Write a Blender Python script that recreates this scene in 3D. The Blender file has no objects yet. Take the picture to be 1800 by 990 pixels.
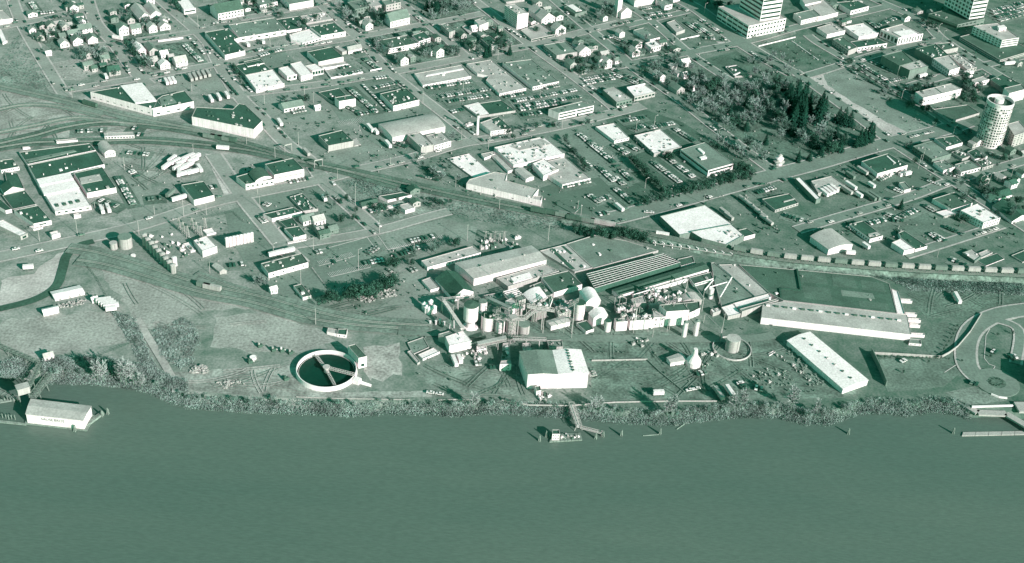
import bpy, math, random
from math import sin, cos, pi, radians, hypot, sqrt
from mathutils import Vector, Matrix, noise as mnoise
random.seed(7)
SC = bpy.context.scene
COL = SC.collection

# ------------------------------------------------------------------ camera
F_PX, PITCH, ROLL, CAM_H = 2350.0, radians(34.4), radians(4.5), 541.0
FW = Vector((0, cos(PITCH), -sin(PITCH)))
R0 = Vector((1, 0, 0)); U0 = R0.cross(FW)
RT = R0*cos(ROLL) + U0*sin(ROLL)
UP = -R0*sin(ROLL) + U0*cos(ROLL)
CP = Vector((0, 0, CAM_H))
cam = bpy.data.cameras.new('camera'); camo = bpy.data.objects.new('camera', cam)
COL.objects.link(camo); SC.camera = camo
camo.matrix_world = Matrix(((RT.x, UP.x, -FW.x, 0), (RT.y, UP.y, -FW.y, 0), (RT.z, UP.z, -FW.z, CAM_H), (0, 0, 0, 1)))
cam.sensor_fit = 'HORIZONTAL'; cam.sensor_width = 36.0; cam.lens = 36.0*F_PX/1800.0
cam.clip_start = 1.0; cam.clip_end = 30000.0

# ------------------------------------------------------------------ sky, sun, exposure
SUN_AZ, SUN_EL = radians(317.0), radians(24.5)      # direction towards the sun (ccw from +X)
wd = bpy.data.worlds.new('World'); SC.world = wd; wd.use_nodes = True
nt = wd.node_tree; nt.nodes.clear()
sky = nt.nodes.new('ShaderNodeTexSky'); sky.sky_type = 'NISHITA'; sky.sun_disc = False
sky.sun_elevation = SUN_EL; sky.sun_rotation = pi/2 - SUN_AZ
tone = nt.nodes.new('ShaderNodeMix'); tone.data_type = 'RGBA'; tone.blend_type = 'MULTIPLY'
tone.inputs[0].default_value = 1.0; tone.inputs[7].default_value = (0.16, 0.90, 0.44, 1)   # green-toned print
bg = nt.nodes.new('ShaderNodeBackground'); bg.inputs[1].default_value = 0.15
wo = nt.nodes.new('ShaderNodeOutputWorld')
nt.links.new(sky.outputs[0], tone.inputs[6]); nt.links.new(tone.outputs[2], bg.inputs[0]); nt.links.new(bg.outputs[0], wo.inputs[0])
sd = bpy.data.lights.new('sun', 'SUN'); sd.energy = 5.0; sd.angle = radians(0.5); sd.color = (1.0, 0.96, 0.94)
so = bpy.data.objects.new('sun', sd); COL.objects.link(so)
so.rotation_euler = Vector((-cos(SUN_AZ)*cos(SUN_EL), -sin(SUN_AZ)*cos(SUN_EL), -sin(SUN_EL))).to_track_quat('-Z', 'Y').to_euler()
so.location = (300, -300, 900)
SC.view_settings.view_transform = 'Standard'; SC.view_settings.look = 'None'
SC.view_settings.exposure = 0.56; SC.view_settings.gamma = 1.0; SC.view_settings.use_curve_mapping = False

# ------------------------------------------------------------------ photo survey: picture points back to the ground they stand on
def G(x, y, z=0.0):
    d = RT*((x-900)/F_PX) - UP*((y-495)/F_PX) + FW
    t = (z-CAM_H)/d.z
    return CP + d*t
def PX(p):
    q = Vector(p)-CP; Z = q.dot(FW)
    return 900+F_PX*q.dot(RT)/Z, 495-F_PX*q.dot(UP)/Z
def PPM(p):                      # photo pixels per metre at a point
    return F_PX/(Vector(p)-CP).dot(FW)
def HG(x, y, wh, zb=0.0):        # height of something whose top shows at (x,y) with a side wh pixels tall
    lo, hi = 0.0, 250.0
    for _ in range(40):
        m = (lo+hi)/2; p = G(x, y, zb+m); b = PX((p.x, p.y, zb))
        if hypot(b[0]-x, b[1]-y) < wh: lo = m
        else: hi = m
    return lo
TILES = dict(a0=(0, 0), a1=(360, 0), a2=(720, 0), a3=(1080, 0), a4=(1440, 0), b0=(0, 200), b1=(360, 200), b2=(720, 200), b3=(1080, 200),
             b4=(1440, 200), c0=(0, 400), c1=(360, 400), c2=(720, 400), c3=(1080, 400), c4=(1440, 400), d0=(0, 600), d1=(360, 590),
             d2=(720, 580), d3=(1080, 580), d4=(1440, 580), e=(1200, 100))
TX, TY, TS = 0.0, 0.0, 1.0
def tile(k):
    global TX, TY, TS
    if k == 'g': TX, TY, TS = 0.0, 0.0, 1.0
    else: TX, TY = TILES[k]; TS = 4.95
def q(x, y): return TX+x/TS, TY+y/TS
def gp(x, y, z=0.0): return G(*q(x, y), z)
BD = Vector((cos(radians(34)), sin(radians(34)), 0)); AD = Vector((cos(radians(124)), sin(radians(124)), 0))  # street grid

# ------------------------------------------------------------------ materials
def tint(v):
    # the photograph is a green-toned print: dark surfaces are green, light ones neutral
    T = ((0, 0, .03, .02), (.035, .040, .092, .070), (.085, .068, .112, .090), (.2, .172, .200, .182), (.42, .415, .355, .36), (.8, .865, .69, .735), (1, 1, .8, .85))
    for i in range(len(T)-1):
        if v <= T[i+1][0]:
            t = (v-T[i][0])/(T[i+1][0]-T[i][0]); return tuple(T[i][k]+(T[i+1][k]-T[i][k])*t for k in (1, 2, 3))+(1,)
    return (.9, .75, .8, 1)
MATS = {}
def mat(name, v, var=.12, sc=.12, fine=.9, fvar=.18, rough=.85, spec=.2, bump=0.0, veg=1.0, cells=0.0, streak=0.0):
    if name in MATS: return MATS[name]
    m = bpy.data.materials.new(name); m.use_nodes = True; n = m.node_tree; b = n.nodes['Principled BSDF']
    b.inputs['Roughness'].default_value = rough; b.inputs['Specular IOR Level'].default_value = spec
    ge = n.nodes.new('ShaderNodeNewGeometry')
    def nz(scale, det, lo, hi):
        t = n.nodes.new('ShaderNodeTexNoise'); t.inputs['Scale'].default_value = scale; t.inputs['Detail'].default_value = det
        n.links.new(ge.outputs['Position'], t.inputs['Vector'])
        r = n.nodes.new('ShaderNodeMapRange'); r.inputs[1].default_value = .3; r.inputs[2].default_value = .7
        r.inputs[3].default_value = lo; r.inputs[4].default_value = hi; r.clamp = False
        n.links.new(t.outputs[0], r.inputs[0]); return t, r
    t1, r1 = nz(sc, 4, 1-var, 1+var); t2, r2 = nz(fine, 3, 1-fvar, 1+fvar)
    mu = n.nodes.new('ShaderNodeMath'); mu.operation = 'MULTIPLY'
    n.links.new(r1.outputs[0], mu.inputs[0]); n.links.new(r2.outputs[0], mu.inputs[1])
    def chain(sock):
        k = n.nodes.new('ShaderNodeMath'); k.operation = 'MULTIPLY'; n.links.new(mu_[0], k.inputs[0]); n.links.new(sock, k.inputs[1]); mu_[0] = k.outputs[0]
    mu_ = [mu.outputs[0]]
    if cells:            # re-laid rectangles of roofing felt
        mp = n.nodes.new('ShaderNodeMapping'); mp.inputs['Rotation'].default_value = (0, 0, radians(-34)); mp.inputs['Scale'].default_value = (.07, .11, .01); n.links.new(ge.outputs['Position'], mp.inputs['Vector'])
        vo = n.nodes.new('ShaderNodeTexVoronoi'); vo.distance = 'CHEBYCHEV'; vo.inputs['Scale'].default_value = 1.0; vo.inputs['Randomness'].default_value = .75; n.links.new(mp.outputs[0], vo.inputs['Vector'])
        sp = n.nodes.new('ShaderNodeSeparateColor'); n.links.new(vo.outputs['Color'], sp.inputs[0])
        r3 = n.nodes.new('ShaderNodeMapRange'); r3.inputs[3].default_value = 1-cells; r3.inputs[4].default_value = 1+cells; n.links.new(sp.outputs[0], r3.inputs[0]); chain(r3.outputs[0])
    if streak:           # rain streaks down the walls
        mp = n.nodes.new('ShaderNodeMapping'); mp.inputs['Scale'].default_value = (1.1, 1.1, .06); n.links.new(ge.outputs['Position'], mp.inputs['Vector'])
        t4 = n.nodes.new('ShaderNodeTexNoise'); t4.inputs['Scale'].default_value = .8; t4.inputs['Detail'].default_value = 4; n.links.new(mp.outputs[0], t4.inputs['Vector'])
        r4 = n.nodes.new('ShaderNodeMapRange'); r4.inputs[1].default_value = .35; r4.inputs[2].default_value = .6; r4.inputs[3].default_value = 1-streak; r4.inputs[4].default_value = 1.03; n.links.new(t4.outputs[0], r4.inputs[0]); chain(r4.outputs[0])
    mx = n.nodes.new('ShaderNodeVectorMath'); mx.operation = 'SCALE'
    tv = tint(v); mx.inputs[0].default_value = (tv[0]*veg, tv[1], tv[2]); n.links.new(mu_[0], mx.inputs['Scale'])
    n.links.new(mx.outputs[0], b.inputs['Base Color'])
    if bump:
        bp = n.nodes.new('ShaderNodeBump'); bp.inputs['Strength'].default_value = bump; bp.inputs['Distance'].default_value = .3
        n.links.new(t2.outputs[0], bp.inputs['Height']); n.links.new(bp.outputs[0], b.inputs['Normal'])
    MATS[name] = m; return m
TONE = dict(K=.035, D=.085, E=.11, M=.20, L=.42, W=.78)
def mr(c): return mat('roof_'+c, TONE[c], {'W': .08, 'L': .15}.get(c, .13), .09, .8, .22 if c in 'KDE' else .18, .8, cells={'W': .03, 'L': .07}.get(c, .11))
def mw(c): return mat('wall_'+c, TONE[c], .07, .2, 1.2, .08, .75, streak=.18)
def mg(name, v, var=.25, fv=.28, sc=.05): return mat('ground_'+name, v, var, sc, .55, fv, .95, .05)
M_GLASS = mat('glass', .012, .2, .3, 2, .2, .25, .5)
M_STEEL = mat('steel', .38, .1, .5, 2, .15, .6, .4)
M_DSTEEL = mat('dark_steel', .07, .1, .5, 2, .15, .6, .4)
M_CONC = mat('concrete', .48, .12, .3, 1.5, .15)
M_WHITE = mat('white_paint', .80, .05, .3, 2, .05, .6, .3)
M_WOOD = mat('weathered_wood', .22, .25, .4, 2, .3)
M_TYRE = mat('rubber', .02, .1, 1, 3, .1)

# ------------------------------------------------------------------ object helpers
def tag(o, label=None, cat=None, group=None, kind=None):
    if label: o['label'] = label
    if cat: o['category'] = cat
    if group: o['group'] = group
    if kind: o['kind'] = kind
    return o
def mesh(name, vs, fs, mats, idx=None, smooth=False):
    me = bpy.data.meshes.new(name); me.from_pydata([tuple(v) for v in vs], [], fs)
    for m in (mats if isinstance(mats, (list, tuple)) else [mats]): me.materials.append(m)
    if idx: me.polygons.foreach_set('material_index', idx)
    if smooth: me.polygons.foreach_set('use_smooth', [True]*len(fs))
    me.update(); return me
def add(name, me, parent=None, loc=None):
    o = bpy.data.objects.new(name, me); COL.objects.link(o)
    if parent is not None: o.parent = parent
    if loc is not None: o.location = loc
    return o
def empty(name, loc, label, cat, group=None):
    o = add(name, None, None, loc); o.empty_display_size = 1.0
    return tag(o, label, cat, group)
class MB:
    def __init__(s): s.v = []; s.f = []; s.i = []
    def quad(s, a, b, c, d, mi=0):
        n = len(s.v); s.v += [a, b, c, d]; s.f.append((n, n+1, n+2, n+3)); s.i.append(mi)
    def poly(s, pts, mi=0):
        n = len(s.v); s.v += list(pts); s.f.append(tuple(range(n, n+len(pts)))); s.i.append(mi)
    def box(s, c, ux, uy, uz, mi=0):    # centre + half vectors
        c, ux, uy, uz = Vector(c), Vector(ux), Vector(uy), Vector(uz); n = len(s.v)
        for k in (-1, 1):
            for (i, j) in ((-1, -1), (1, -1), (1, 1), (-1, 1)): s.v.append(c+ux*i+uy*j+uz*k)
        for f in ((3, 2, 1, 0), (4, 5, 6, 7), (0, 1, 5, 4), (1, 2, 6, 5), (2, 3, 7, 6), (3, 0, 4, 7)):
            s.f.append(tuple(n+k for k in f)); s.i.append(mi)
    def bar(s, a, b, w, h=None, mi=0):
        a, b = Vector(a), Vector(b); d = b-a; h = h or w
        side = d.cross(Vector((0, 0, 1)))
        if side.length < 1e-4: side = Vector((1, 0, 0))
        side.normalize(); up = side.cross(d).normalized()
        s.box((a+b)/2, d/2, side*w/2, up*h/2, mi)
    def cyl(s, c, r, z0, z1, n=20, mi=0, r1=None, cap=True, capmi=None):
        r1 = r if r1 is None else r1; k = len(s.v)
        for j in range(n):
            a = 2*pi*j/n; s.v.append(Vector((c[0]+r*cos(a), c[1]+r*sin(a), z0)))
        for j in range(n):
            a = 2*pi*j/n; s.v.append(Vector((c[0]+r1*cos(a), c[1]+r1*sin(a), z1)))
        for j in range(n): s.f.append((k+j, k+(j+1) % n, k+n+(j+1) % n, k+n+j)); s.i.append(mi)
        if cap: s.f.append(tuple(k+n+j for j in range(n))); s.i.append(mi if capmi is None else capmi)
    def tube(s, a, b, r, n=8, mi=0, r1=None):
        a, b = Vector(a), Vector(b); d = (b-a).normalized(); r1 = r if r1 is None else r1
        sx = d.cross(Vector((0, 0, 1)))
        if sx.length < 1e-3: sx = Vector((1, 0, 0))
        sx.normalize(); sy = d.cross(sx); k = len(s.v)
        for P, rr in ((a, r), (b, r1)):
            for j in range(n): s.v.append(P+sx*cos(2*pi*j/n)*rr+sy*sin(2*pi*j/n)*rr)
        for j in range(n): s.f.append((k+j, k+(j+1) % n, k+n+(j+1) % n, k+n+j)); s.i.append(mi)
        s.f.append(tuple(k+j for j in reversed(range(n)))); s.i.append(mi)
        s.f.append(tuple(k+n+j for j in range(n))); s.i.append(mi)
    def me(s, name, mats, org=None, smooth=False):
        v = s.v if org is None else [Vector(p)-Vector(org) for p in s.v]
        return mesh(name, v, s.f, mats, s.i, smooth)
    def build(s, name, mats, parent=None, org=None, smooth=False):
        return add(name, s.me(name, mats, org, smooth), parent, None)
def unit_box(name, m):
    b = MB(); b.box((0, 0, .5), (.5, 0, 0), (0, .5, 0), (0, 0, .5)); return b.me(name, m)
def unit_cyl(name, m, n=10):
    b = MB(); b.cyl((0, 0), .5, 0, 1, n); return b.me(name, m)
ME_WIN = None
def window_mesh():
    # unit pane 1 x 1 in x,z ; frame ring and a sill proud of the wall, pane set back in it
    b = MB()
    b.box((0, .02, .5), (.5, 0, 0), (0, .02, 0), (0, 0, .5), 0)
    b.box((0, .06, -.03), (.52, 0, 0), (0, .06, 0), (0, 0, .03), 1)
    b.box((0, .05, 1.02), (.52, 0, 0), (0, .05, 0), (0, 0, .02), 1)
    return b.me('window', [M_GLASS, mw('L')])
ME_WIN = window_mesh()
M_BLIND = mat('window_blind', .13, .2, .3, 2, .2, .4, .4)
ME_WIN2 = ME_WIN.copy(); ME_WIN2.materials[0] = M_BLIND
ME_BAND = (lambda b: (b.box((0, .03, .5), (.5, 0, 0), (0, .03, 0), (0, 0, .5)), b.me('window_band', M_GLASS))[1])(MB())
ME_DOOR = (lambda b: (b.box((0, .04, .5), (.5, 0, 0), (0, .04, 0), (0, 0, .5)), b.me('door', mw('D')))[1])(MB())
ME_VENT = {c: unit_box('vent_'+c, mw(c)) for c in 'WLD'}
ME_VENTC = {c: unit_cyl('vent_pipe_'+c, mw(c)) for c in 'WLD'}

def in_poly(x, y, P):
    r = False; j = len(P)-1
    for i in range(len(P)):
        if (P[i][1] > y) != (P[j][1] > y) and x < (P[j][0]-P[i][0])*(y-P[i][1])/(P[j][1]-P[i][1])+P[i][0]: r = not r
        j = i
    return r
def inset(P, t):
    n = len(P); out = []
    for i in range(n):
        a, b, c = P[i-1], P[i], P[(i+1) % n]
        d1 = (b-a); d1.z = 0; d1.normalize(); d2 = (c-b); d2.z = 0; d2.normalize()
        n1 = Vector((-d1.y, d1.x, 0)); n2 = Vector((-d2.y, d2.x, 0)); m = n1+n2
        k = max(.35, 1+n1.dot(n2)); out.append(b+m*(t/k))
    return out
def wins(ob, org, a, b, zlo, zhi, rows, cols, wf=.5, hf=.5, band=False):
    d = b-a; d.z = 0; L = d.length; d.normalize(); nrm = Vector((d.y, -d.x, 0)); st = (zhi-zlo)/rows
    for r in range(rows):
        for c in range(cols):
            w = L/cols*wf; x = (c+.5)*L/cols; z = zlo+(r+(1-hf)*.55)*st
            p = a+d*x
            o = add('window', ME_BAND if band else (ME_WIN2 if random.random() < .25 else ME_WIN), ob)
            o.matrix_local = Matrix(((d.x*w, nrm.x, 0, p.x-org.x), (d.y*w, nrm.y, 0, p.y-org.y), (0, 0, st*hf, z-org.z), (0, 0, 0, 1)))
FOOT = []
def vents(roof, P, z, n, org, tones='WLLD', smax=2.4):
    xs = [p.x for p in P]; ys = [p.y for p in P]; Q = [(p.x, p.y) for p in inset(P, 1.5)]
    k = 0; tries = 0
    while k < n and tries < 400:
        tries += 1
        x, y = random.uniform(min(xs), max(xs)), random.uniform(min(ys), max(ys))
        if not in_poly(x, y, Q): continue
        k += 1; t = random.choice(tones)
        if random.random() < .35:
            o = add('vent_pipe', ME_VENTC[t], roof, (x-org.x, y-org.y, z-org.z)); s = random.uniform(.5, 1.0); o.scale = (s, s, random.uniform(.6, 1.4))
        else:
            o = add('roof_vent', ME_VENT[t], roof, (x-org.x, y-org.y, z-org.z)); s = random.uniform(.9, smax)
            o.scale = (s, s*random.uniform(.6, 1.3), random.uniform(.5, 1.3)); o.rotation_euler = (0, 0, radians(34))
def bld(name, label, pts, wh, roof='K', wall='W', rt='flat', win=(), nv=0, zb=0.0, base=False, hm=None, par=.5, rise=.22, cat='building', group=None, roof2=None, patches=(), vrow=None):
    P2 = [q(*p) for p in pts]
    if base: h = hm; R = [G(x, y, zb) for x, y in P2]
    else:
        h = hm if hm else HG(P2[0][0], P2[0][1], wh/TS, zb); R = [G(x, y, zb+h) for x, y in P2]
    for p in R: p.z = zb
    if len(R) == 3: R = [R[0], R[1], R[1]+R[2]-R[0], R[2]]
    ar = sum(R[i-1].x*R[i].y-R[i].x*R[i-1].y for i in range(len(R)))
    if ar < 0: R = [R[0]]+R[:0:-1]
    cen = sum(R, Vector())/len(R); cen.z = zb; up = Vector((0, 0, h)); n = len(R)
    ob = empty(name, cen, label, cat, group); FOOT.append((cen.x, cen.y, max((p-cen).length for p in R)))
    m = MB(); rm = MB()
    if rt == 'flat':
        for i in range(n): m.quad(R[i], R[(i+1) % n], R[(i+1) % n]+up, R[i]+up)
        I = inset(R, .28); dn = Vector((0, 0, h-par))
        for i in range(n):
            j = (i+1) % n
            m.quad(R[i]+up, R[j]+up, I[j]+up, I[i]+up, 1); m.quad(I[i]+up, I[j]+up, I[j]+dn, I[i]+dn, 1)
        rm.poly([p+dn for p in I])
        ro_mats = mr(roof)
    else:
        if rt in ('gs', 'bs'): E = [R[0], R[1], R[2], R[3]]        # ridge runs from edge 0 to edge 2
        else: E = [R[1], R[2], R[3], R[0]]
        w = (E[1]-E[0]).length; seg = 2 if rt[0] == 'g' else 12; ov = .35
        prof = [(k/seg, (1-abs(2*k/seg-1))*rise*w if rt[0] == 'g' else sin(pi*k/seg)**.8*rise*w) for k in range(seg+1)]
        f0 = [E[0].lerp(E[1], s)+up+Vector((0, 0, z)) for s, z in prof]
        f1 = [E[3].lerp(E[2], s)+up+Vector((0, 0, z)) for s, z in prof]
        m.poly([E[0], E[1]]+f0[::-1]); m.poly([E[2], E[3]]+f1)
        m.quad(E[1], E[2], E[2]+up, E[1]+up); m.quad(E[3], E[0], E[0]+up, E[3]+up)
        dl = (E[3]-E[0]).normalized()*ov; dw = (E[1]-E[0]).normalized()*ov; tk = Vector((0, 0, .22)); lf = Vector((0, 0, .03))
        a = [p-dl+lf for p in f0]; b = [p+dl+lf for p in f1]
        slope = (prof[1][1]-prof[0][1])/(w/seg); dz = Vector((0, 0, -ov*slope))
        a[0] = a[0]-dw+dz; b[0] = b[0]-dw+dz; a[-1] = a[-1]+dw+dz; b[-1] = b[-1]+dw+dz
        for k in range(seg):
            rm.quad(a[k]+tk, a[k+1]+tk, b[k+1]+tk, b[k]+tk, 1 if (roof2 and k >= seg/2) else 0); rm.quad(a[k+1], a[k], b[k], b[k+1])
            rm.quad(a[k], a[k+1], a[k+1]+tk, a[k]+tk); rm.quad(b[k+1], b[k], b[k]+tk, b[k+1]+tk)
        rm.quad(b[0], a[0], a[0]+tk, b[0]+tk); rm.quad(a[-1], b[-1], b[-1]+tk, a[-1]+tk)
        ro_mats = [mr(roof), mr(roof2)] if roof2 else mr(roof)
    m.build('wall', [mw(wall), mw('L' if wall in 'WL' else 'M')], ob, cen)
    ro = rm.build('roof', ro_mats, ob, cen)
    if rt == 'flat' and nv: vents(ro, R, zb+h-par, nv, cen)
    elif nv:
        for k in range(nv):
            s = (k+.7)/(nv+.4); c0 = f0[seg//2].lerp(f1[seg//2], s)
            o = add('ridge_vent', ME_VENT[random.choice('LD')], ro, c0-cen+Vector((0, 0, .0))); o.scale = (1.5, 1.2, .9); o.rotation_euler = (0, 0, radians(34))
    for wsp in win:
        e, rows, cols = wsp[:3]; wf = wsp[3] if len(wsp) > 3 else .5; hf = wsp[4] if len(wsp) > 4 else .45
        band = cols == 1 or wf > .85
        z0, z1 = zb+.3, zb+h-par*.6
        if len(wsp) > 5: z0, z1 = zb+h*wsp[5], zb+h*wsp[6]
        a, b = R[e % n], R[(e+1) % n]
        wins(ob, cen, a, b, z0, z1, rows, cols, wf, hf, band)
    if vrow:                             # a straight row of vents between two picture points on the roof
        va, vb, vn = vrow
        for k in range(vn):
            t = k/(vn-1); x, y = va[0]+(vb[0]-va[0])*t, va[1]+(vb[1]-va[1])*t; p = G(*q(x, y), zb+h-par)
            o = add('roof_vent', ME_VENT['D' if k % 3 else 'W'], ro, p-cen); o.scale = (2.6, 1.0, 1.1); o.rotation_euler = (0, 0, math.atan2((R[1]-R[0]).y, (R[1]-R[0]).x))
    for pt in patches:                   # (tone, pixel polygon, height above the roof) raised slabs lying on a flat roof
        t, pp, dz = pt; Q = [G(*q(*p), zb+h-par) for p in pp]
        ar = sum(Q[i-1].x*Q[i].y-Q[i].x*Q[i-1].y for i in range(len(Q)))
        if ar < 0: Q = Q[::-1]
        b = MB(); z = Vector((0, 0, dz)); lo = Vector((0, 0, .004))
        b.poly([p+z for p in Q])
        for i in range(len(Q)): j = (i+1) % len(Q); b.quad(Q[i]+lo, Q[j]+lo, Q[j]+z, Q[i]+z)
        b.build('roof_section', mr(t), ro, cen)
    return ob, R, h
def house(label, x, y, f, d, h=5.0, roof='M', wall='W', rt=None, group=None, ang=0, rise=.36):
    c = gp(x, y, h); c.z = 0; Bv = BD.copy(); Av = AD.copy()
    if ang: rm = Matrix.Rotation(radians(ang), 3, 'Z'); Bv = rm@Bv; Av = rm@Av
    P = [c, c+Bv*f, c+Av*d]
    pp = [PX((p.x, p.y, h)) for p in P]
    rt = rt or random.choice(['gs', 'gf', 'gs'])
    ob, R, hh = bld('house', label, [((a-TX)*TS, (b-TY)*TS) for a, b in pp], 0, roof, wall, rt, hm=h, rise=rise, cat='house', group=group)
    wins(ob, ob.location, R[0], R[1], .6, h, 2 if h > 4.4 else 1, max(2, int(f/3)), .32, .5)
    o = add('chimney', ME_VENT['D'], ob, (0.6, 0.8, h+.6)); o.scale = (.7, .7, h*.25+1.2)
    return ob
def tank(label, x, y, rx, wh, tone='W', name='storage_tank', zb=0.0, dome=0.0, rings=0, group=None, rooftone=None, hm=None, rail=False):
    X, Y = q(x, y); h = hm or HG(X, Y, wh/TS, zb); c = G(X, Y, zb+h); r = rx/TS/PPM(c)
    ob = empty(name, (c.x, c.y, zb), label, 'tank', group)
    b = MB(); b.cyl((0, 0), r, 0, h, 28, 0, cap=False); b.build('shell', mw(tone), ob, smooth=True)
    b = MB(); b.cyl((0, 0), r+.12, h, h+.12, 28, cap=True)
    if dome: b.cyl((0, 0), r, h+.12, h+.12+dome, 28, r1=.15)
    b.build('top', mr(rooftone or tone), ob)
    for k in range(rings):
        b = MB(); z = h*(k+1)/(rings+1); b.cyl((0, 0), r+.1, z, z+.25, 28, cap=True); b.build('hoop', mw('L'), ob)
    b = MB(); d = Vector((.6, -.8, 0)); p = d*(r+.15)
    for s in (-.25, .25): b.bar(p+Vector((.8, .6, 0))*s, p+Vector((.8, .6, 0))*s+Vector((0, 0, h)), .1)
    for k in range(int(h/1.2)): b.bar(p+Vector((.8, .6, 0))*-.25+Vector((0, 0, k*1.2+.5)), p+Vector((.8, .6, 0))*.25+Vector((0, 0, k*1.2+.5)), .08)
    b.build('ladder', M_STEEL, ob)
    return ob, r, h
ZI = [0.02]
def nextz(): ZI[0] += .0018; return ZI[0]
def smoothline(P, n=6):
    out = []
    for i in range(len(P)-1):
        p0, p1, p2, p3 = P[max(i-1, 0)], P[i], P[i+1], P[min(i+2, len(P)-1)]
        for k in range(n):
            t = k/n
            out.append((p1*2+(p2-p0)*t+(p0*2-p1*5+p2*4-p3)*t*t+(p1*3-p0-p2*3+p3)*t**3)*.5)
    out.append(P[-1]); return out
def ribbon_mesh(P, w, z, side=0.0):
    b = MB(); L = []; R = []
    for i, p in enumerate(P):
        d = P[min(i+1, len(P)-1)]-P[max(i-1, 0)]; d.z = 0; d.normalize(); nn = Vector((-d.y, d.x, 0))
        L.append(Vector((p.x, p.y, z))+nn*(side+w/2)); R.append(Vector((p.x, p.y, z))+nn*(side-w/2))
    for i in range(len(P)-1): b.quad(R[i], R[i+1], L[i+1], L[i])
    return b
def ribbon(name, pts, w, m, z=None, sm=True, side=0.0, kind='structure', parent=None):
    P = [gp(*p) for p in pts]
    if sm: P = smoothline(P)
    b = ribbon_mesh(P, w, nextz() if z is None else z, side)
    o = b.build(name, m, parent)
    if kind and parent is None: o['kind'] = kind
    return o
def patch(name, pts, m, rag=1.2, kind='structure'):
    P = [gp(*p) for p in pts]; out = []
    for i in range(len(P)):
        a, b = P[i], P[(i+1) % len(P)]; k = max(1, int((b-a).length/6))
        for j in range(k):
            p = a.lerp(b, j/k)
            if rag: nn = mnoise.noise_vector(p*.13)*rag; p = p+Vector((nn.x, nn.y, 0))
            out.append(p)
    z = nextz(); b = MB()
    for p in out: p.z = z
    b.poly(out); o = b.build(name, m)
    if kind: o['kind'] = kind
    return o

# ================================================================== SETTING
tile('g')
SHORE = [(-60, 662), (0, 664), (40, 668), (75, 672), (110, 668), (160, 669), (210, 674), (262, 684), (300, 702), (330, 710), (365, 713), (430, 718), (520, 721), (620, 726), (700, 722),
         (760, 724), (800, 726), (850, 721), (900, 722), (960, 726), (1020, 731), (1090, 737), (1160, 741), (1190, 740), (1240, 734), (1300, 727), (1370, 729),
         (1420, 741), (1455, 741), (1485, 732), (1515, 722), (1560, 720), (1595, 726), (1640, 718), (1680, 722), (1705, 732), (1730, 733), (1800, 738), (1880, 745)]
WZ = -4.0
sh = [G(x, y, WZ) for x, y in SHORE]
sh = smoothline(sh, 5)
sh = [p+Vector((0, mnoise.noise(p*.11)*1.6, 0)) for p in sh]
sh = [Vector((-5000, sh[0].y+60, WZ))]+sh+[Vector((5000, sh[-1].y+200, WZ))]
b = MB(); n = len(sh)
# ground: one sheet from the top of the bank to the horizon; the bank is its sloping edge
rows = [(-4, -6.2), (0, WZ), (3, -2.2), (6, -.3), (9, 0)]
for dy, z in rows:
    for p in sh: b.v.append(Vector((p.x, p.y+dy+(mnoise.noise(p*.21+Vector((dy, 0, 0)))*1.2 if dy > 0 else 0), z)))
for yy in (2200, 9000):
    for p in sh: b.v.append(Vector((p.x, yy, 0)))
nr = len(rows)+2
for r in range(nr-1):
    for i in range(n-1): b.f.append((r*n+i, r*n+i+1, (r+1)*n+i+1, (r+1)*n+i)); b.i.append(0)
def ground_mat():
    m = bpy.data.materials.new('ground_earth'); m.use_nodes = True; t = m.node_tree; B = t.nodes['Principled BSDF']
    B.inputs['Roughness'].default_value = .95; B.inputs['Specular IOR Level'].default_value = .05
    ge = t.nodes.new('ShaderNodeNewGeometry')
    def nz(sc, det, lo, hi):
        x = t.nodes.new('ShaderNodeTexNoise'); x.inputs['Scale'].default_value = sc; x.inputs['Detail'].default_value = det
        t.links.new(ge.outputs['Position'], x.inputs['Vector'])
        r = t.nodes.new('ShaderNodeMapRange'); r.inputs[1].default_value = .3; r.inputs[2].default_value = .7; r.inputs[3].default_value = lo; r.inputs[4].default_value = hi
        t.links.new(x.outputs[0], r.inputs[0]); return r
    a = nz(.012, 5, .82, 1.18); c = nz(.09, 6, .68, 1.32); d = nz(.6, 3, .74, 1.26)
    sx = t.nodes.new('ShaderNodeSeparateXYZ'); t.links.new(ge.outputs['Position'], sx.inputs[0])
    g = t.nodes.new('ShaderNodeMapRange'); g.inputs[1].default_value = -260; g.inputs[2].default_value = 220; g.inputs[3].default_value = .26; g.inputs[4].default_value = .145
    t.links.new(sx.outputs[0], g.inputs[0])     # dry sandy west to tarred, grassy east, plus exposure falloff painted into the colour
    def mul(p, s):
        k = t.nodes.new('ShaderNodeMath'); k.operation = 'MULTIPLY'; t.links.new(p, k.inputs[0]); t.links.new(s, k.inputs[1]); return k.outputs[0]
    v = mul(mul(mul(g.outputs[0], a.outputs[0]), c.outputs[0]), d.outputs[0])
    vm = t.nodes.new('ShaderNodeVectorMath'); vm.operation = 'MULTIPLY_ADD'; t.links.new(v, vm.inputs[0]); vm.inputs[1].default_value = (1.034, .73, .82); vm.inputs[2].default_value = (-.03, .051, .017)   # same green toning as tint()
    t.links.new(vm.outputs[0], B.inputs['Base Color']); return m
go = b.build('ground', ground_mat()); go['kind'] = 'structure'
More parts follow.
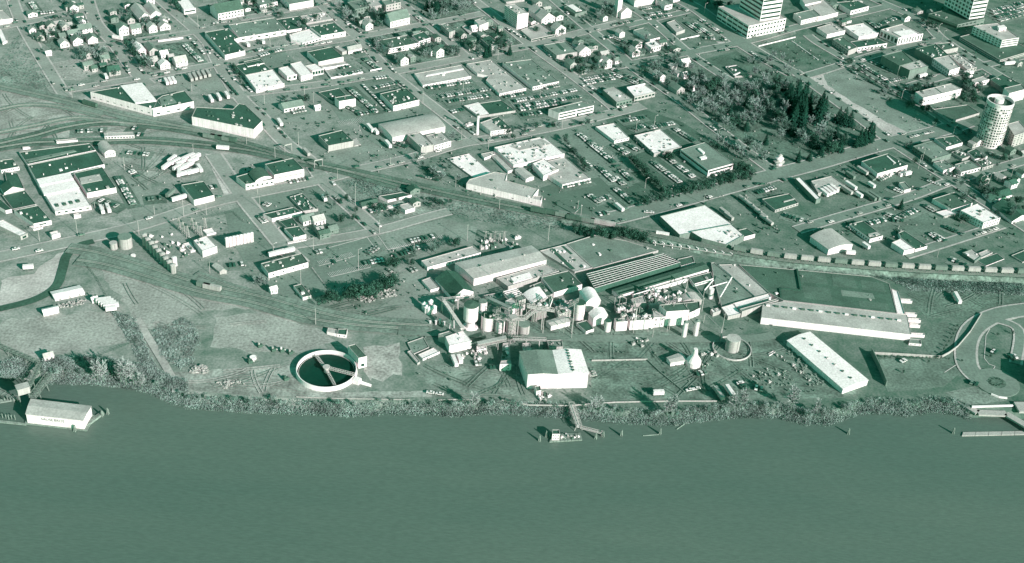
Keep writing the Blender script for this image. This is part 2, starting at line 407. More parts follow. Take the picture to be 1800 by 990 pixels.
# river
wb = MB(); wb.quad(Vector((-6000, -4000, WZ)), Vector((6000, -4000, WZ)), Vector((6000, 1000, WZ)), Vector((-6000, 1000, WZ)))
def water_mat():
    m = bpy.data.materials.new('river_water'); m.use_nodes = True; t = m.node_tree; B = t.nodes['Principled BSDF']
    B.inputs['Roughness'].default_value = .32; B.inputs['Specular IOR Level'].default_value = .35; B.inputs['IOR'].default_value = 1.33
    ge = t.nodes.new('ShaderNodeNewGeometry')
    x = t.nodes.new('ShaderNodeTexNoise'); x.inputs['Scale'].default_value = .006; x.inputs['Detail'].default_value = 5; mq = t.nodes.new('ShaderNodeMapping'); mq.inputs['Scale'].default_value = (.5, 2.2, 1); mq.inputs['Rotation'].default_value = (0, 0, .12); t.links.new(ge.outputs['Position'], mq.inputs['Vector']); t.links.new(mq.outputs[0], x.inputs['Vector']); x.inputs['Detail'].default_value = 9; x.inputs['Roughness'].default_value = .62
    r = t.nodes.new('ShaderNodeValToRGB'); r.color_ramp.elements[0].position = .32; r.color_ramp.elements[1].position = .7
    r.color_ramp.elements[0].color = (.088, .122, .108, 1); r.color_ramp.elements[1].color = (.110, .138, .122, 1)
    t.links.new(x.outputs[0], r.inputs[0]); gz = t.nodes.new('ShaderNodeTexNoise'); gz.inputs['Scale'].default_value = .45; gz.inputs['Detail'].default_value = 5; t.links.new(mq.outputs[0], gz.inputs['Vector'])
    gr = t.nodes.new('ShaderNodeMapRange'); gr.inputs[1].default_value = .3; gr.inputs[2].default_value = .7; gr.inputs[3].default_value = .90; gr.inputs[4].default_value = 1.10; t.links.new(gz.outputs[0], gr.inputs[0])
    sv = t.nodes.new('ShaderNodeVectorMath'); sv.operation = 'SCALE'; t.links.new(r.outputs[0], sv.inputs[0]); t.links.new(gr.outputs[0], sv.inputs['Scale']); t.links.new(sv.outputs[0], B.inputs['Base Color'])
    mp = t.nodes.new('ShaderNodeMapping'); mp.inputs['Scale'].default_value = (.3, .9, 1); t.links.new(ge.outputs['Position'], mp.inputs['Vector'])
    w = t.nodes.new('ShaderNodeTexNoise'); w.inputs['Scale'].default_value = .8; w.inputs['Detail'].default_value = 4; t.links.new(mp.outputs[0], w.inputs['Vector'])
    bp = t.nodes.new('ShaderNodeBump'); bp.inputs['Strength'].default_value = .22; bp.inputs['Distance'].default_value = .35
    t.links.new(w.outputs[0], bp.inputs['Height']); t.links.new(bp.outputs[0], B.inputs['Normal']); return m
wo_ = wb.build('river', water_mat()); wo_['kind'] = 'structure'

# ---- ground patches: fields, lots, yards
LOT = mg('lot', .15, .18, .22); LOTW = mg('lot_west', .24, .18, .2); GRASS = mg('grass', .22, .3, .35); DRY = mg('dry_grass', .33, .2, .3)
SAND = mg('sand', .46, .22, .25); BRUSHY = mg('brushy', .26, .45, .5, .12); YARD = mg('yard', .15, .45, .5, .12); DARKG = mg('dark_lawn', .105, .3, .3)
ROAD = mg('road', .285, .12, .12); ROADE = mg('road_east', .20, .14, .15); WALK = mg('pavement', .44, .15, .2); KERB = M_CONC
def pt(name, pts, m, rag=1.2): patch(name, pts, m, rag)
pt('field', [(0, 490), (60, 480), (104, 448), (122, 440), (112, 480), (98, 505), (60, 528), (0, 542)], SAND, 5)
pt('field', [(0, 562), (80, 556), (195, 545), (232, 600), (150, 615), (60, 630), (0, 618)], DRY, 5)
pt('field', [(160, 460), (250, 480), (370, 515), (470, 540), (360, 545), (310, 560), (285, 600), (240, 560)], DRY, 5)
pt('field', [(380, 555), (480, 548), (560, 580), (590, 600), (520, 620), (420, 618), (372, 610)], DRY, 5)
pt('dirt_yard', [(268, 575), (330, 560), (350, 600), (330, 640), (290, 640), (262, 605)], BRUSHY)
pt('dirt_yard', [(640, 616), (658, 606), (680, 610), (698, 602), (704, 618), (698, 632), (712, 645), (704, 662), (690, 660), (672, 670), (655, 662), (646, 668), (636, 650), (644, 634)], mg('spilled_sand', .37, .35, .35, .1), 4)
pt('dirt_yard', [(300, 655), (520, 640), (540, 680), (620, 690), (760, 686), (760, 699), (560, 699), (420, 694), (340, 686), (308, 674)], mg('tracked_dirt', .30, .4, .35, .08))
pt('dirt_yard', [(745, 645), (790, 636), (850, 642), (930, 640), (934, 670), (925, 697), (840, 694), (760, 698), (752, 672)], mg('plant_dirt', .22, .35, .3, .08), 4)
pt('dirt_yard', [(700, 575), (780, 560), (1250, 590), (1380, 590), (1510, 690), (1480, 700), (1040, 702), (1040, 640), (920, 600), (720, 600)], mg('plant_yard', .165, .4, .35, .09))
pt('parking_lot', [(555, 445), (650, 415), (700, 475), (590, 515)], LOTW, .3)
pt('parking_lot', [(665, 412), (780, 385), (840, 400), (830, 432), (690, 440)], LOTW, .3)
pt('parking_lot', [(745, 160), (830, 145), (875, 172), (790, 192)], LOT, .3)
pt('parking_lot', [(880, 175), (1000, 150), (1030, 180), (925, 205)], LOT, .3)
pt('parking_lot', [(985, 215), (1110, 185), (1200, 215), (1330, 300), (1330, 305), (1120, 370), (1060, 300)], mg('tarmac_east', .095, .2, .2), .3)
pt('yard', [(950, 330), (1050, 300), (1120, 365), (1080, 385), (955, 365)], mg('tarmac_plain', .13, .12, .1), .3)
pt('park_ground', [(1180, 150), (1250, 120), (1420, 125), (1530, 230), (1540, 245), (1400, 285), (1355, 300), (1240, 225)], mg('park_ground', .125, .35, .35, .08))
pt('sports_field', [(1425, 133), (1490, 118), (1545, 155), (1640, 212), (1655, 230), (1570, 240), (1500, 190)], mg('sports_field', .22, .25, .2, .04))
pt('dirt_path', [(1422, 138), (1445, 128), (1455, 150), (1500, 180), (1560, 215), (1600, 235), (1572, 240), (1500, 195)], SAND, 2)
pt('vacant_lot', [(1235, 105), (1295, 90), (1340, 118), (1300, 130), (1265, 128)], DARKG, .5)
pt('vacant_lot', [(1340, 82), (1395, 68), (1440, 100), (1400, 118)], DARKG, .5)
pt('vacant_lot', [(1330, 60), (1395, 48), (1400, 60), (1340, 78)], GRASS, .5)
pt('car_park', [(1205, 42), (1270, 35), (1310, 68), (1270, 80)], mg('pale_gravel', .45, .2, .3, .15), .5)
pt('car_park', [(1730, 25), (1800, 10), (1800, 40), (1760, 45)], LOT, .3)
pt('car_park', [(1505, 115), (1560, 100), (1590, 135), (1560, 148)], LOT, .3)
pt('yard', [(1520, 330), (1560, 300), (1610, 290), (1650, 330), (1580, 355)], mg('tarmac_plain', .13), .3)
pt('yard', [(1440, 375), (1500, 355), (1560, 365), (1640, 350), (1680, 390), (1600, 420), (1530, 400)], LOT, .5)
pt('lawn', [(1620, 600), (1640, 570), (1700, 560), (1710, 580), (1680, 625), (1640, 630)], mg('lawn_e', .15, .25, .3))
pt('yard', [(1590, 490), (1780, 490), (1800, 540), (1720, 555), (1630, 560), (1600, 530)], mg('yard_e', .145, .35, .4))
pt('lawn', [(1545, 632), (1665, 632), (1690, 655), (1660, 680), (1560, 690)], mg('lawn_s', .17, .3, .3))
pt('lawn', [(1660, 690), (1710, 680), (1770, 705), (1700, 712)], GRASS)
pt('lot', [(360, 270), (375, 272), (400, 300), (440, 350), (400, 355)], SAND, .4)
pt('yard', [(205, 248), (290, 262), (300, 300), (260, 320), (230, 330), (215, 290)], mg('yard_w', .30, .3, .3))
pt('lawn', [(545, 258), (640, 245), (690, 270), (600, 295)], mg('lawn_c', .24, .18, .2))
pt('lawn', [(280, 80), (320, 72), (345, 100), (310, 112)], mg('lawn_w', .20, .15, .15), .5)
pt('rail_yard_ground', [(0, 145), (90, 175), (160, 205), (300, 225), (210, 245), (0, 258)], mg('ballast_w', .33, .3, .3, .06))
pt('lawn', [(90, 110), (145, 102), (170, 128), (140, 142), (105, 140)], DRY, .6)
pt('hillside', [(0, 112), (60, 120), (95, 172), (0, 150)], mg('scrub_w', .24, .4, .4))
pt('yard', [(610, 340), (720, 310), (770, 345), (700, 375), (650, 385)], mg('yard_c', .22, .4, .4, .12))
for k, pts in enumerate([[(180, 40), (270, 20), (300, 60), (220, 75)], [(40, 50), (150, 28), (180, 72), (95, 90)], [(380, 0), (540, 0), (560, 8), (440, 30), (400, 25)],
        [(740, 0), (830, 0), (850, 20), (760, 40)], [(770, 45), (850, 28), (920, 82), (840, 100)], [(920, 30), (1000, 10), (1050, 45), (960, 72)], [(960, 80), (1070, 58), (1130, 100), (1050, 130)],
        [(1080, 105), (1160, 95), (1200, 140), (1170, 160)], [(630, 60), (760, 38), (820, 100), (700, 120)], [(230, 85), (340, 72), (360, 105), (270, 125)]]):
    pt('yard', pts, YARD, 1)
pt('brush_ground', [(1290, 450), (1440, 470), (1800, 492), (1800, 515), (1600, 500), (1540, 488), (1400, 474)], mg('embank', .20, .5, .5, .12))
pt('brush_ground', [(700, 330), (960, 378), (1090, 405), (1040, 410), (900, 385), (780, 368), (690, 385)], mg('embank2', .24, .4, .4, .1))

CR_ = [('c1', (1640, 262), (1782, 222), 12, 'e', 'in the front row of the staff car park'), ('c1', (1380, 325), (1585, 285), 14, 'e', 'in the middle row of the western car park'), ('c1', (960, 230), (1110, 195), 12, 'e', 'in the upper row of the western car park', .35), ('c1', (1080, 318), (1140, 306), 4, 'e', 'alone in the western car park', .8),
 ('c1', (1410, 240), (1505, 180), 7, 'e', 'near the water tower post'), ('c1', (1560, 415), (1625, 380), 4, 'e', 'beside the tree belt'), ('c1', (205, 345), (340, 325), 7, 'e', 'beside the barn between the spurs', .6), ('c2', (0, 130), (212, 84), 15, 'e', 'in the row above the plant office'), ('c2', (0, 205), (85, 180), 6, 'e', 'left of the plant office'), ('c2', (0, 390), (60, 370), 4, 'e', 'below the plant office'),
 ('d2', (565, 305), (625, 300), 4, 'e', 'below the loading shed in the truck yard'), ('d2', (690, 335), (745, 330), 4, 'e', 'left of the square head house'), ('d2', (1565, 350), (1600, 420), 4, 'e', 'right of the bright warehouse'), ('d2', (140, 550), (300, 575), 6, 'p', 'by the bank parapet', .6), ('d3', (1080, 460), (1150, 530), 5, 'e', 'by the poplars at the scrap yard'), ('d3', (620, 540), (740, 515), 5, 'p', 'at the corner of the slanting pipe wall', .8), ('d3', (1210, 510), (1300, 530), 3, 'e', 'on the dirt below the scrap yard'), ('d3', (700, 395), (800, 375), 4, 'e', 'in the middle of the plant yard'),
 ('d4', (720, 275), (735, 285), 2, 'e', 'on the riverside lawn'), ('d4', (1300, 460), (1390, 490), 3, 'e', 'left of the traffic circle'), ('d4', (1500, 190), (1540, 210), 2, 'e', 'in the planted island'), ('d4', (1640, 250), (1720, 240), 4, 'e', 'right of the planted island'),
 ('c4', (980, 60), (1100, 130), 9, 'e', 'in the lot above the track curve'), ('c4', (1090, 0), (1260, 75), 12, 'e', 'in the lot left of white three-storey block'), ('c4', (1150, 290), (1280, 340), 8, 'e', 'in the lot left of the dark court'), ('c4', (1350, 80), (1560, 15), 10, 'p', 'along the kerb below the white three-storey block'), ('c4', (960, 60), (1060, 130), 6, 'e', 'in the back row above the track curve'), ('c4', (330, 60), (230, 0), 5, 'p', 'beside the shop with windowed side'),
 ('b0', (1020, 560), (1165, 805), 18, 'e', 'in the row along the brickworks lane'), ('b0', (1080, 345), (1300, 365), 14, 'e', 'in the gravel lot by the tracks', .6), ('b0', (640, 165), (900, 155), 14, 'e', 'left of the trackside depot', .7), ('b0', (1120, 490), (1200, 560), 6, 'e', 'on the lane above the truck yard'), ('b0', (1280, 755), (1410, 740), 7, 'e', 'in the truck yard'), ('b0', (1130, 130), (1235, 145), 7, 'e', 'right of the trackside depot', .6), ('b0', (1190, 190), (1260, 195), 4, 'e', 'behind the trackside depot'), ('b0', (870, 760), (1050, 830), 7, 'e', 'below the dark brickworks bay', .5),
 ('b1', (730, 605), (905, 575), 12, 'e', 'before the rail crossing store'), ('b1', (1640, 255), (1770, 300), 9, 'e', 'before the vaulted warehouse'), ('b1', (40, 655), (115, 640), 6, 'e', 'right of the truck yard warehouse'), ('b1', (730, 5), (880, -25), 10, 'e', 'near the big crossing'), ('b1', (1320, 18), (1500, -15), 12, 'e', 'in the striped lot'), ('b1', (510, 790), (570, 810), 5, 'e', 'above the long workshop'), ('b1', (470, 900), (530, 960), 4, 'e', 'left of the long workshop'), ('b1', (1430, 860), (1600, 830), 6, 'e', 'in the scrap yard group', .6),
 ('b2', (140, 480), (285, 540), 12, 'e', 'in the trackside lot'), ('b2', (70, 548), (260, 595), 9, 'p', 'along the trackside lot edge'), ('b2', (1530, 235), (1782, 440), 26, 'e', 'in the second row of the big eastern lot'), ('b2', (1370, 285), (1580, 470), 12, 'p', 'along the lane right of white block'), ('b2', (1470, 185), (1660, 320), 16, 'e', 'in the first row of the big eastern lot'), ('b2', (1560, 715), (1655, 785), 8, 'e', 'in the van group of the plain yard'), ('b2', (1620, 765), (1745, 735), 9, 'e', 'in the lower van group'), ('b2', (1640, 885), (1735, 870), 8, 'e', 'in the lowest van group'), ('b2', (1330, 645), (1570, 595), 14, 'e', 'before the open garage bays'), ('b2', (380, 60), (570, 195), 10, 'p', 'along the street left of the laundry'), ('b2', (975, 22), (1170, -5), 14, 'e', 'behind the laundry'), ('b2', (930, 182), (1250, 118), 9, 'p', 'along the street above the white block', .6), ('b2', (720, 230), (830, 200), 6, 'p', 'before the laundry'), ('b2', (1640, 470), (1782, 600), 14, 'e', 'in the third row of the big eastern lot'), ('b2', (90, 370), (280, 330), 7, 'p', 'before the vaulted warehouse annex', .7),
 ('b3', (-10, 280), (115, 360), 14, 'e', 'in the row below the narrow white office'), ('b3', (110, 275), (205, 330), 9, 'e', 'left of the white-roofed office'), ('b3', (10, 460), (155, 595), 18, 'e', 'in the long row left of the tree strip'), ('b3', (0, 560), (85, 630), 9, 'e', 'in the lower left lot row'), ('b3', (5, 660), (165, 795), 20, 'e', 'in the lowest lot row by the hedge'), ('b3', (330, 430), (570, 610), 28, 'e', 'in the bright row right of the tree strip'), ('b3', (430, 370), (690, 565), 30, 'e', 'in the row beside the stilted office'), ('b3', (525, 140), (700, 250), 18, 'e', 'in the row above the stilted office'), ('b3', (300, 135), (515, 90), 22, 'e', 'in the row behind the white-roofed office'), ('b3', (180, 150), (270, 105), 9, 'e', 'in the cross row behind the white-roofed office'), ('b3', (75, 75), (260, 40), 16, 'e', 'in the top row of the eastern lots'), ('b3', (1230, 700), (1395, 650), 12, 'e', 'above the low dark hall'), ('b3', (1480, 890), (1640, 940), 8, 'e', 'below the low dark hall'), ('b3', (835, 545), (1005, 500), 12, 'e', 'under the stilted office'), ('b3', (270, 865), (330, 870), 2, 'p', 'on the wide street'), ('b3', (1265, 625), (1300, 620), 1, 'p', 'on the wide avenue'),
 ('b4', (780, 218), (995, 165), 11, 'p', 'along the field end street'), ('b4', (580, 880), (730, 945), 18, 'e', 'in the used car lot, left row'), ('b4', (715, 905), (855, 840), 12, 'e', 'in the used car lot, right row'), ('b4', (620, 935), (700, 945), 8, 'e', 'in the used car lot, lower row'), ('b4', (430, 965), (570, 930), 12, 'e', 'in the used car lot, front row'), ('b4', (620, 650), (730, 695), 8, 'e', 'left of the small grey shed'), ('b4', (200, 480), (310, 530), 8, 'e', 'beside the depot canopy'), ('b4', (885, 790), (1005, 860), 9, 'e', 'left of the dark flat store'), ('b4', (1480, 350), (1640, 410), 7, 'e', 'in the far right small lot', .6), ('b4', (1100, 525), (1225, 560), 9, 'e', 'in the corner shop lot'), ('b4', (930, 590), (1060, 635), 6, 'p', 'on the corner by the small shed'), ('b4', (510, 590), (610, 540), 8, 'e', 'before the bus depot'),
 ('a0', (1325, 672), (1630, 600), 12, 'p', 'along the street above the trailers'), ('a0', (1605, 400), (1750, 545), 16, 'e', 'beside the walled lawn'), ('a0', (270, 30), (330, 115), 8, 'e', 'in the upper left corner lot'), ('a0', (300, 132), (470, 112), 10, 'e', 'in the cross row of the corner lot'), ('a0', (1205, 600), (1270, 660), 3, 'p', 'at the street end'), ('a0', (1085, 590), (1130, 650), 3, 'p', 'by the bungalow'), ('a0', (1640, 330), (1780, 480), 7, 'p', 'along the street by the lawn', .7), ('a0', (1310, 710), (1500, 720), 5, 'p', 'beside the trailer yard', .7), ('a0', (1380, 60), (1500, 220), 5, 'p', 'along the hall street', .6),
 ('a1', (470, 495), (660, 440), 12, 'e', 'in the workshop forecourt front row'), ('a1', (430, 455), (550, 425), 9, 'e', 'in the workshop forecourt'), ('a1', (890, 408), (1110, 372), 12, 'p', 'before the white showroom'), ('a1', (1300, 475), (1410, 440), 9, 'e', 'beside the white gabled shed'), ('a1', (1385, 520), (1510, 610), 9, 'e', 'along the right of fenced lot'), ('a1', (1165, 605), (1265, 580), 9, 'e', 'before the lean-to'), ('a1', (1165, 668), (1370, 630), 18, 'e', 'along the white lot fence'), ('a1', (1250, 775), (1490, 985), 26, 'e', 'in the long diagonal row'), ('a1', (1370, 745), (1610, 985), 16, 'p', 'along the store street'), ('a1', (1470, 775), (1670, 730), 16, 'e', 'behind the vented store'), ('a1', (1480, 692), (1600, 675), 8, 'e', 'in the upper store lot'), ('a1', (45, 425), (140, 520), 6, 'p', 'along the dark shop wing'), ('a1', (125, 655), (290, 840), 9, 'p', 'along the corner store street'), ('a1', (340, 745), (410, 810), 4, 'p', 'beside the corner store'), ('a1', (1195, 165), (1360, 295), 9, 'p', 'along the school street'), ('a1', (1180, 905), (1330, 985), 9, 'e', 'below the white cube shop'), ('a1', (200, 200), (60, 215), 8, 'p', 'before the large hall'), ('a1', (400, 60), (470, 130), 5, 'p', 'at the top street', .7),
 ('a2', (150, 775), (540, 718), 34, 'e', 'in the first row of the school car park'), ('a2', (270, 852), (670, 788), 34, 'e', 'in the second row of the school car park'), ('a2', (330, 895), (700, 838), 30, 'e', 'in the third row of the school car park'), ('a2', (820, 855), (1010, 818), 16, 'e', 'before the school block'), ('a2', (900, 892), (1450, 790), 44, 'e', 'in the upper row of the office car park'), ('a2', (930, 935), (1490, 850), 44, 'e', 'in the middle row of the office car park'), ('a2', (955, 965), (1320, 905), 28, 'e', 'in the lower row of the office car park'), ('a2', (1175, 778), (1300, 752), 10, 'e', 'before the grey school block'), ('a2', (1500, 705), (1782, 650), 22, 'e', 'in the lot behind the clinics'), ('a2', (1530, 735), (1782, 690), 20, 'e', 'in the clinic back lot'), ('a2', (50, 140), (110, 195), 5, 'e', 'at the corner by wooded block'), ('a2', (720, 250), (840, 325), 6, 'p', 'along the tower street'), ('a2', (880, 265), (970, 335), 6, 'p', 'beside the parking deck'), ('a2', (1060, 195), (1240, 285), 14, 'e', 'behind the parking deck'), ('a2', (1670, 345), (1782, 322), 9, 'e', 'in the corner lot by houses'), ('a2', (1560, 760), (1680, 840), 6, 'p', 'along the clinic street'), ('a2', (360, 985), (470, 960), 6, 'e', 'behind the half pale roof'),
 ('a3', (225, 92), (410, 60), 16, 'e', 'in the church car park top row'), ('a3', (255, 145), (460, 108), 18, 'e', 'in the church car park middle row'), ('a3', (275, 175), (490, 138), 18, 'e', 'in the church car park low row'), ('a3', (620, 205), (750, 295), 12, 'e', 'in the gravel car park left row'), ('a3', (680, 205), (860, 330), 14, 'e', 'in the gravel car park middle row', .7), ('a3', (750, 180), (950, 310), 16, 'e', 'along the gravel car park hedge', .8), ('a3', (780, 340), (1000, 350), 9, 'e', 'in the gravel car park front row', .6), ('a3', (860, 465), (1050, 430), 7, 'p', 'on the cross street below the podium', .8), ('a3', (-20, 330), (125, 385), 12, 'e', 'in the lot left of the shops'), ('a3', (0, 222), (165, 190), 12, 'e', 'before the church'), ('a3', (400, 350), (540, 480), 8, 'p', 'along the bank street', .6), ('a3', (-20, 610), (240, 720), 14, 'e', 'in the clinic upper lot', .7), ('a3', (0, 660), (200, 740), 12, 'e', 'in the clinic lower lot', .7), ('a3', (1180, 460), (1330, 560), 5, 'p', 'on the boulevard', .8), ('a3', (520, 60), (640, 105), 8, 'e', 'by the top shops'),
 ('a4', (1480, 105), (1782, 30), 30, 'e', 'in the roof lot first row'), ('a4', (1500, 130), (1782, 60), 30, 'e', 'in the roof lot second row'), ('a4', (1530, 160), (1782, 95), 26, 'e', 'in the roof lot third row'), ('a4', (1560, 190), (1782, 130), 22, 'e', 'in the roof lot fourth row'), ('a4', (345, 560), (580, 705), 20, 'e', 'in the lot left of the dark-sided office'), ('a4', (450, 545), (650, 630), 14, 'e', 'against the dark-sided office', .8), ('a4', (575, 725), (750, 685), 14, 'e', 'at the foot of the office lot'), ('a4', (490, 235), (660, 170), 18, 'e', 'behind the white bank'), ('a4', (420, 190), (520, 260), 9, 'e', 'left of the white bank'), ('a4', (50, 560), (260, 575), 8, 'p', 'on the street above the sports field'), ('a4', (260, 615), (480, 740), 7, 'p', 'beside the sports field', .6), ('a4', (1240, 650), (1330, 640), 3, 'p', 'near the bus'), ('a4', (330, 470), (560, 420), 11, 'p', 'before the shop row'), ('a4', (700, 800), (860, 740), 12, 'e', 'above the white long store', .6)]
PAVE = mg('paving', .20, .16, .16, .04); PAVE2 = mg('paving_pale', .25, .16, .16, .04)
for m_, pts in ((PAVE2, [(205, 300), (245, 288), (300, 400), (245, 412), (225, 350)]), (PAVE, [(395, 372), (470, 352), (522, 430), (480, 455), (430, 462), (405, 420)]), (PAVE, [(500, 436), (560, 420), (640, 400), (700, 470), (600, 520), (556, 520), (530, 480)]),
                (PAVE, [(440, 490), (550, 466), (592, 520), (565, 552), (500, 540)]), (PAVE2, [(690, 480), (755, 470), (800, 525), (790, 560), (700, 575), (640, 558), (700, 520)]), (PAVE, [(430, 350), (560, 322), (640, 395), (600, 402), (520, 418), (470, 400)]),
                (PAVE2, [(440, 170), (560, 152), (640, 190), (560, 215), (480, 215)]), (PAVE, [(560, 155), (700, 130), (770, 195), (690, 212), (600, 215)]), (PAVE, [(400, 108), (500, 90), (560, 145), (440, 165)]), (PAVE, [(630, 215), (800, 195), (840, 245), (700, 278), (640, 240)]),
                (PAVE2, [(265, 125), (360, 110), (440, 175), (420, 195), (340, 150), (300, 165)]), (PAVE, [(840, 250), (980, 222), (1060, 205), (1130, 300), (1000, 320), (860, 270)])):
    patch('paved_yard', pts, m_, .6)
# tarred lots under the car rows
ROWLOT = [mg('row_lot_%d' % k, t, .2, .3) for k, t in enumerate((.13, .16, .19))]
for c_ in CR_:
    if c_[4] != 'e' or c_[3] < 7: continue
    tile(c_[0]); A_, B_ = gp(*c_[1]), gp(*c_[2]); d = (B_-A_); d.z = 0; d.normalize(); nn = Vector((-d.y, d.x, 0)); z = nextz(); b = MB(); w_ = random.uniform(5, 8)
    b.poly([Vector((v.x, v.y, z)) for v in (A_-d*3-nn*w_, B_+d*3-nn*w_, B_+d*3+nn*w_, A_-d*3+nn*w_)]); o = b.build('parking_lot', random.choice(ROWLOT)); o['kind'] = 'structure'
tile('g')
# ---- roads
def road(pts, w, m=ROAD, walk=True):
    P = smoothline([gp(*p) for p in pts])
    if walk:
        zz = nextz()
        for s in (-1, 1):
            o = ribbon_mesh(P, 1.6, zz, s*(w/2+.8)).build('pavement', WALK); o['kind'] = 'structure'
    RQ.append((P, w, m))
RQ = []
road([(15, -20), (40, 45), (97, 141), (115, 170)], 9)
road([(150, -15), (168, 40), (198, 73), (242, 131), (262, 150)], 11)
road([(270, -15), (283, 0), (360, 68), (386, 113), (423, 172), (457, 204), (500, 250), (546, 285), (575, 325), (640, 385), (665, 408)], 11)
road([(540, -14), (554, 0), (623, 61), (680, 121), (720, 155), (776, 198), (841, 250)], 9)
road([(700, 0), (740, 34), (787, 71), (825, 105)], 8)
road([(818, -12), (833, 0), (861, 22), (934, 81), (1003, 131), (1062, 176), (1085, 196)], 9)
road([(962, -10), (975, 0), (1031, 48), (1080, 88), (1120, 124), (1193, 174), (1254, 222), (1359, 301), (1385, 318)], 10, ROADE)
road([(1090, 0), (1149, 40), (1213, 95), (1282, 141)], 9, ROADE)
road([(1180, -12), (1197, 0), (1234, 22), (1302, 75), (1371, 117), (1395, 130)], 17, ROADE)
road([(1500, -18), (1539, 0), (1622, 38), (1656, 69), (1733, 119), (1800, 160)], 11, ROADE)
road([(1420, 62), (1440, 77), (1488, 105), (1561, 149), (1642, 199), (1690, 236)], 9, ROADE)
road([(1395, 125), (1420, 142), (1500, 200), (1565, 248), (1672, 317), (1800, 398), (1830, 420)], 11, ROADE)
road([(-10, 454), (121, 426), (242, 398), (360, 360), (433, 343), (562, 317), (623, 301), (720, 279), (809, 253), (865, 244), (972, 224), (1051, 206), (1130, 186)], 11)
road([(1060, 388), (1141, 368), (1349, 311), (1440, 287), (1549, 255), (1642, 233), (1700, 215)], 16, ROADE)
road([(109, 160), (238, 139), (360, 117), (420, 108)], 9)
road([(403, 168), (562, 149), (679, 129), (720, 121), (809, 104), (870, 92), (934, 80), (1035, 54), (1090, 40)], 10)
road([(400, 104), (501, 85), (608, 69), (720, 48), (779, 38), (849, 24)], 9)
road([(-5, 50), (65, 36), (117, 24), (160, 16)], 8)
road([(117, 82), (182, 79), (248, 71), (333, 58), (360, 52)], 8)
road([(420, 34), (562, 8), (600, 0)], 8)
road([(1080, 118), (1189, 97), (1312, 73), (1403, 48), (1500, 26), (1560, 12)], 10, ROADE)
road([(1400, 138), (1440, 127), (1488, 112), (1565, 89), (1656, 69)], 9, ROADE)
road([(1600, 152), (1622, 145), (1723, 117), (1810, 97)], 9, ROADE)
road([(1400, 405), (1470, 384), (1590, 349), (1674, 318), (1755, 296), (1810, 280)], 9, ROADE)
road([(1590, 450), (1622, 440), (1711, 412), (1760, 396)], 8, ROADE)
road([(1100, 46), (1116, 42), (1209, 20)], 8, ROADE)
road([(375, 272), (427, 347), (470, 400), (500, 436), (530, 465)], 11)
road([(500, 434), (620, 415), (680, 402), (740, 385), (790, 372)], 8)
road([(700, 583), (833, 588), (1080, 596), (1300, 596), (1360, 590)], 8, ROADE, False)
road([(1820, 543), (1760, 552), (1718, 572), (1700, 600), (1700, 640), (1720, 665), (1748, 680)], 13, ROADE)
road([(1740, 560), (1790, 580), (1785, 640)], 6, ROADE)
road([(240, 560), (300, 660), (310, 690)], 5, mg('track', .40, .2, .2), False)
road([(-5, 545), (60, 528), (98, 505), (110, 475), (118, 450), (140, 432), (165, 425)], 6.5, mg('dark_track', .06, .2, .2), False)
for P, w, m in RQ:
    z = nextz()+.03
    ro = ribbon_mesh(P, w, z).build('road', m); ro['kind'] = 'structure'
# traffic circle with its flower bed
c = gp(1752, 673); b = MB(); b.cyl((c.x, c.y), 15, 0, nextz()+.06, 40); o = b.build('road', ROADE); o['kind'] = 'structure'
b = MB(); b.cyl((c.x, c.y), 6.6, 0, .45, 36); o = b.build('kerb', M_CONC); o['kind'] = 'structure'
b = MB(); b.cyl((c.x, c.y), 6.1, 0, .5, 36); o = b.build('flower_bed_soil', mg('soil', .12)); o['kind'] = 'structure'
# painted lines of the car parks
def lines(pts, n, L, lab=None):
    a, e = gp(*pts[0]), gp(*pts[1]); d = (e-a); dd = d.normalized(); nn = Vector((-dd.y, dd.x, 0)); z = nextz()+.05; b = MB()
    for k in range(n+1):
        p = a+d*(k/n); b.quad(*[Vector((v.x, v.y, z)) for v in (p-dd*.07, p+dd*.07, p+dd*.07+nn*L, p-dd*.07+nn*L)])
    o = b.build('bay_markings', M_WHITE); o['kind'] = 'structure'
lines([(563, 466), (621, 450)], 22, 5); lines([(580, 487), (652, 470)], 26, 5); lines([(583, 518), (640, 503)], 20, 5)
lines([(600, 222), (640, 215)], 14, 9); lines([(690, 440), (780, 420)], 30, 5); lines([(755, 172), (835, 158)], 26, 5); lines([(900, 188), (1010, 166)], 34, 5)
# raised medians in the western car park
def median(pts, w, name='kerb'):
    P = [gp(*p) for p in pts]; b = MB()
    for i in range(len(P)-1): b.bar(P[i]+Vector((0, 0, .1)), P[i+1]+Vector((0, 0, .1)), w, .2)
    o = b.build(name, M_CONC); o['kind'] = 'structure'
for p in ([(560, 468), (625, 450)], [(581, 487), (652, 470)], [(548, 470), (583, 517)], [(645, 417), (664, 443)], [(555, 442), (646, 417)], [(664, 414), (682, 439), (722, 430)], [(662, 413), (780, 380)]): median(p, .5)
for p in ([(1800, 541), (1740, 552), (1735, 556)], [(1718, 640), (1716, 600), (1726, 580), (1745, 570), (1800, 556)], [(1660, 655), (1692, 634), (1700, 622)], [(1715, 640), (1722, 650), (1745, 651), (1749, 644), (1738, 640), (1730, 630), (1733, 590), (1740, 578)]): median(p, .5)

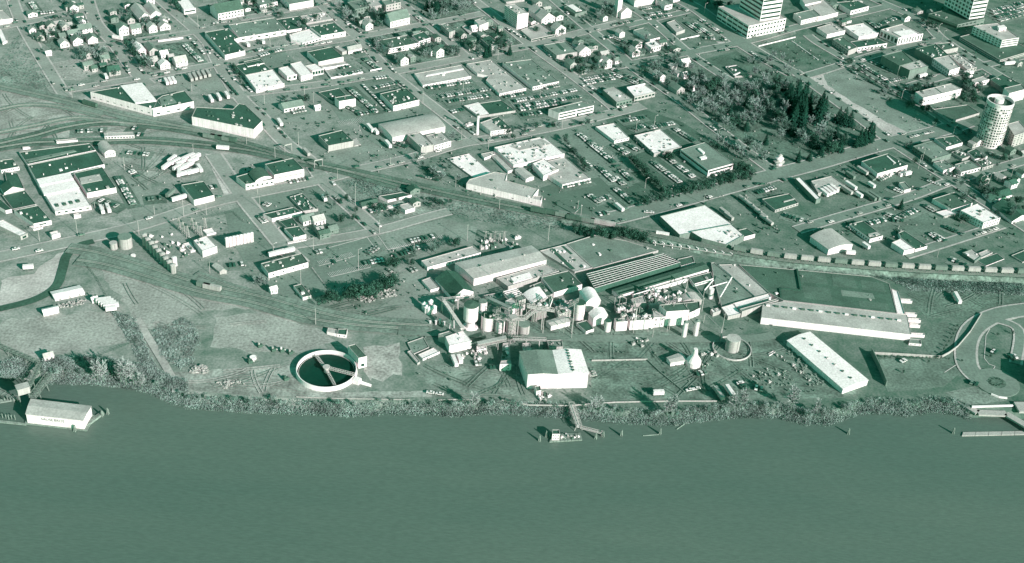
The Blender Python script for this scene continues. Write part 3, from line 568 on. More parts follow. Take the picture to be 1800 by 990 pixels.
# ---- wheel tracks worn into the dirt yards
def wheel_tracks(poly, n, seed, tones=(.145, .19, .22), L=(18, 60)):
    r = random.Random(seed); ms = [mg('worn_%02d' % int(t*100), t, .2, .25) for t in tones]
    xs = [p[0] for p in poly]; ys = [p[1] for p in poly]; k = 0; tries = 0
    while k < n and tries < n*20:
        tries += 1; x, y = r.uniform(min(xs), max(xs)), r.uniform(min(ys), max(ys))
        if not in_poly(x, y, poly): continue
        p = gp(x, y); a = radians(34 if r.random() < .6 else 124)+r.gauss(0, .45); cv = r.gauss(0, .022); P = [p.copy()]; st = 4
        for j in range(int(r.uniform(*L)/st)):
            a += cv*st*.5; p = p+Vector((cos(a), sin(a), 0))*st; P.append(p.copy())
        P = [v for v in P if in_poly(*PX(v), poly)]
        if len(P) < 7: continue
        k += 1; z = nextz()*.5+.02; m = r.choice(ms); w = r.uniform(.3, .8)
        for sd_ in (-1.1, 1.1): o = ribbon_mesh(P, w, ZI[0]-.02+k*.0001, sd_).build('wheel_track', m); o['kind'] = 'structure'
tile('g')
wheel_tracks([(700, 575), (780, 560), (1250, 590), (1380, 590), (1520, 690), (1490, 705), (1040, 705), (1040, 640), (920, 600), (720, 600)], 26, 3)
wheel_tracks([(300, 660), (520, 640), (540, 690), (620, 705), (760, 686), (760, 699), (420, 694), (308, 674)], 12, 4, (.25, .42))
wheel_tracks([(745, 640), (930, 640), (930, 700), (760, 705)], 12, 5)
wheel_tracks([(0, 145), (90, 175), (160, 205), (300, 225), (210, 245), (0, 258)], 16, 6)
wheel_tracks([(205, 248), (290, 262), (340, 290), (330, 330), (230, 340), (215, 290)], 14, 7)
wheel_tracks([(1590, 500), (1780, 500), (1800, 540), (1720, 555), (1630, 560), (1600, 530)], 10, 8)
wheel_tracks([(460, 530), (560, 560), (700, 560), (760, 540), (690, 520), (560, 540)], 10, 10)
wheel_tracks([(170, 470), (330, 510), (460, 545), (560, 580), (380, 600), (240, 560)], 5, 11, (.30, .42))

# ---- railway
BAL = mg('ballast', .07, .2, .25); BALW = mg('ballast_pale', .15, .2, .25)
BED = mg('rail_bed', .13, .25, .3); BEDW = mg('rail_bed_pale', .205, .25, .3)
def track(label, pts, m=BAL, w=4.6, sub=None):
    P = smoothline([gp(*p) for p in pts], 8); c = P[len(P)//2].copy(); c.z = 0
    o = ribbon_mesh(P, 13 if w > 4 else 8, nextz()+.06).build('rail_bed', BED if m is BAL else BEDW); o['kind'] = 'structure'
    ob = empty('railway_track', c, label, 'track', 'railway tracks')
    def off(bm): return [v-c for v in bm.v]
    z = nextz()+.12
    bm = ribbon_mesh(P, w, z); bm.build('ballast', m, ob, c)
    for s in (-.72, .72):
        r = MB()
        for i in range(len(P)-1):
            d = (P[i+1]-P[i]).normalized(); nn = Vector((-d.y, d.x, 0))
            r.bar(P[i]+nn*s+Vector((0, 0, z+.1)), P[i+1]+nn*s+Vector((0, 0, z+.1)), .16, .2)
        r.build('rail', M_STEEL, ob, c)
    return P
MAIN = [(200, 216), (330, 230), (430, 256), (500, 276), (560, 291), (640, 308), (720, 326), (820, 348), (960, 376), (1080, 402), (1200, 430), (1330, 456), (1440, 469), (1600, 481), (1800, 490), (1860, 492)]
EMB = smoothline([gp(*p) for p in MAIN[8:]], 8)
track('curving main line track running past the cluster of tanks', [(-20, 258), (60, 240), (120, 224)]+MAIN[:9])
track('inner track of the main line beside the brick works yard', [(-20, 264), (60, 252), (160, 250), (260, 248), (360, 256), (440, 266), (520, 284), (600, 300), (700, 328)])
track('northern siding curving round the white wedge warehouse', [(-10, 150), (90, 172), (141, 184), (222, 205), (330, 226), (430, 250)], BALW)
track('siding crossing the open yard at far left', [(-10, 236), (60, 222), (140, 208), (240, 222)], BALW, 3.5)
track('siding along the top of the sandy yard', [(-10, 196), (40, 186), (100, 188), (180, 205)], BALW, 3.5)
track('plant spur running past the small office', [(120, 437), (170, 445), (250, 468), (345, 498), (460, 523), (560, 550), (640, 566), (760, 574)], BALW)
track('second plant spur below the stub of boxcars', [(135, 458), (200, 470), (345, 513), (440, 532), (540, 560), (620, 572), (700, 578)], BALW)
track('short spur beside the tank farm', [(345, 482), (395, 502), (432, 512)], BALW, 3.2)
# raised eastern part of the main line on an embankment
EH = 3.0
b = MB(); prev = None
for i, p in enumerate(EMB):
    d = (EMB[min(i+1, len(EMB)-1)]-EMB[max(i-1, 0)]).normalized(); nn = Vector((-d.y, d.x, 0)); hh = EH*min(1, i/14)+.15
    row = [p+nn*8, p+nn*4+Vector((0, 0, hh)), p-nn*4+Vector((0, 0, hh)), p-nn*8]
    if prev:
        for k in range(3): b.quad(prev[k+1], row[k+1], row[k], prev[k])
    prev = row
eo = b.build('embankment', mg('embankment', .17, .4, .4, .12)); eo['kind'] = 'structure'
c0 = EMB[40].copy(); c0.z = 0
ob = empty('railway_track', c0, 'raised main line track carrying the freight train along embankment', 'track', 'railway tracks')
bm = MB(); LIFT = []
for i, p in enumerate(EMB): LIFT.append(p+Vector((0, 0, EH*min(1, i/14)+.2)))
pv = None
for i, p in enumerate(LIFT):
    d = (LIFT[min(i+1, len(LIFT)-1)]-LIFT[max(i-1, 0)]); d.z = 0; d.normalize(); nn = Vector((-d.y, d.x, 0)); row = (p+nn*3.4, p-nn*3.4)
    if pv: bm.quad(pv[1], row[1], row[0], pv[0])
    pv = row
bm.build('ballast', BAL, ob, c0)
for s in (-2.3, -.8, .8, 2.3):
    r = MB()
    for i in range(len(LIFT)-1):
        d = (LIFT[i+1]-LIFT[i]); d.normalize(); nn = Vector((-d.y, d.x, 0)).normalized()
        r.bar(LIFT[i]+nn*s+Vector((0, 0, .12)), LIFT[i+1]+nn*s+Vector((0, 0, .12)), .16, .2)
    r.build('rail', M_STEEL, ob, c0)

# ================================================================== BUILDINGS
W2 = [(0, 2, 6)]
# ---------- tile a0 : upper left
tile('a0')
bld('warehouse', 'rust-stained white warehouse cut by the left edge at top', [(-80, 185), (108, 160), (-160, 110)], 42, 'L', 'W', nv=3)
bld('shed', 'long narrow white shed near the upper left edge', [(22, 372), (62, 352), (-25, 265)], 20, 'W', 'W')
bld('church_hall', 'pale twin-gabled hall, left gable of the pair', [(1210, 165), (1312, 140), (1130, 72)], 28, 'L', 'W', 'gs', rise=.35)
bld('church_hall', 'pale twin-gabled hall, right gable of the pair', [(1312, 132), (1402, 118), (1250, 52)], 26, 'L', 'W', 'gs', rise=.35)
bld('office', 'white box office at top beside the street of parked cars', [(1600, 85), (1702, 68), (1530, -10)], 45, 'W', 'W', win=[(0, 1, 1, .9, .3)])
GL = ['lone white house at the top of the far left lot', 'broad white-fronted house with hipped grey roof at the block end', 'tall pale-roofed house at the back of the far left block', 'long low white house across the block middle', 'white gabled house facing the street, middle of the front row', 'white house with square grey roof at the right front corner', 'pale flat-looking house at the left front corner', 'pale white house in the second row, left', 'grey hipped house at the back left of the block', 'tiny pale cottage at the far left of the block', 'grey-roofed cottage behind the left front corner', 'small gabled house at the rear right of the block']
for gl, (x, y, f, d, h, r, w) in zip(GL, [(608, 72, 8, 10, 5, 'M', 'W'), (690, 262, 12, 9, 4.5, 'M', 'W'), (540, 240, 7, 10, 5, 'L', 'L'), (595, 300, 11, 7, 4, 'M', 'W'), (635, 362, 9, 9, 5, 'M', 'W'),
                              (765, 350, 9, 9, 4.5, 'M', 'W'), (525, 388, 8, 9, 4, 'L', 'W'), (402, 290, 8, 7, 4.5, 'L', 'W'), (410, 232, 8, 8, 4.5, 'M', 'L'), (255, 268, 6, 6, 4, 'L', 'W'), (320, 330, 7, 8, 4, 'M', 'L'), (690, 190, 6, 6, 5, 'M', 'W')]):
    house(gl, x, y, f, d, h, r, w, group='houses in the far left block')
house('tall white two-storey house at the street corner', 1035, 255, 9, 9, 7.5, 'M', 'W', 'gs')
for (x, y, f, d, h, r, w) in [(1145, 255, 9, 8, 5.5, 'M', 'W'), (1295, 245, 8, 8, 5.5, 'L', 'W'), (1392, 238, 10, 7, 4, 'L', 'W'), (1390, 196, 8, 6, 4, 'L', 'W'), (1110, 180, 7, 7, 4, 'D', 'L')]:
    house('small house in the row right of the tall white house', x, y, f, d, h, r, w, group='houses in row beside the hall')
house('tiny white shed alone in the rough grass', 400, 465, 5, 3.5, 3, 'W', 'W', 'gf')
house('dark-roofed bungalow with columned porch above the wedge warehouse', 950, 628, 10, 9, 4.5, 'K', 'L', 'gf')
for (x, y, f, d, h, r) in [(750, 480, 5, 6, 4, 'M'), (880, 520, 8, 7, 4, 'M'), (800, 600, 5, 5, 3.5, 'D')]:
    house('small weathered house among trees near the bungalow', x, y, f, d, h, r, 'L', group='houses near the bungalow')
house('steep white-roofed long house at the left of the tree-lined block', 1195, 450, 8, 15, 4.5, 'W', 'W', 'gs')
house('steep grey-roofed long house in the tree-lined block', 1300, 448, 8, 15, 4.5, 'M', 'L', 'gs')
for (x, y, f, d, h, r) in [(1312, 540, 7, 8, 4.5, 'L'), (1395, 572, 9, 7, 4.5, 'W'), (1402, 480, 7, 7, 4.5, 'W'), (1530, 548, 11, 10, 4.5, 'L'), (1470, 500, 5, 5, 3.5, 'L')]:
    house('white house crowding the corner beside the walled lawn', x, y, f, d, h, r, 'W', group='houses beside the walled lawn')
bld('warehouse', 'wedge-shaped white warehouse with dark roof and one pale raised bay', [(785, 798), (1322, 945), (1410, 925), (1240, 726), (1045, 755)], 66, 'K', 'W', nv=5,
    win=[(0, 1, 9, .3, .2, .1, .55)], patches=[('W', [(1048, 756), (1180, 908), (1362, 884), (1236, 730)], 1.2)])
bld('warehouse', 'white flat-roofed annex at the blunt end of the wedge warehouse', [(1330, 955), (1685, 882), (1605, 788), (1412, 832), (1372, 860)], 62, 'K', 'W', nv=6,
    win=[(0, 1, 4, .35, .3, .0, .6)], patches=[('M', [(1385, 860), (1480, 830), (1540, 895), (1405, 920)], .3)])
# ---------- tile a1
tile('a1')
bld('hall', 'large white hall with dark gabled roof and dormers', [(115, 118), (336, 78), (45, 55)], 62, 'D', 'W', 'gf', rise=.3, win=[(0, 2, 8)])
bld('office', 'white office with a row of dark windows at the top edge', [(480, 48), (632, 14), (430, 0)], 34, 'M', 'W', win=[(0, 1, 8, .4, .4)], nv=2)
bld('warehouse', 'plain white slab-walled building at the top edge', [(737, 38), (945, 2), (655, -45)], 58, 'M', 'W')
bld('car_dealership', 'dark-roofed L-shaped shop wing dotted with white vents', [(175, 480), (350, 440), (255, 345), (295, 328), (205, 245), (0, 280)], 45, 'K', 'W', nv=16)
bld('car_dealership', 'long grey-roofed workshop with bright front wall', [(300, 328), (707, 262), (208, 215)], 42, 'M', 'W', nv=14, win=[(0, 1, 6, .4, .3)])
bld('workshop', 'dark twin-roofed workshop behind the white showroom', [(712, 266), (908, 236), (620, 168)], 22, 'K', 'W', nv=9)
bld('workshop', 'pale speckled roof shed behind the dark showroom', [(885, 202), (1118, 162), (830, 140)], 14, 'L', 'L', nv=24)
bld('showroom', 'white-roofed showroom with curved corner opening to street', [(850, 374), (1015, 328), (915, 250), (735, 300), (750, 345)], 28, 'W', 'W', nv=3, win=[(0, 1, 6, .6, .5)])
bld('showroom', 'dark square-roofed showroom with white street front', [(1012, 310), (1225, 274), (910, 230)], 44, 'K', 'W', nv=11, win=[(0, 1, 3, .2, .3)])
bld('store', 'white-roofed front half of the corner store', [(446, 778), (692, 724), (352, 655)], 38, 'W', 'W', nv=12, win=[(0, 1, 4, .3, .3, .5, 1)])
bld('store', 'dark-roofed rear half of the corner store', [(352, 652), (574, 608), (258, 566)], 37, 'K', 'L', nv=5)
bld('penthouse', 'small dark-topped block standing at the rear of the corner store', [(372, 578), (518, 548), (338, 535)], 40, 'K', 'W')
bld('office', 'small white cubic office with two dark windows', [(716, 664), (802, 645), (640, 592)], 44, 'W', 'W', win=[(0, 1, 2, .5, .5)])
bld('office', 'stepped white office block in the middle of the trio', [(836, 664), (936, 640), (742, 555)], 48, 'W', 'W', win=[(0, 1, 4, .6, .3, 0, .4)])
bld('office', 'white glass-fronted office at the right of the trio', [(936, 616), (1032, 598), (868, 572)], 48, 'W', 'W', win=[(0, 1, 4, .8, .6)])
bld('warehouse', 'tall dark-roofed warehouse left of the fenced car lot', [(990, 540), (1206, 494), (890, 450)], 46, 'K', 'W', nv=2)
bld('lean_to', 'low pale lean-to along the front of the dark warehouse', [(1022, 592), (1248, 556), (1000, 570)], 22, 'L', 'W')
bld('shed', 'small pale shed wedged beside the dark warehouse', [(1196, 452), (1236, 440), (1130, 410)], 28, 'L', 'L')
bld('shed', 'white gabled shed at the street side of the car lot', [(1250, 446), (1366, 420), (1232, 406)], 28, 'L', 'W', 'gf', rise=.2)
bld('apartment_block', 'dark-roofed two-part apartment block behind street trees', [(1596, 426), (1866, 372), (1760, 305), (1500, 352)], 44, 'D', 'W', nv=5, win=[(0, 2, 9)])
house('white gabled house with dark windows beside the apartment block', 1706, 525, 8, 10, 6, 'M', 'W', 'gs')
bld('school', 'grey blocky school building, left wing among trees', [(1306, 82), (1432, 54), (1240, 20)], 58, 'M', 'M', nv=4, win=[(0, 2, 5, .4, .4)])
bld('school', 'pale central block of the school at the top edge', [(1440, 60), (1560, 40), (1400, 0)], 40, 'L', 'L', nv=3)
bld('school', 'grey right wing of the school at the top edge', [(1576, 45), (1706, 18), (1540, 5)], 58, 'M', 'L', nv=2, win=[(0, 2, 5, .4, .4)])
bld('hall', 'long white building with grey gable roof below the school', [(1616, 190), (1784, 150), (1560, 130)], 58, 'M', 'W', 'gf', rise=.3, win=[(0, 2, 5, .3, .4)])
house('small white house below the left school wing', 1400, 228, 8, 8, 5, 'L', 'W', 'gs')
bld('store', 'dark-roofed store with white band front beside the car rows', [(1640, 922), (1866, 868), (1525, 815)], 50, 'K', 'W', nv=20, win=[(0, 1, 7, .8, .25, .45, .9)])
bld('shop', 'white-fronted cube shop beside the angled car rows', [(1168, 882), (1312, 858), (1130, 848)], 68, 'K', 'W', nv=2)
bld('shop', 'low dark-roofed shop with pale parapet behind the white cube', [(1112, 886), (1232, 828), (1170, 765), (988, 802)], 24, 'K', 'L', nv=6)
bld('house', 'wide house with grey gabled roof and carport near rail crossing', [(690, 948), (866, 916), (640, 905)], 34, 'M', 'W', 'gf', rise=.3, win=[(0, 1, 5)])
house('small white shed beside the wide gabled house', 962, 938, 5, 3.5, 3.5, 'W', 'W')
tile('g')
bld('warehouse', 'many-sided dark-roofed white warehouse beside the rail crossing', [(337, 205), (446, 227.3), (461, 212), (430.5, 183.5), (420, 181.5), (409.5, 191.5), (345, 188)], 16.5, 'K', 'W', nv=14)
# ---------- tile a2
tile('a2')
bld('apartment_block', 'white-walled dark-roofed block above the small white house', [(80, 362), (182, 328), (20, 306)], 42, 'K', 'W', nv=2, win=[(0, 2, 4)])
house('upright white house at the corner beside the dense shrubs', 236, 452, 8, 8, 6.5, 'M', 'W', 'gs')
bld('apartment_block', 'narrow brick apartment block with pale front end', [(346, 282), (396, 264), (272, 214)], 55, 'M', 'L', nv=4, win=[(-1, 3, 7, .35, .4), (0, 3, 2, .3, .4)])
bld('apartment_block', 'tall white stepped apartment house with many windows', [(610, 222), (686, 194), (565, 178)], 60, 'L', 'W', nv=2, win=[(0, 3, 4, .35, .4)])
house('low white house left of the stepped apartment house', 545, 250, 7, 5, 4, 'W', 'W')
house('small gabled house among trees below the brick apartment block', 520, 402, 7, 9, 5, 'D', 'L', 'gs')
house('grey-roofed house below the long pale garage', 450, 310, 6, 6, 4, 'D', 'L', 'gs')
bld('garage', 'long pale-roofed garage row between apartment houses', [(520, 292), (552, 278), (455, 232)], 12, 'L', 'L')
bld('apartment_block', 'dark-roofed apartment block with pale end wall', [(702, 408), (786, 386), (608, 328)], 36, 'K', 'L', nv=5, win=[(-1, 2, 9, .4, .4), (0, 2, 3, .35, .4)])
bld('office_tower', 'slim white eight-storey office tower with shaded gridded side', [(940, 126), (1035, 112), (828, 45)], 132, 'L', 'W', nv=6, win=[(-1, 8, 9, .55, .5), (0, 8, 3, .22, .35)])
bld('parking_deck', 'open pale parking deck below the slim office tower', [(1060, 342), (1266, 298), (1130, 200), (965, 262)], 24, 'L', 'L', win=[(0, 1, 1, .95, .5)])
bld('office', 'pale block behind the slim tower at the top edge', [(840, 18), (1000, -8), (780, -30)], 20, 'M', 'L')
house('large white house with steep hipped roofs, upper of three', 1092, 120, 13, 12, 6, 'L', 'W', 'gs')
house('broad white house with steep roof, middle of three', 1150, 172, 16, 12, 6, 'L', 'W', 'gs')
house('white corner house, lowest of three', 1272, 262, 12, 9, 6, 'L', 'W', 'gs')
bld('bank', 'flat-roofed bank with one white roof slab in a treed lot', [(1440, 122), (1542, 92), (1342, 60)], 30, 'D', 'M', nv=2, patches=[('W', [(1365, 50), (1420, 42), (1500, 95), (1445, 102)], .5)])
bld('mall_shop', 'pale long low school wing with white skylight strip', [(116, 742), (536, 662), (40, 640)], 22, 'L', 'W', nv=2, win=[(0, 1, 16, .4, .4)], patches=[('W', [(140, 668), (150, 655), (468, 598), (470, 606)], .5)])
bld('mall_shop', 'pale flat school block with dark roof wells in the middle', [(782, 816), (1015, 766), (708, 518), (495, 555), (590, 640), (690, 660), (665, 698)], 25, 'L', 'W', nv=26, win=[(0, 1, 14, .45, .5)])
bld('mall_shop', 'grey flat school block nearest the tree-lined street', [(1072, 756), (1300, 708), (1060, 515), (810, 545)], 32, 'M', 'W', nv=18, win=[(0, 1, 13, .5, .5)])
bld('apartment_block', 'grey flat-roofed block with long shaded side and dark roof slot', [(1280, 482), (1466, 450), (1165, 390)], 46, 'M', 'L', nv=2, win=[(-1, 2, 8, .4, .4)], patches=[('K', [(1260, 378), (1290, 372), (1350, 430), (1320, 437)], .05)])
house('slim white gabled house at the rear of the grey block', 1455, 398, 6, 8, 6, 'M', 'W', 'gs')
house('white house with steps right of the grey block', 1480, 455, 13, 8, 6, 'L', 'W', 'gs')
house('ornate small house in the trees below the grey block', 1400, 568, 7, 10, 5.5, 'M', 'L', 'gs')
house('narrow tall white house, left of the pair with fenced yard', 1650, 530, 5, 8, 7, 'M', 'W', 'gs')
house('white gabled house, right of the pair with fenced yard', 1704, 545, 8, 10, 7, 'L', 'W', 'gs')
bld('laundry', 'half pale half dark flat roof behind the chimney', [(592, 1012), (922, 962), (470, 918)], 18, 'K', 'L', nv=4, patches=[('W', [(475, 920), (598, 892), (690, 990), (600, 1008)], .2)])
bld('office', 'two-storey office with white fascia and ribbon windows', [(1300, 985), (1604, 918), (1500, 880), (1210, 950)], 60, 'M', 'W', nv=3, win=[(0, 2, 2, .92, .4)])
bld('house', 'white house block at left edge of the apartment corner', [(-30, 402), (56, 378), (-100, 335)], 40, 'K', 'W', nv=2)
# ---------- tile a3
tile('a3')
ob, R, h = bld('church', 'white stone church with square tower beside the car park', [(62, 112), (152, 96), (0, 62)], 55, 'L', 'W', 'gs', win=[(0, 2, 5, .3, .5)], rise=.35, cat='church')
b = MB(); t = R[0]*.5+R[3]*.5; b.box(t-ob.location+Vector((0, 0, 11)), BD*2.6, AD*2.6, (0, 0, 11)); b.box(t-ob.location+Vector((0, 0, 22.4)), BD*2.9, AD*2.9, (0, 0, .4)); b.build('bell_tower', mw('W'), ob)
bld('warehouse', 'big white wall cut by the top edge left of car park', [(178, 8), (356, -22), (120, -40)], 55, 'L', 'W')
bld('shop', 'white cubic shop at the top of the car park', [(440, 52), (506, 34), (360, -5)], 44, 'M', 'W', nv=3, win=[(0, 1, 1, .7, .2)])
bld('shop', 'bright white building at the top edge beside the boulevard', [(515, -5), (572, -18), (470, -30)], 30, 'W', 'W')
bld('office_podium', 'broad pale podium of the tower with rows of ribbon windows', [(1170, 226), (1496, 158), (1240, 8), (905, 58)], 116, 'L', 'W', nv=2, win=[(0, 3, 12, .6, .4), (-1, 3, 6, .88, .4)])
hp = HG(*q(1170, 226), 116/TS)
bld('office_tower', 'tall banded office tower rising from its podium, cut by top edge', [(1266, 185), (1437, 158), (1262, 50), (1085, 70)], 0, 'L', 'W', zb=hp-.5, base=True, hm=46, win=[(0, 10, 1, .96, .42), (-1, 10, 1, .96, .42)])
bld('office', 'white corner block with square windows right of the tower', [(1628, 178), (1800, 138), (1560, 118)], 44, 'M', 'W', nv=4, win=[(0, 2, 6, .4, .4)])
bld('store', 'white building at the top edge right of the tower', [(1660, 40), (1800, 8), (1620, -20)], 50, 'L', 'W')
bld('shop', 'long low grey-roofed shop with white end wall', [(310, 346), (397, 324), (256, 240), (165, 262)], 30, 'M', 'W', nv=2)
bld('shop', 'white shop with three dark doors below the grey-roofed shop', [(320, 418), (408, 392), (266, 374)], 44, 'W', 'W', win=[(0, 1, 4, .4, .5)])
bld('bank', 'small pale bank beside the gravel car park', [(540, 282), (616, 256), (455, 196)], 28, 'L', 'L', nv=2)
house('small house with porch beside the car park corner', 160, 460, 9, 9, 5, 'L', 'W', 'gs')
house('tall white gabled house facing the tree-lined street', 400, 672, 6, 12, 6, 'L', 'W', 'gs')
house('white boxy house on the corner above the park', 598, 552, 9, 7, 4.5, 'W', 'W', 'gf')
house('small white house in the trees above the park', 608, 655, 5, 5, 4, 'W', 'W', 'gf')
house('grey hipped house among trees at the park corner', 545, 790, 9, 13, 4.5, 'M', 'L', 'gs')
bld('restaurant', 'dark striped-roof restaurant with white entry gables', [(1050, 662), (1196, 656), (1062, 566), (965, 582)], 16, 'K', 'L', nv=4, patches=[('W', [(1030, 655), (1090, 630), (1095, 636), (1045, 662)], .6), ('W', [(968, 582), (1062, 568), (1066, 572), (972, 587)], .4)])
bld('clinic', 'pale-roofed clinic with shaded wall, left of a pair', [(20, 890), (156, 858), (0, 752), (-100, 782)], 52, 'L', 'M', nv=5, win=[(0, 1, 5, .6, .4)])
bld('clinic', 'white-roofed clinic, right of a pair beside the street', [(176, 842), (356, 800), (262, 735), (112, 770)], 44, 'W', 'L', nv=3, win=[(0, 1, 6, .7, .4)], patches=[('W', [(105, 768), (264, 733), (268, 738), (112, 774)], 1.2)])
# ---------- tile a4
tile('a4')
bld('store', 'white slab-fronted store at the upper edge beside the boulevard', [(-10, 152), (166, 106), (-130, 40)], 40, 'L', 'W', nv=2)
bld('shop', 'dark-roofed shop with white front at the top edge', [(276, 94), (434, 54), (330, 5), (150, 20)], 42, 'K', 'W', nv=4, win=[(0, 1, 5, .4, .3)])
bld('shop', 'pale-roofed shop at left of the white shop block', [(70, 300), (228, 264), (120, 200), (-20, 240)], 36, 'L', 'W', nv=3)
bld('shop', 'white two-level shop in the middle of its block', [(346, 320), (518, 286), (390, 200), (215, 230)], 36, 'W', 'W', nv=5)
bld('shop', 'dark-sided two-storey corner shop with pale end', [(256, 440), (332, 412), (205, 320), (120, 342)], 46, 'D', 'L', nv=4, win=[(-1, 2, 7, .4, .4)])
bld('shop', 'dark-roofed shop with long white street front', [(336, 414), (592, 376), (500, 328), (272, 362)], 40, 'K', 'W', nv=6, win=[(0, 1, 9, .6, .35)])
bld('bank', 'bright white bank with tall slit windows and thick parapet', [(690, 330), (906, 292), (730, 205), (535, 258)], 66, 'L', 'W', nv=3, par=.9, win=[(0, 1, 9, .38, .72), (-1, 1, 5, .6, .6)], patches=[('W', [(640, 285), (790, 262), (850, 298), (715, 325)], .8)])
bld('office_podium', 'dark low podium with pale window band under the far tower', [(1206, 214), (1442, 160), (1200, 60), (950, 122)], 62, 'D', 'M', nv=8, win=[(0, 2, 7, .7, .45), (-1, 1, 1, .95, .3)])
bld('office_tower', 'dark-sided tower with white banded face, cut by top edge', [(1302, 170), (1432, 150), (1250, 20), (1085, 45)], 0, 'L', 'W', zb=9, base=True, hm=44, win=[(0, 10, 1, .96, .42), (-1, 10, 8, .6, .5)])
bld('office_podium', 'long dark low office with banded white front at right edge', [(1576, 522), (1850, 440), (1500, 250), (1226, 318)], 36, 'D', 'L', nv=6, win=[(0, 2, 1, .96, .35), (-1, 2, 1, .96, .35)])
bld('office', 'mid-rise office with dark side wall and banded pale front', [(1594, 350), (1740, 328), (1560, 200), (1342, 226)], 104, 'L', 'W', nv=4, win=[(0, 5, 1, .94, .42), (-1, 5, 9, .5, .45)], patches=[('W', [(1545, 250), (1600, 240), (1625, 262), (1560, 275)], 3)])
bld('office', 'grey-roofed rear of the office with blank dark side', [(700, 572), (826, 536), (722, 440), (546, 484)], 88, 'D', 'M', nv=2)
bld('office', 'pale-roofed front of the office facing the bus stop', [(790, 612), (950, 574), (880, 522), (708, 574)], 84, 'L', 'M', nv=5)
bld('store', 'dark-roofed store with many white vents and shaded side', [(990, 508), (1130, 482), (1012, 380), (838, 424)], 62, 'K', 'M', nv=18)
bld('store', 'pale-roofed three-storey corner building below vented store', [(1136, 612), (1226, 584), (1130, 480), (992, 508)], 64, 'L', 'W', nv=3, win=[(0, 3, 3, .45, .4), (-1, 2, 8, .4, .4)])
bld('store', 'dark block right of the vented store', [(1082, 438), (1212, 412), (1140, 368), (1012, 380)], 40, 'D', 'L', nv=5)
bld('store', 'low cluttered pale roof right of the three-storey corner', [(1288, 604), (1372, 584), (1215, 470), (1130, 484)], 30, 'L', 'L', nv=16, win=[(0, 1, 3, .5, .5)])
bld('store', 'bright white long store with grey roof above the dark lot', [(906, 852), (1240, 772), (1150, 724), (838, 800)], 78, 'L', 'W', nv=2, win=[(0, 1, 9, .35, .15, .1, .9)], patches=[('D', [(1002, 765), (1010, 762), (1078, 815), (1070, 818)], .1)])
bld('apartment_block', 'white gabled block beside the dark car park roof', [(1340, 726), (1482, 690), (1430, 660), (1325, 695)], 44, 'L', 'W', win=[(0, 2, 6, .4, .4)])
bld('store', 'broad dark-roofed block behind the round tower', [(1650, 805), (1800, 755), (1590, 645), (1488, 690)], 40, 'K', 'M', nv=5)
bld('apartment_block', 'white many-windowed block behind the round tower at right edge', [(1656, 812), (1800, 775), (1760, 730), (1610, 765)], 95, 'M', 'W', win=[(0, 5, 7, .35, .4)])
# ---------- round tower
tile('g')
TC = G(1759, 178, 41); TR = 11.4; TH_ = 41.0
tw = empty('round_tower', (TC.x, TC.y, 0), 'tall white cylindrical apartment tower with rings of windows', 'tower')
b = MB(); b.cyl((0, 0), TR, 0, TH_, 56, cap=False); b.build('wall', mw('W'), tw, smooth=True)
b = MB(); b.cyl((0, 0), TR-.1, TH_-1.6, TH_-1.5, 40); b.build('roof', mr('D'), tw)
b = MB(); b.cyl((0, 0), TR-.6, TH_-1.5, TH_+1.2, 56, cap=False); k = len(b.v); b.cyl((0, 0), TR+.3, TH_-.6, TH_+1.2, 56, cap=False)
for j in range(56): b.f.append((j+56, (j+1) % 56+56, k+56+(j+1) % 56, k+56+j)); b.i.append(0)
b.build('parapet_ring', mw('W'), tw)
b = MB(); b.cyl((-1, 1), 4.0, TH_-1.5, TH_+2.2, 24); b.build('penthouse', mw('W'), tw)
for fl in range(15):
    z = 1.4+fl*(TH_-3.2)/15
    b = MB(); b.cyl((0, 0), TR+.35, z-.45, z-.15, 56, cap=False); k = len(b.v)
    for zz in (z-.15, z-.45):
        n0 = len(b.v)
        for r_ in (TR, TR+.35):
            for j in range(56): b.v.append(Vector((r_*cos(2*pi*j/56), r_*sin(2*pi*j/56), zz)))
        for j in range(56):
            f = (n0+j, n0+(j+1) % 56, n0+56+(j+1) % 56, n0+56+j); b.f.append(f if zz < z-.3 else f[::-1]); b.i.append(0)
    b.build('floor_ledge', mw('L'), tw)
    for j in range(30):
        a = 2*pi*j/30
        if sin(a) > .55 or random.random() < .12: continue
        wv = random.uniform(1.0, 2.0); o = add('window', ME_BAND, tw); d = Vector((-sin(a), cos(a), 0)); nn = Vector((cos(a), sin(a), 0)); p = nn*(TR-.03)
        o.matrix_local = Matrix(((d.x*wv, nn.x*2, 0, p.x), (d.y*wv, nn.y*2, 0, p.y), (0, 0, 1.3, z+.25), (0, 0, 0, 1)))
# ---------- tile b4
tile('b4')
bld('apartment_block', 'white many-windowed block below the round tower at right edge', [(1700, 190), (1820, 150), (1740, 60), (1635, 90)], 110, 'L', 'L', win=[(0, 5, 4, .35, .4), (-1, 5, 4, .35, .4)])
bld('store', 'dark flat roof edged by pale canopy left of the round tower', [(1150, 66), (1396, -8), (1290, -80), (992, -40)], 22, 'D', 'L')
bld('depot', 'dark-roofed bus depot with white front and lean-to', [(508, 520), (772, 446), (598, 344), (370, 414)], 52, 'K', 'W', nv=5, win=[(0, 1, 6, .5, .5, 0, .6)], patches=[('W', [(585, 372), (592, 368), (665, 430), (655, 436)], .5)])
bld('shed', 'small white box standing in front of the bus depot', [(712, 524), (772, 506), (690, 508)], 28, 'W', 'W')
bld('lean_to', 'long grey loading canopy along the shaded depot side', [(468, 572), (500, 560), (330, 440)], 18, 'D', 'M')
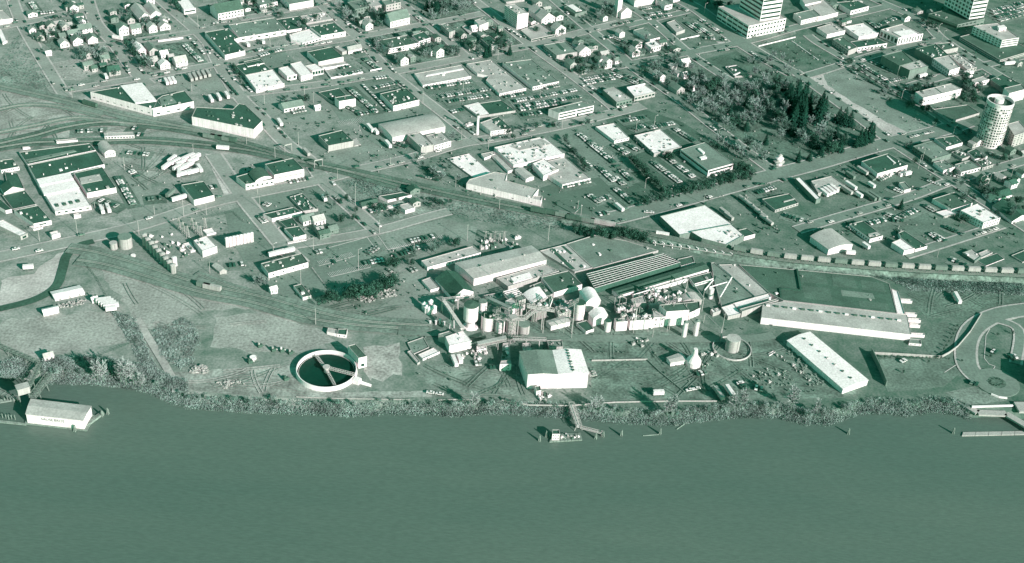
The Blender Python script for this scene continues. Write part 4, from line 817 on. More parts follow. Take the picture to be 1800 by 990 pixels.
bld('terminal', 'pale flat-roofed freight terminal with docks', [(-8, 690), (226, 622), (110, 540), (-70, 585)], 34, 'L', 'L', nv=3)
bld('terminal', 'white narrow front wing of the freight terminal', [(-25, 748), (15, 735), (-165, 550), (-208, 562)], 40, 'W', 'M')
bld('office', 'flat grey-roofed office with railing at the street corner', [(985, 396), (1152, 346), (986, 234), (815, 282)], 50, 'M', 'M', nv=7, win=[(-1, 2, 8, .6, .4)])
bld('shop', 'grey-roofed shop with arched white front and shrubs', [(1085, 492), (1182, 462), (1090, 400), (995, 420)], 36, 'M', 'W', nv=6)
bld('shop', 'grey-roofed shop with white windowed corner front', [(1240, 508), (1406, 466), (1310, 405), (1182, 440)], 38, 'M', 'W', nv=4, win=[(0, 1, 6, .5, .45)])
bld('shop', 'dark-roofed shop with white front, upper right of the corner block', [(1355, 396), (1466, 368), (1360, 300), (1290, 330)], 24, 'K', 'W', nv=4)
bld('shop', 'long dark-roofed shop with white front at the top of the block', [(1108, 292), (1250, 250), (1180, 190), (1005, 212)], 28, 'K', 'W', nv=6)
bld('shop', 'small cluttered roof in the middle of the corner block', [(1246, 392), (1312, 368), (1220, 310), (1150, 335)], 22, 'D', 'L', nv=9)
bld('shop', 'pale cluttered roof at the right end of the corner block', [(1422, 470), (1518, 440), (1455, 392), (1365, 412)], 30, 'D', 'L', nv=8, win=[(0, 1, 4, .5, .4)])
bld('shed', 'small white-fronted grey shed beside parked trucks', [(744, 664), (798, 650), (745, 590), (695, 600)], 28, 'M', 'W')
bld('store', 'dark flat-roofed store with white left wall', [(1152, 832), (1336, 776), (1180, 680), (986, 740)], 38, 'D', 'W', nv=6)
bld('annex', 'low white annex roof in front of dark store', [(1086, 892), (1218, 862), (1130, 828), (1012, 856)], 20, 'W', 'L')
bld('office', 'white three-storey block with roof clutter and small windows', [(1432, 946), (1578, 904), (1382, 780), (1230, 840)], 62, 'W', 'W', nv=9, win=[(0, 2, 6, .45, .4), (-1, 2, 9, .4, .35)])
bld('house', 'long dark gabled building at the far right corner lot', [(1490, 758), (1682, 702), (1600, 640), (1420, 690)], 24, 'K', 'W', 'gf', rise=.2)
bld('hall', 'broad dark hipped hall at the right edge', [(1680, 935), (1830, 885), (1660, 760), (1510, 800)], 28, 'K', 'W', 'gs', rise=.15)
# ---------- tile b3
tile('b3')
bld('office', 'white-roofed office with dark roof vents beside shaded lot', [(346, 346), (586, 286), (402, 134), (172, 188)], 32, 'W', 'L', nv=18, win=[(-1, 1, 7, .5, .4)])
bld('office', 'white-roofed narrow office behind the long car rows', [(0, 236), (130, 206), (0, 80), (-165, 112)], 26, 'W', 'W', nv=5, win=[(0, 1, 5, .5, .4)])
bld('office', 'modern dark-roofed office on stilts with white framed window band', [(818, 492), (1036, 432), (786, 248), (578, 310)], 56, 'M', 'W', par=.3, nv=0, win=[(0, 1, 1, .94, .42, .35, .95), (-1, 1, 1, .96, .42, .35, .95)],
    patches=[('W', [(722, 315), (740, 308), (785, 345), (770, 358)], 1.2), ('W', [(735, 388), (790, 372), (805, 392), (755, 404)], 1.2)])
bld('hall', 'dark-roofed low hall with slim white ridge light', [(1400, 838), (1602, 776), (1520, 692), (1285, 742)], 24, 'K', 'L', nv=0, win=[(0, 1, 8, .5, .5)], patches=[('L', [(1470, 765), (1570, 738), (1572, 746), (1474, 773)], .5)])
# pagoda-like kiosk
p = gp(1428, 440); kb = empty('park_kiosk', p, 'white tiered pagoda kiosk at the park edge', 'kiosk')
for (r_, z0, z1, r2, nm, t) in [(3.2, 0, 3, 3.2, 'wall', 'W'), (5, 3, 3.9, 3, 'roof', 'L'), (2.4, 3.9, 6, 2.4, 'upper_wall', 'W'), (3.8, 6, 7, 2, 'upper_roof', 'W'), (1.5, 7, 8.6, 1.4, 'lantern', 'W'), (2.4, 8.6, 10, .1, 'top_roof', 'L')]:
    b = MB(); b.cyl((0, 0), r_, z0, z1, 8, r1=r2); b.v.append(Vector((0, 0, z0))); b.build(nm, mw(t), kb)
tile('g')
bld('warehouse', 'large ribbed white roof warehouse beside the railway, upper bay', [(1195, 413), (1288, 394), (1240, 360), (1160, 380)], 10, 'W', 'M', nv=0)
bld('warehouse', 'angled ribbed white roof warehouse nearest the viaduct', [(1234, 419), (1277, 430), (1308, 413), (1286, 394), (1214, 407)], 12, 'W', 'M', nv=9)
tile('c3')
bld('annex', 'dark flat annex with white end right of the ribbed warehouse', [(1130, 82), (1226, 56), (1150, 5), (1062, 25)], 34, 'K', 'W')
# ---------- tile b2
tile('b2')
bld('warehouse', 'huge white barrel-vaulted warehouse with arched end', [(-148, 205), (310, 112), (200, 0), (-272, 92)], 52, 'L', 'W', 'bf', rise=.055)
bld('warehouse', 'pale blocky annex with panelled wall before the vaulted warehouse', [(100, 292), (210, 268), (85, 160), (-20, 182)], 62, 'L', 'L', nv=5)
bld('office', 'white annex with windows at the corner of vaulted warehouse', [(216, 276), (362, 236), (280, 158), (140, 190)], 54, 'L', 'W', nv=6, win=[(0, 2, 5, .5, .35)])
ob, R, h = bld('laundry', 'white laundry with dark roof strip beside the tall chimney', [(706, 152), (890, 128), (770, 22), (612, 78)], 44, 'L', 'W', nv=7, win=[(0, 2, 7, .4, .4)], patches=[('K', [(700, 38), (765, 25), (872, 118), (800, 135)], .1)])
p = gp(588, 178); ch = empty('chimney_stack', p, 'tall white chimney beside the white laundry', 'chimney')
b = MB(); b.cyl((0, 0), 1.3, 0, 19, 16, r1=.9); b.build('shaft', mw('W'), ch, smooth=True); b = MB(); b.cyl((0, 0), 1.05, 18, 19.2, 16); b.build('rim', mw('D'), ch)
bld('shed', 'white flat shed left of the chimney', [(500, 100), (555, 84), (530, 68), (480, 90)], 14, 'W', 'W')
bld('shop', 'pale L-shaped low shop beside the dark car lot', [(556, 556), (724, 516), (522, 344), (326, 390)], 14, 'W', 'L', nv=9)
bld('newspaper_works', 'large white block with roof full of ducts and units', [(906, 446), (1348, 346), (1166, 196), (735, 292)], 40, 'W', 'W', nv=52, patches=[('L', [(870, 285), (1150, 222), (1230, 268), (960, 320)], .4)])
bld('newspaper_works', 'white mid block stepping down from the duct-covered roof', [(1166, 538), (1296, 482), (1170, 390), (1070, 432)], 48, 'W', 'W', nv=9)
bld('newspaper_works', 'long pale garage wing with open bays at its end', [(1330, 616), (1574, 560), (1352, 376), (1110, 432), (1212, 538)], 36, 'L', 'W', nv=8, win=[(0, 1, 5, .8, .6, 0, .8)])
bld('shed', 'small white gabled shed in the yard of the white block', [(1012, 570), (1082, 548), (985, 468), (918, 490)], 28, 'L', 'W', 'gs', rise=.12)
bld('covered_dock', 'narrow white covered dock along the left of the white block', [(856, 500), (905, 484), (742, 332), (700, 344)], 22, 'L', 'W')
bld('wall_canopy', 'rounded pale canopy linking dock and street', [(650, 385), (742, 348), (730, 326), (620, 348)], 22, 'L', 'W')
bld('warehouse', 'long bright white trackside warehouse with pale faceted roof', [(495, 605), (1145, 755), (1156, 715), (1075, 715), (1122, 655), (835, 580), (850, 522), (740, 505), (520, 570)], 52, 'L', 'W', nv=5, win=[(0, 1, 4, .1, .2, 0, .5)])
# ---------- tile b1
tile('b1')
bld('warehouse', 'dark-roofed grey-walled warehouse alone on open lawn', [(1075, 278), (1294, 236), (1195, 140), (990, 190)], 52, 'K', 'L', nv=6)
bld('loading_dock', 'pale concrete dock at the side of the lone warehouse', [(1300, 278), (1358, 266), (1325, 212), (1288, 222)], 10, 'L', 'L', par=.1)
bld('store', 'dark-roofed white store with roof hump by the rail crossing', [(605, 532), (864, 480), (766, 384), (522, 438)], 74, 'K', 'W', nv=4, win=[(0, 1, 1, .9, .18, .35, .7)])
bld('store', 'low dark-roofed wing left of the rail crossing store', [(355, 614), (602, 570), (510, 478), (272, 546)], 52, 'K', 'W', nv=3, win=[(0, 1, 6, .4, .3)])
bld('vault_roof', 'small dark curved roof bay between the two store wings', [(440, 585), (580, 548), (500, 475), (385, 515)], 60, 'D', 'W', 'bs', rise=.15)
bld('warehouse', 'dark-roofed white warehouse in the truck yard', [(-96, 752), (82, 708), (-10, 585), (-205, 618)], 54, 'K', 'W', nv=4)
bld('workshop', 'long dark-roofed workshop with white front below the main street', [(585, 912), (848, 850), (770, 812), (505, 872)], 34, 'K', 'W', nv=5)
bld('workshop', 'cluttered dark-roofed workshop with chimneys', [(856, 846), (986, 826), (850, 690), (738, 722)], 24, 'K', 'L', nv=16)
bld('workshop', 'small dark-roofed workshop at the bottom of the group', [(738, 1010), (842, 1000), (762, 900), (640, 930)], 26, 'K', 'L', nv=2)
house('white gabled shed below the long workshop, left', 858, 940, 10, 8, 4, 'M', 'W', 'gf')
house('white gabled shed below the long workshop, right', 955, 945, 9, 8, 4, 'L', 'W', 'gf')
bld('workshop', 'grey hipped workshop at left of the scrap yard group', [(1370, 808), (1505, 772), (1490, 735), (1345, 770)], 24, 'D', 'L', 'gf')
bld('workshop', 'dark-roofed long shed with white front in the scrap yard group', [(1592, 752), (1800, 706), (1720, 680), (1512, 715)], 22, 'K', 'W')
bld('shed', 'long low white-roofed shed in the scrap yard group', [(1455, 845), (1665, 800), (1655, 785), (1445, 832)], 14, 'W', 'W')
bld('shed', 'white boxy shed at right of the scrap yard group', [(1745, 840), (1830, 815), (1770, 775), (1680, 795)], 34, 'L', 'W')
# ---------- tile b0
tile('b0')
bld('factory', 'dark brickworks roof with grey monitor strip, rear bay', [(240, 440), (832, 316), (780, 256), (165, 332)], 26, 'K', 'W', nv=7, patches=[('M', [(215, 405), (640, 318), (665, 330), (250, 425)], .5)])
bld('factory', 'dark brickworks roof, broad middle bay', [(312, 574), (908, 440), (835, 322), (242, 446)], 34, 'K', 'W', nv=8)
bld('factory', 'bright white stepped roof of the brickworks', [(480, 850), (792, 800), (612, 520), (315, 580)], 36, 'W', 'W', nv=2, win=[(0, 1, 5, .4, .4)], patches=[('W', [(318, 584), (608, 524), (640, 580), (348, 640)], 1.6), ('W', [(352, 646), (645, 586), (690, 650), (385, 715)], 1.0), ('D', [(480, 795), (505, 790), (515, 808), (488, 814)], 1.1), ('D', [(545, 785), (570, 780), (580, 796), (553, 803)], 1.1), ('D', [(602, 772), (627, 767), (637, 784), (611, 790)], 1.1), ('D', [(660, 760), (690, 754), (698, 770), (668, 777)], 1.1)])
bld('factory', 'dark brickworks bay with pale gravel rectangle on its roof', [(756, 690), (1010, 642), (888, 460), (640, 514)], 46, 'K', 'W', nv=5, patches=[('L', [(708, 615), (892, 580), (866, 526), (690, 562)], .3)])
bld('quonset_hut', 'pale round-roofed hut with white end beside the tracks', [(910, 340), (1002, 326), (932, 248), (852, 266)], 44, 'L', 'W', 'bs', rise=.22, win=[(0, 1, 3, .25, .4)])
bld('depot', 'white trackside depot with a row of dark windows', [(910, 196), (1168, 188), (1160, 156), (902, 166)], 32, 'L', 'W', win=[(0, 1, 10, .55, .4)], par=.2)
bld('shed', 'long white shed behind the dark brickworks roof', [(492, 244), (676, 228), (668, 212), (482, 228)], 24, 'L', 'W')
bld('shed', 'tiny white shed by the tracks behind the brickworks', [(198, 300), (262, 292), (258, 282), (192, 288)], 16, 'W', 'W')
bld('mill', 'dark-roofed mill block with white front at left edge', [(10, 490), (166, 460), (112, 390), (-90, 412)], 32, 'K', 'W', nv=3, win=[(0, 1, 8, .5, .4)])
bld('mill', 'narrow dark-roofed mill bay behind the white lane', [(62, 618), (212, 648), (150, 512), (40, 505)], 20, 'K', 'W', nv=2)
bld('mill', 'dark gabled mill with white gable end', [(35, 690), (200, 650), (160, 600), (0, 630)], 34, 'K', 'W', 'gs', rise=.25, win=[(0, 1, 3, .25, .3)])
bld('mill', 'flat dark mill roof above the lowest mill bay', [(112, 830), (316, 786), (215, 662), (20, 708)], 22, 'K', 'L', nv=2)
bld('mill', 'lowest dark mill roof with white walls beside the road', [(292, 958), (446, 926), (330, 795), (120, 838)], 40, 'K', 'W', nv=9, win=[(0, 1, 1, .4, .3)])
bld('mill', 'dark roofed mill corner cut by the left edge', [(48, 842), (104, 830), (0, 740), (-80, 770)], 30, 'K', 'W')
bld('shed', 'white cube shed in the gravel yard below the brickworks', [(645, 888), (702, 876), (690, 862), (635, 872)], 28, 'W', 'W')
# ---------- tile c0
tile('c0')
bld('warehouse', 'long pale shed running off the left edge', [(178, 76), (240, 48), (30, -70), (-60, -40)], 36, 'W', 'L', win=[(0, 1, 1, .5, .6, 0, .8)])
bld('shed', 'small white round-cornered building by the road', [(450, 68), (522, 46), (500, 25), (430, 42)], 38, 'W', 'W')
bld('shed', 'white flat roof shed cut by road edge', [(290, 15), (372, -5), (330, -30), (250, -10)], 16, 'W', 'W')
bld('hangar', 'white metal storage hangar in the dry field', [(478, 622), (735, 566), (690, 505), (440, 562)], 20, 'W', 'W', 'gf', rise=.08, win=[(0, 1, 3, .12, .7, 0, .9)])
bld('shed', 'white low shed below the metal hangar', [(375, 740), (510, 708), (500, 682), (365, 712)], 36, 'W', 'W', 'gf', rise=.15)
house('tiny white hut beside the parked trailers', 800, 630, 4, 3, 3, 'W', 'W', 'gf')
bld('pump_house', 'white block by the substation', [(1762, 205), (1888, 162), (1800, 70), (1684, 112)], 56, 'W', 'W', nv=4)
bld('pump_house', 'low white roof beside the substation towers', [(1660, 205), (1705, 195), (1660, 122), (1590, 140)], 14, 'W', 'W', nv=2)
bld('substation_roof', 'pale house roof at the upper edge of the substation', [(1800, 60), (1880, 40), (1850, 0), (1760, 20)], 16, 'W', 'W')
tank('broad pale oil tank at the left of the tank farm', 1085, 78, 58, 88, 'L', rings=2, rooftone='M')
tank('small pale oil tank left of the broad one', 985, 132, 33, 50, 'L', rooftone='L')
for k in range(9):
    tank('tall grey silo in the dense row at the tank farm', 1255+k*31, 60+k*33, 24, 92-k*2, 'L', 'silo', group='silos in the tank farm row', rooftone='L', dome=.6)
tank('low round white tank within the earth bund', 1158, 240, 20, 10, 'W')
tank('white upright tank at the near end of silo row', 1515, 262, 22, 68, 'W', 'silo', dome=.4)
bld('pump_house', 'grey pump hut beside the silo row', [(1285, 172), (1352, 178), (1318, 132), (1265, 138)], 16, 'M', 'L')
# ---------- tile c1
tile('c1')
for k in range(8):
    tank('white upright tank in the evenly spaced row of eight', 190+k*31, 92-k*6.3, 15, 76, 'W', 'silo', group='row of eight white tanks', dome=.5)
bld('warehouse', 'white-walled warehouse with speckled dark roof beside the lot', [(554, 398), (900, 302), (842, 222), (488, 312)], 46, 'D', 'W', nv=10, win=[(0, 1, 4, .12, .3)])
bld('office', 'small dark-roofed white office in the gravel yard', [(853, 608), (926, 590), (842, 488), (770, 506)], 28, 'D', 'W', nv=2)
bld('barn', 'pale gabled barn between the spurs', [(130, 386), (190, 376), (120, 320), (65, 332)], 24, 'L', 'L', 'gs', rise=.35)
house('white cube hut between tree and office', 575, 548, 5, 4, 4, 'W', 'W', 'gf')
bld('shed', 'white flat shed by the plant spur, left half', [(1062, 905), (1148, 925), (1150, 885), (1072, 870)], 26, 'L', 'W')
bld('shed', 'white shed with dark roof by the plant spur, right half', [(1152, 926), (1232, 935), (1242, 880), (1160, 880)], 28, 'K', 'W', win=[(0, 1, 2, .2, .5)])
bld('office', 'dark-roofed white house with porch at the road bend', [(770, 88), (882, 60), (820, -15), (690, 5)], 34, 'K', 'W', nv=2)
bld('annex', 'low white porch in front of the dark-roofed house', [(722, 140), (885, 108), (878, 95), (715, 125)], 10, 'W', 'W')
# ---------- tile c2 : malt plant
tile('c2')
bld('office', 'long pale-roofed plant office with ribbed white front', [(156, 346), (620, 216), (550, 160), (100, 288)], 34, 'L', 'W', nv=4, win=[(0, 1, 16, .14, .8)])
bld('warehouse', 'huge pale malt house with bright long front wall', [(560, 446), (1192, 282), (1060, 160), (395, 312)], 62, 'L', 'W', 'gf', rise=.05, nv=3)
bld('warehouse', 'steep dark-roofed gabled store with white gable end', [(374, 606), (556, 556), (420, 395), (222, 442)], 42, 'K', 'W', 'gs', rise=.28, win=[(0, 1, 6, .4, .4, 0, .5)])
bld('shed', 'pale flat shed left of the dark gabled store', [(182, 542), (258, 522), (180, 430), (105, 458)], 24, 'L', 'W')
bld('malt_house', 'long flat pale roof in front of the malt house', [(856, 512), (1302, 376), (1180, 318), (755, 440)], 40, 'L', 'L', nv=9, patches=[('W', [(880, 440), (1040, 392), (1070, 440), (900, 490)], .4)])
bld('malt_house', 'pale roof crossed by two dark ducts behind the plant', [(1438, 384), (1592, 348), (1370, 142), (1130, 202)], 20, 'L', 'L', nv=14, patches=[('K', [(1215, 185), (1245, 180), (1440, 360), (1405, 368)], .2), ('K', [(1320, 165), (1340, 160), (1420, 230), (1400, 236)], .2)])
bld('malt_house', 'vast plain dark-grey roof at the rear of the plant', [(1600, 352), (2165, 198), (1882, 112), (1612, 64), (1366, 140)], 20, 'M', 'L', nv=6)
bld('malt_house', 'dark roof with white parapet in mid plant', [(1256, 566), (1502, 494), (1382, 374), (1146, 430)], 44, 'D', 'W', nv=4)
bld('malt_house', 'low dark roof between humped white roofs and dark roof', [(1180, 602), (1262, 570), (1145, 470), (1040, 510)], 30, 'D', 'L', nv=3)
bld('kiln', 'white humped kiln roof in the plant centre', [(1062, 664), (1200, 612), (1130, 520), (990, 580)], 26, 'W', 'L', 'bs', rise=.12)
bld('elevator', 'square pale elevator head house, left of the pair', [(890, 672), (946, 652), (890, 612), (832, 638)], 108, 'L', 'W', win=[(0, 4, 2, .2, .3)])
bld('elevator', 'square pale elevator head house, right of the pair', [(950, 640), (1012, 620), (975, 578), (915, 600)], 118, 'M', 'L', win=[(0, 4, 2, .2, .3)])
bld('kiln', 'tall white eight-sided kiln house with sloping roof', [(1540, 650), (1662, 632), (1612, 545), (1480, 560)], 84, 'W', 'W', 'bs', rise=.3)
bld('kiln', 'white humped house in front of the tall kiln', [(1602, 790), (1722, 760), (1690, 705), (1560, 745)], 72, 'W', 'W', 'bs', rise=.22)
bld('shed', 'dark-roofed lean-to in front of the humped house', [(1535, 905), (1605, 880), (1540, 805), (1450, 830)], 26, 'K', 'W', win=[(0, 1, 3, .3, .4)])
bld('shed', 'white-fronted open shed below the conveyor bridge', [(1232, 858), (1396, 818), (1345, 768), (1188, 818)], 40, 'L', 'W', 'gf', rise=.08)
bld('malt_house', 'boxy cluttered process house behind the white tank', [(1290, 760), (1420, 720), (1390, 660), (1265, 690)], 60, 'L', 'L', nv=16, win=[(0, 3, 5, .5, .5)])
bld('malt_house', 'small pale roofed block above the process house', [(1290, 690), (1390, 650), (1330, 612), (1240, 650)], 30, 'L', 'L', nv=8)
X, Y = q(537, 672); hs = HG(X, Y, 195/TS); cS = G(X, Y, hs); rs = 64/TS/PPM(cS)
ob = empty('silo', (cS.x, cS.y, 0), 'large white wine-glass shaped silo, biggest of the plant', 'tank')
b = MB()
for (f0, z0, f1, z1, nm) in ((1.12, 0, .98, .05, 'foot'), (.62, .05, .62, .24, 'stem'), (.62, .24, 1, .38, 'cone'), (1, .38, 1, 1, 'shell')):
    b = MB(); b.cyl((0, 0), rs*f0, hs*z0, hs*z1, 36, r1=rs*f1, cap=nm == 'foot'); b.build(nm, mw('W'), ob, smooth=nm != 'foot')
b = MB(); b.cyl((0, 0), rs+.1, hs, hs+.12, 36); b.cyl((0, 0), rs*.98, hs+.12, hs+1.0, 36, r1=.3); b.build('top', mr('D'), ob)
bld('malt_house', 'flat dark roof filling the gap behind the stair tower', [(1085, 722), (1232, 686), (1180, 640), (1030, 668)], 44, 'D', 'L', nv=9)
bld('malt_house', 'low grey roof behind the wine-glass silo', [(690, 640), (830, 600), (800, 560), (640, 590)], 26, 'M', 'L', nv=6)
bld('malt_house', 'grey flat block between the tall cylinder and malting floor', [(1420, 700), (1500, 680), (1470, 610), (1385, 635)], 30, 'M', 'L', nv=6)
tank('plain white silo behind the wine-glass silo', 640, 640, 37, 95, 'W', 'silo', rooftone='M')
tank('open-topped white silo with ladder right of the wine-glass silo', 685, 758, 58, 120, 'W', 'silo', rooftone='K')
tank('white silo with spill at its foot below the conveyor bridge', 790, 806, 42, 98, 'W', 'silo', rooftone='L')
tank('grey silo behind the stair tower', 890, 800, 44, 110, 'L', 'silo', rooftone='L')
tank('short white silo right of the stair tower', 996, 840, 52, 75, 'L', 'silo', rooftone='M')
tank('tall white cylinder with band beside the kiln', 1487, 652, 46, 140, 'W', 'silo', rings=1, rooftone='K')
tank('white steel tank at the right end of the plant front', 1730, 810, 28, 88, 'W', 'silo', rooftone='K')
for x, y in ((938, 700), (972, 696)): tank('slim white bin at the foot of the elevators', x, y, 15, 66, 'W', 'silo', group='slim bins under the elevators')
for k in range(5): tank('grey bin in the short row below the process house', 1075+k*26, 745-k*7, 15, 70, 'L', 'silo', group='row of grey bins')
for x, y in ((130, 662), (185, 640), (172, 700), (212, 690), (150, 690)): tank('small domed white tank in the cluster of five', x, y, 25, 48, 'W', dome=1.5, group='cluster of domed tanks')
for x, y, w in ((180, 815, 26), (230, 812, 30), (265, 800, 40), (300, 822, 24)): tank('little white vessel below the domed tanks', x, y, 10, w, 'W', group='little vessels')
tile('d2')
bld('warehouse', 'white shed with low annex below the incline conveyor', [(346, 138), (540, 94), (468, 4), (310, 58)], 68, 'W', 'W', nv=2, par=.25)
bld('annex', 'grey-roofed annex against the left of white shed', [(308, 62), (378, 34), (345, 8), (250, 36)], 62, 'M', 'L')
bld('warehouse', 'large warehouse half with dull grey roof and white front', [(1030, 386), (1292, 384), (1242, 180), (958, 190)], 126, 'M', 'W', 'gs', rise=.04, roof2='M')
bld('warehouse', 'large warehouse half with bright white roof and front', [(1293, 385), (1558, 378), (1490, 175), (1244, 181)], 126, 'W', 'W', 'gs', rise=.05, nv=8)
bld('head_house', 'white square head house at the foot of the stair tower', [(785, 300), (886, 296), (880, 262), (795, 268)], 58, 'L', 'W', win=[(0, 2, 2, .2, .3)])
bld('head_house', 'long pale conveyor house leading to the square head house', [(795, 262), (878, 255), (872, 110), (812, 115)], 30, 'L', 'L', nv=14)
bld('shed', 'white two-level shed beside the loading conveyors', [(585, 175), (670, 158), (660, 120), (582, 140)], 30, 'W', 'W', win=[(0, 1, 3, .3, .4)])
bld('shed', 'small white box against the rear of the warehouse', [(988, 165), (1062, 160), (1045, 112), (980, 115)], 18, 'L', 'W')
bld('shed', 'grey-roofed shed behind the bright warehouse roof', [(1212, 150), (1335, 145), (1325, 85), (1195, 88)], 22, 'M', 'L', nv=4)
bld('canopy', 'white sloping canopy roof over the truck scale', [(115, 252), (262, 188), (212, 152), (72, 214)], 18, 'W', 'W', nv=0)
bld('shed', 'tall narrow shed at the front corner of the warehouse', [(1105, 532), (1146, 526), (1136, 484), (1088, 490)], 46, 'D', 'W', win=[(0, 2, 1, .4, .3)])
bld('shed', 'grey corrugated roof open shed left of the canopy', [(30, 210), (170, 150), (120, 60), (-20, 110)], 12, 'M', 'L')
bld('shed', 'long pale shed at the foot of the canopy', [(68, 290), (92, 275), (10, 175), (-20, 190)], 18, 'L', 'L')
tile('d1')
bld('pump_house', 'tall dark-roofed pump house at the rim of round basin', [(1338, 196), (1410, 180), (1310, 70), (1245, 88)], 92, 'D', 'W', win=[(0, 1, 1, .4, .5, 0, .5)])
tank('small white round tank in the field left of basin', 420, 186, 28, 16, 'W')
tile('d3')
bld('shed', 'white shed with grey roof beside the conical hopper', [(490, 286), (630, 264), (574, 200), (456, 244)], 32, 'L', 'W', 'gf', rise=.06)
ob, r_, h_ = tank('pale fuel tank inside the circular bund', 1040, 72, 62, 98, 'L', rooftone='L', rings=1)
b = MB(); c = ob.location
for k in range(33):
    a0, a1 = 2*pi*k/36+2.6, 2*pi*(k+1)/36+2.6
    b.bar(Vector((cos(a0)*13, sin(a0)*13, .6)), Vector((cos(a1)*13, sin(a1)*13, .6)), .5, 1.2)
o = add('bund_wall', b.me('bund_wall', M_CONC), None, (c.x, c.y, 0)); tag(o, 'round concrete bund wall enclosing the pale fuel tank', 'wall')
p = gp(685, 300); hp_ = empty('hopper', p, 'white conical hopper beside the grey-roofed shed', 'hopper')
b = MB(); b.cyl((0, 0), 5, 0, 3.5, 18, cap=False); b.cyl((0, 0), 5, 3.5, 8, 18, r1=2); b.build('cone', mw('W'), hp_); b = MB(); b.cyl((0, 0), 2, 8, 13, 14, r1=1.4); b.build('spout', mw('W'), hp_)
bld('canopy', 'tilted white roof slab over a pump in the yard', [(1348, 222), (1402, 190), (1382, 178), (1338, 205)], 8, 'W', 'W')
tile('g')
bld('warehouse', 'long bright white warehouse lying towards the river', [(1482, 684), (1526, 668.5), (1424, 584), (1384, 599)], 9, 'W', 'W', 'gs', rise=.06, nv=7)
bld('warehouse', 'enormous dark-grey flat roof beside the embankment', [(1352, 515), (1377, 528), (1440, 535), (1577, 551), (1563, 498), (1531, 486), (1400, 474), (1299, 465)], 6, 'D', 'L', nv=6, par=.3, patches=[('E', [(1405, 477), (1450, 481), (1456, 500), (1408, 496)], .05), ('E', [(1462, 482), (1500, 486), (1508, 508), (1464, 503)], .05), ('M', [(1478, 510), (1534, 516), (1538, 526), (1480, 520)], .05), ('E', [(1410, 502), (1458, 507), (1464, 530), (1414, 524)], .05), ('E', [(1512, 492), (1552, 498), (1558, 514), (1516, 509)], .05), ('E', [(1508, 528), (1560, 534), (1564, 545), (1512, 540)], .05), ('K', [(1399, 474), (1402, 474.3), (1409, 510), (1405.5, 509.5)], 1.1), ('K', [(1373, 507.5), (1408, 511), (1408, 512), (1373, 508.8)], .9), ('K', [(1369, 508), (1372, 508.3), (1374, 524), (1371, 523.5)], .9)])
bld('warehouse', 'very long pale-roofed warehouse with bright front wall', [(1338.6, 558.4), (1601.8, 588.2), (1594.5, 553.5), (1440, 536.5), (1378, 529.5), (1340.5, 536)], 11.5, 'L', 'W', par=.2, vrow=((1350, 538), (1580, 564), 16))
bld('loading_dock', 'white dock strip at the end of the dark-grey roof', [(1577, 551), (1591, 552), (1579, 512), (1567, 507)], 6, 'W', 'W')
for (x0, y0, x1, lab) in ((1584, 528, 1604, 'upper of the white loading sheds right of dark-grey roof'), (1592, 552, 1612, 'second of the white loading sheds right of dark-grey roof'), (1597, 562, 1619, 'third of the white loading sheds right of dark-grey roof'), (1600, 571, 1618, 'fourth of the white loading sheds right of dark-grey roof'), (1602, 588, 1626, 'lowest of the white loading sheds right of dark-grey roof')):
    bld('loading_shed', lab, [(x0, y0), (x1, y0+1.2), (x1-1, y0-2.5), (x0-1, y0-3.7)], 5, 'W', 'W')
bld('shed', 'grey-roofed shed with white front below the very long warehouse', [(1598, 603), (1620, 605), (1619, 597), (1600, 595)], 4, 'M', 'W', win=[(0, 1, 3, .3, .4)])
# ---------- tile c3
tile('c3')
bld('malt_house', 'long dark ridge-roofed malting floor with white eaves', [(40, 590), (822, 360), (765, 304), (-20, 545)], 34, 'D', 'W', 'gf', rise=.1)
bld('malt_house', 'lower dark roof strip in front of long malting floor', [(168, 590), (645, 450), (630, 432), (150, 568)], 22, 'K', 'W')
bld('malt_house', 'dark stub roof at the right end of the malting floor', [(690, 492), (862, 442), (840, 385), (650, 435)], 26, 'D', 'W', nv=3)
bld('malt_house', 'dark gabled stub roof with white ridge at the viaduct', [(548, 275), (680, 245), (700, 300), (580, 335)], 14, 'D', 'W')
bld('warehouse', 'flat mid-grey triangular roof below the loading strip', [(935, 690), (1226, 602), (868, 302), (842, 306), (870, 470)], 20, 'M', 'L', nv=4)
bld('warehouse', 'long pale roof strip beside the mid-grey roof', [(1228, 600), (1352, 574), (1060, 318), (905, 322)], 26, 'L', 'W', nv=4)
bld('conveyor_house', 'white box house at the end of the covered conveyor', [(990, 772), (1100, 748), (1042, 660), (930, 694)], 34, 'W', 'L')
bld('covered_conveyor', 'long white covered conveyor crossing to the pale strip', [(1082, 698), (1366, 602), (1346, 572), (1010, 664)], 30, 'W', 'W')
bld('covered_conveyor', 'grey-roofed second covered conveyor with wedge end', [(1112, 730), (1428, 630), (1415, 618), (1090, 708)], 55, 'M', 'L')
bld('kiln', 'tall white plant building with dark roof, main block', [(455, 732), (652, 718), (600, 655), (392, 672)], 128, 'D', 'W', win=[(0, 4, 4, .12, .15)])
bld('kiln', 'white plant block with slanting dark roof, right end', [(655, 742), (748, 700), (740, 640), (600, 655)], 62, 'D', 'W')
bld('kiln', 'pale-roofed white plant block left of main block', [(342, 785), (445, 775), (420, 715), (335, 725)], 88, 'L', 'W', win=[(0, 2, 2, .25, .25)])
bld('kiln', 'white plant block with open pipework on top', [(140, 812), (342, 800), (320, 755), (110, 765)], 82, 'M', 'W', nv=12)
bld('kiln', 'white plant block at the left end of the row', [(20, 822), (116, 816), (100, 785), (0, 790)], 82, 'L', 'W', nv=5)
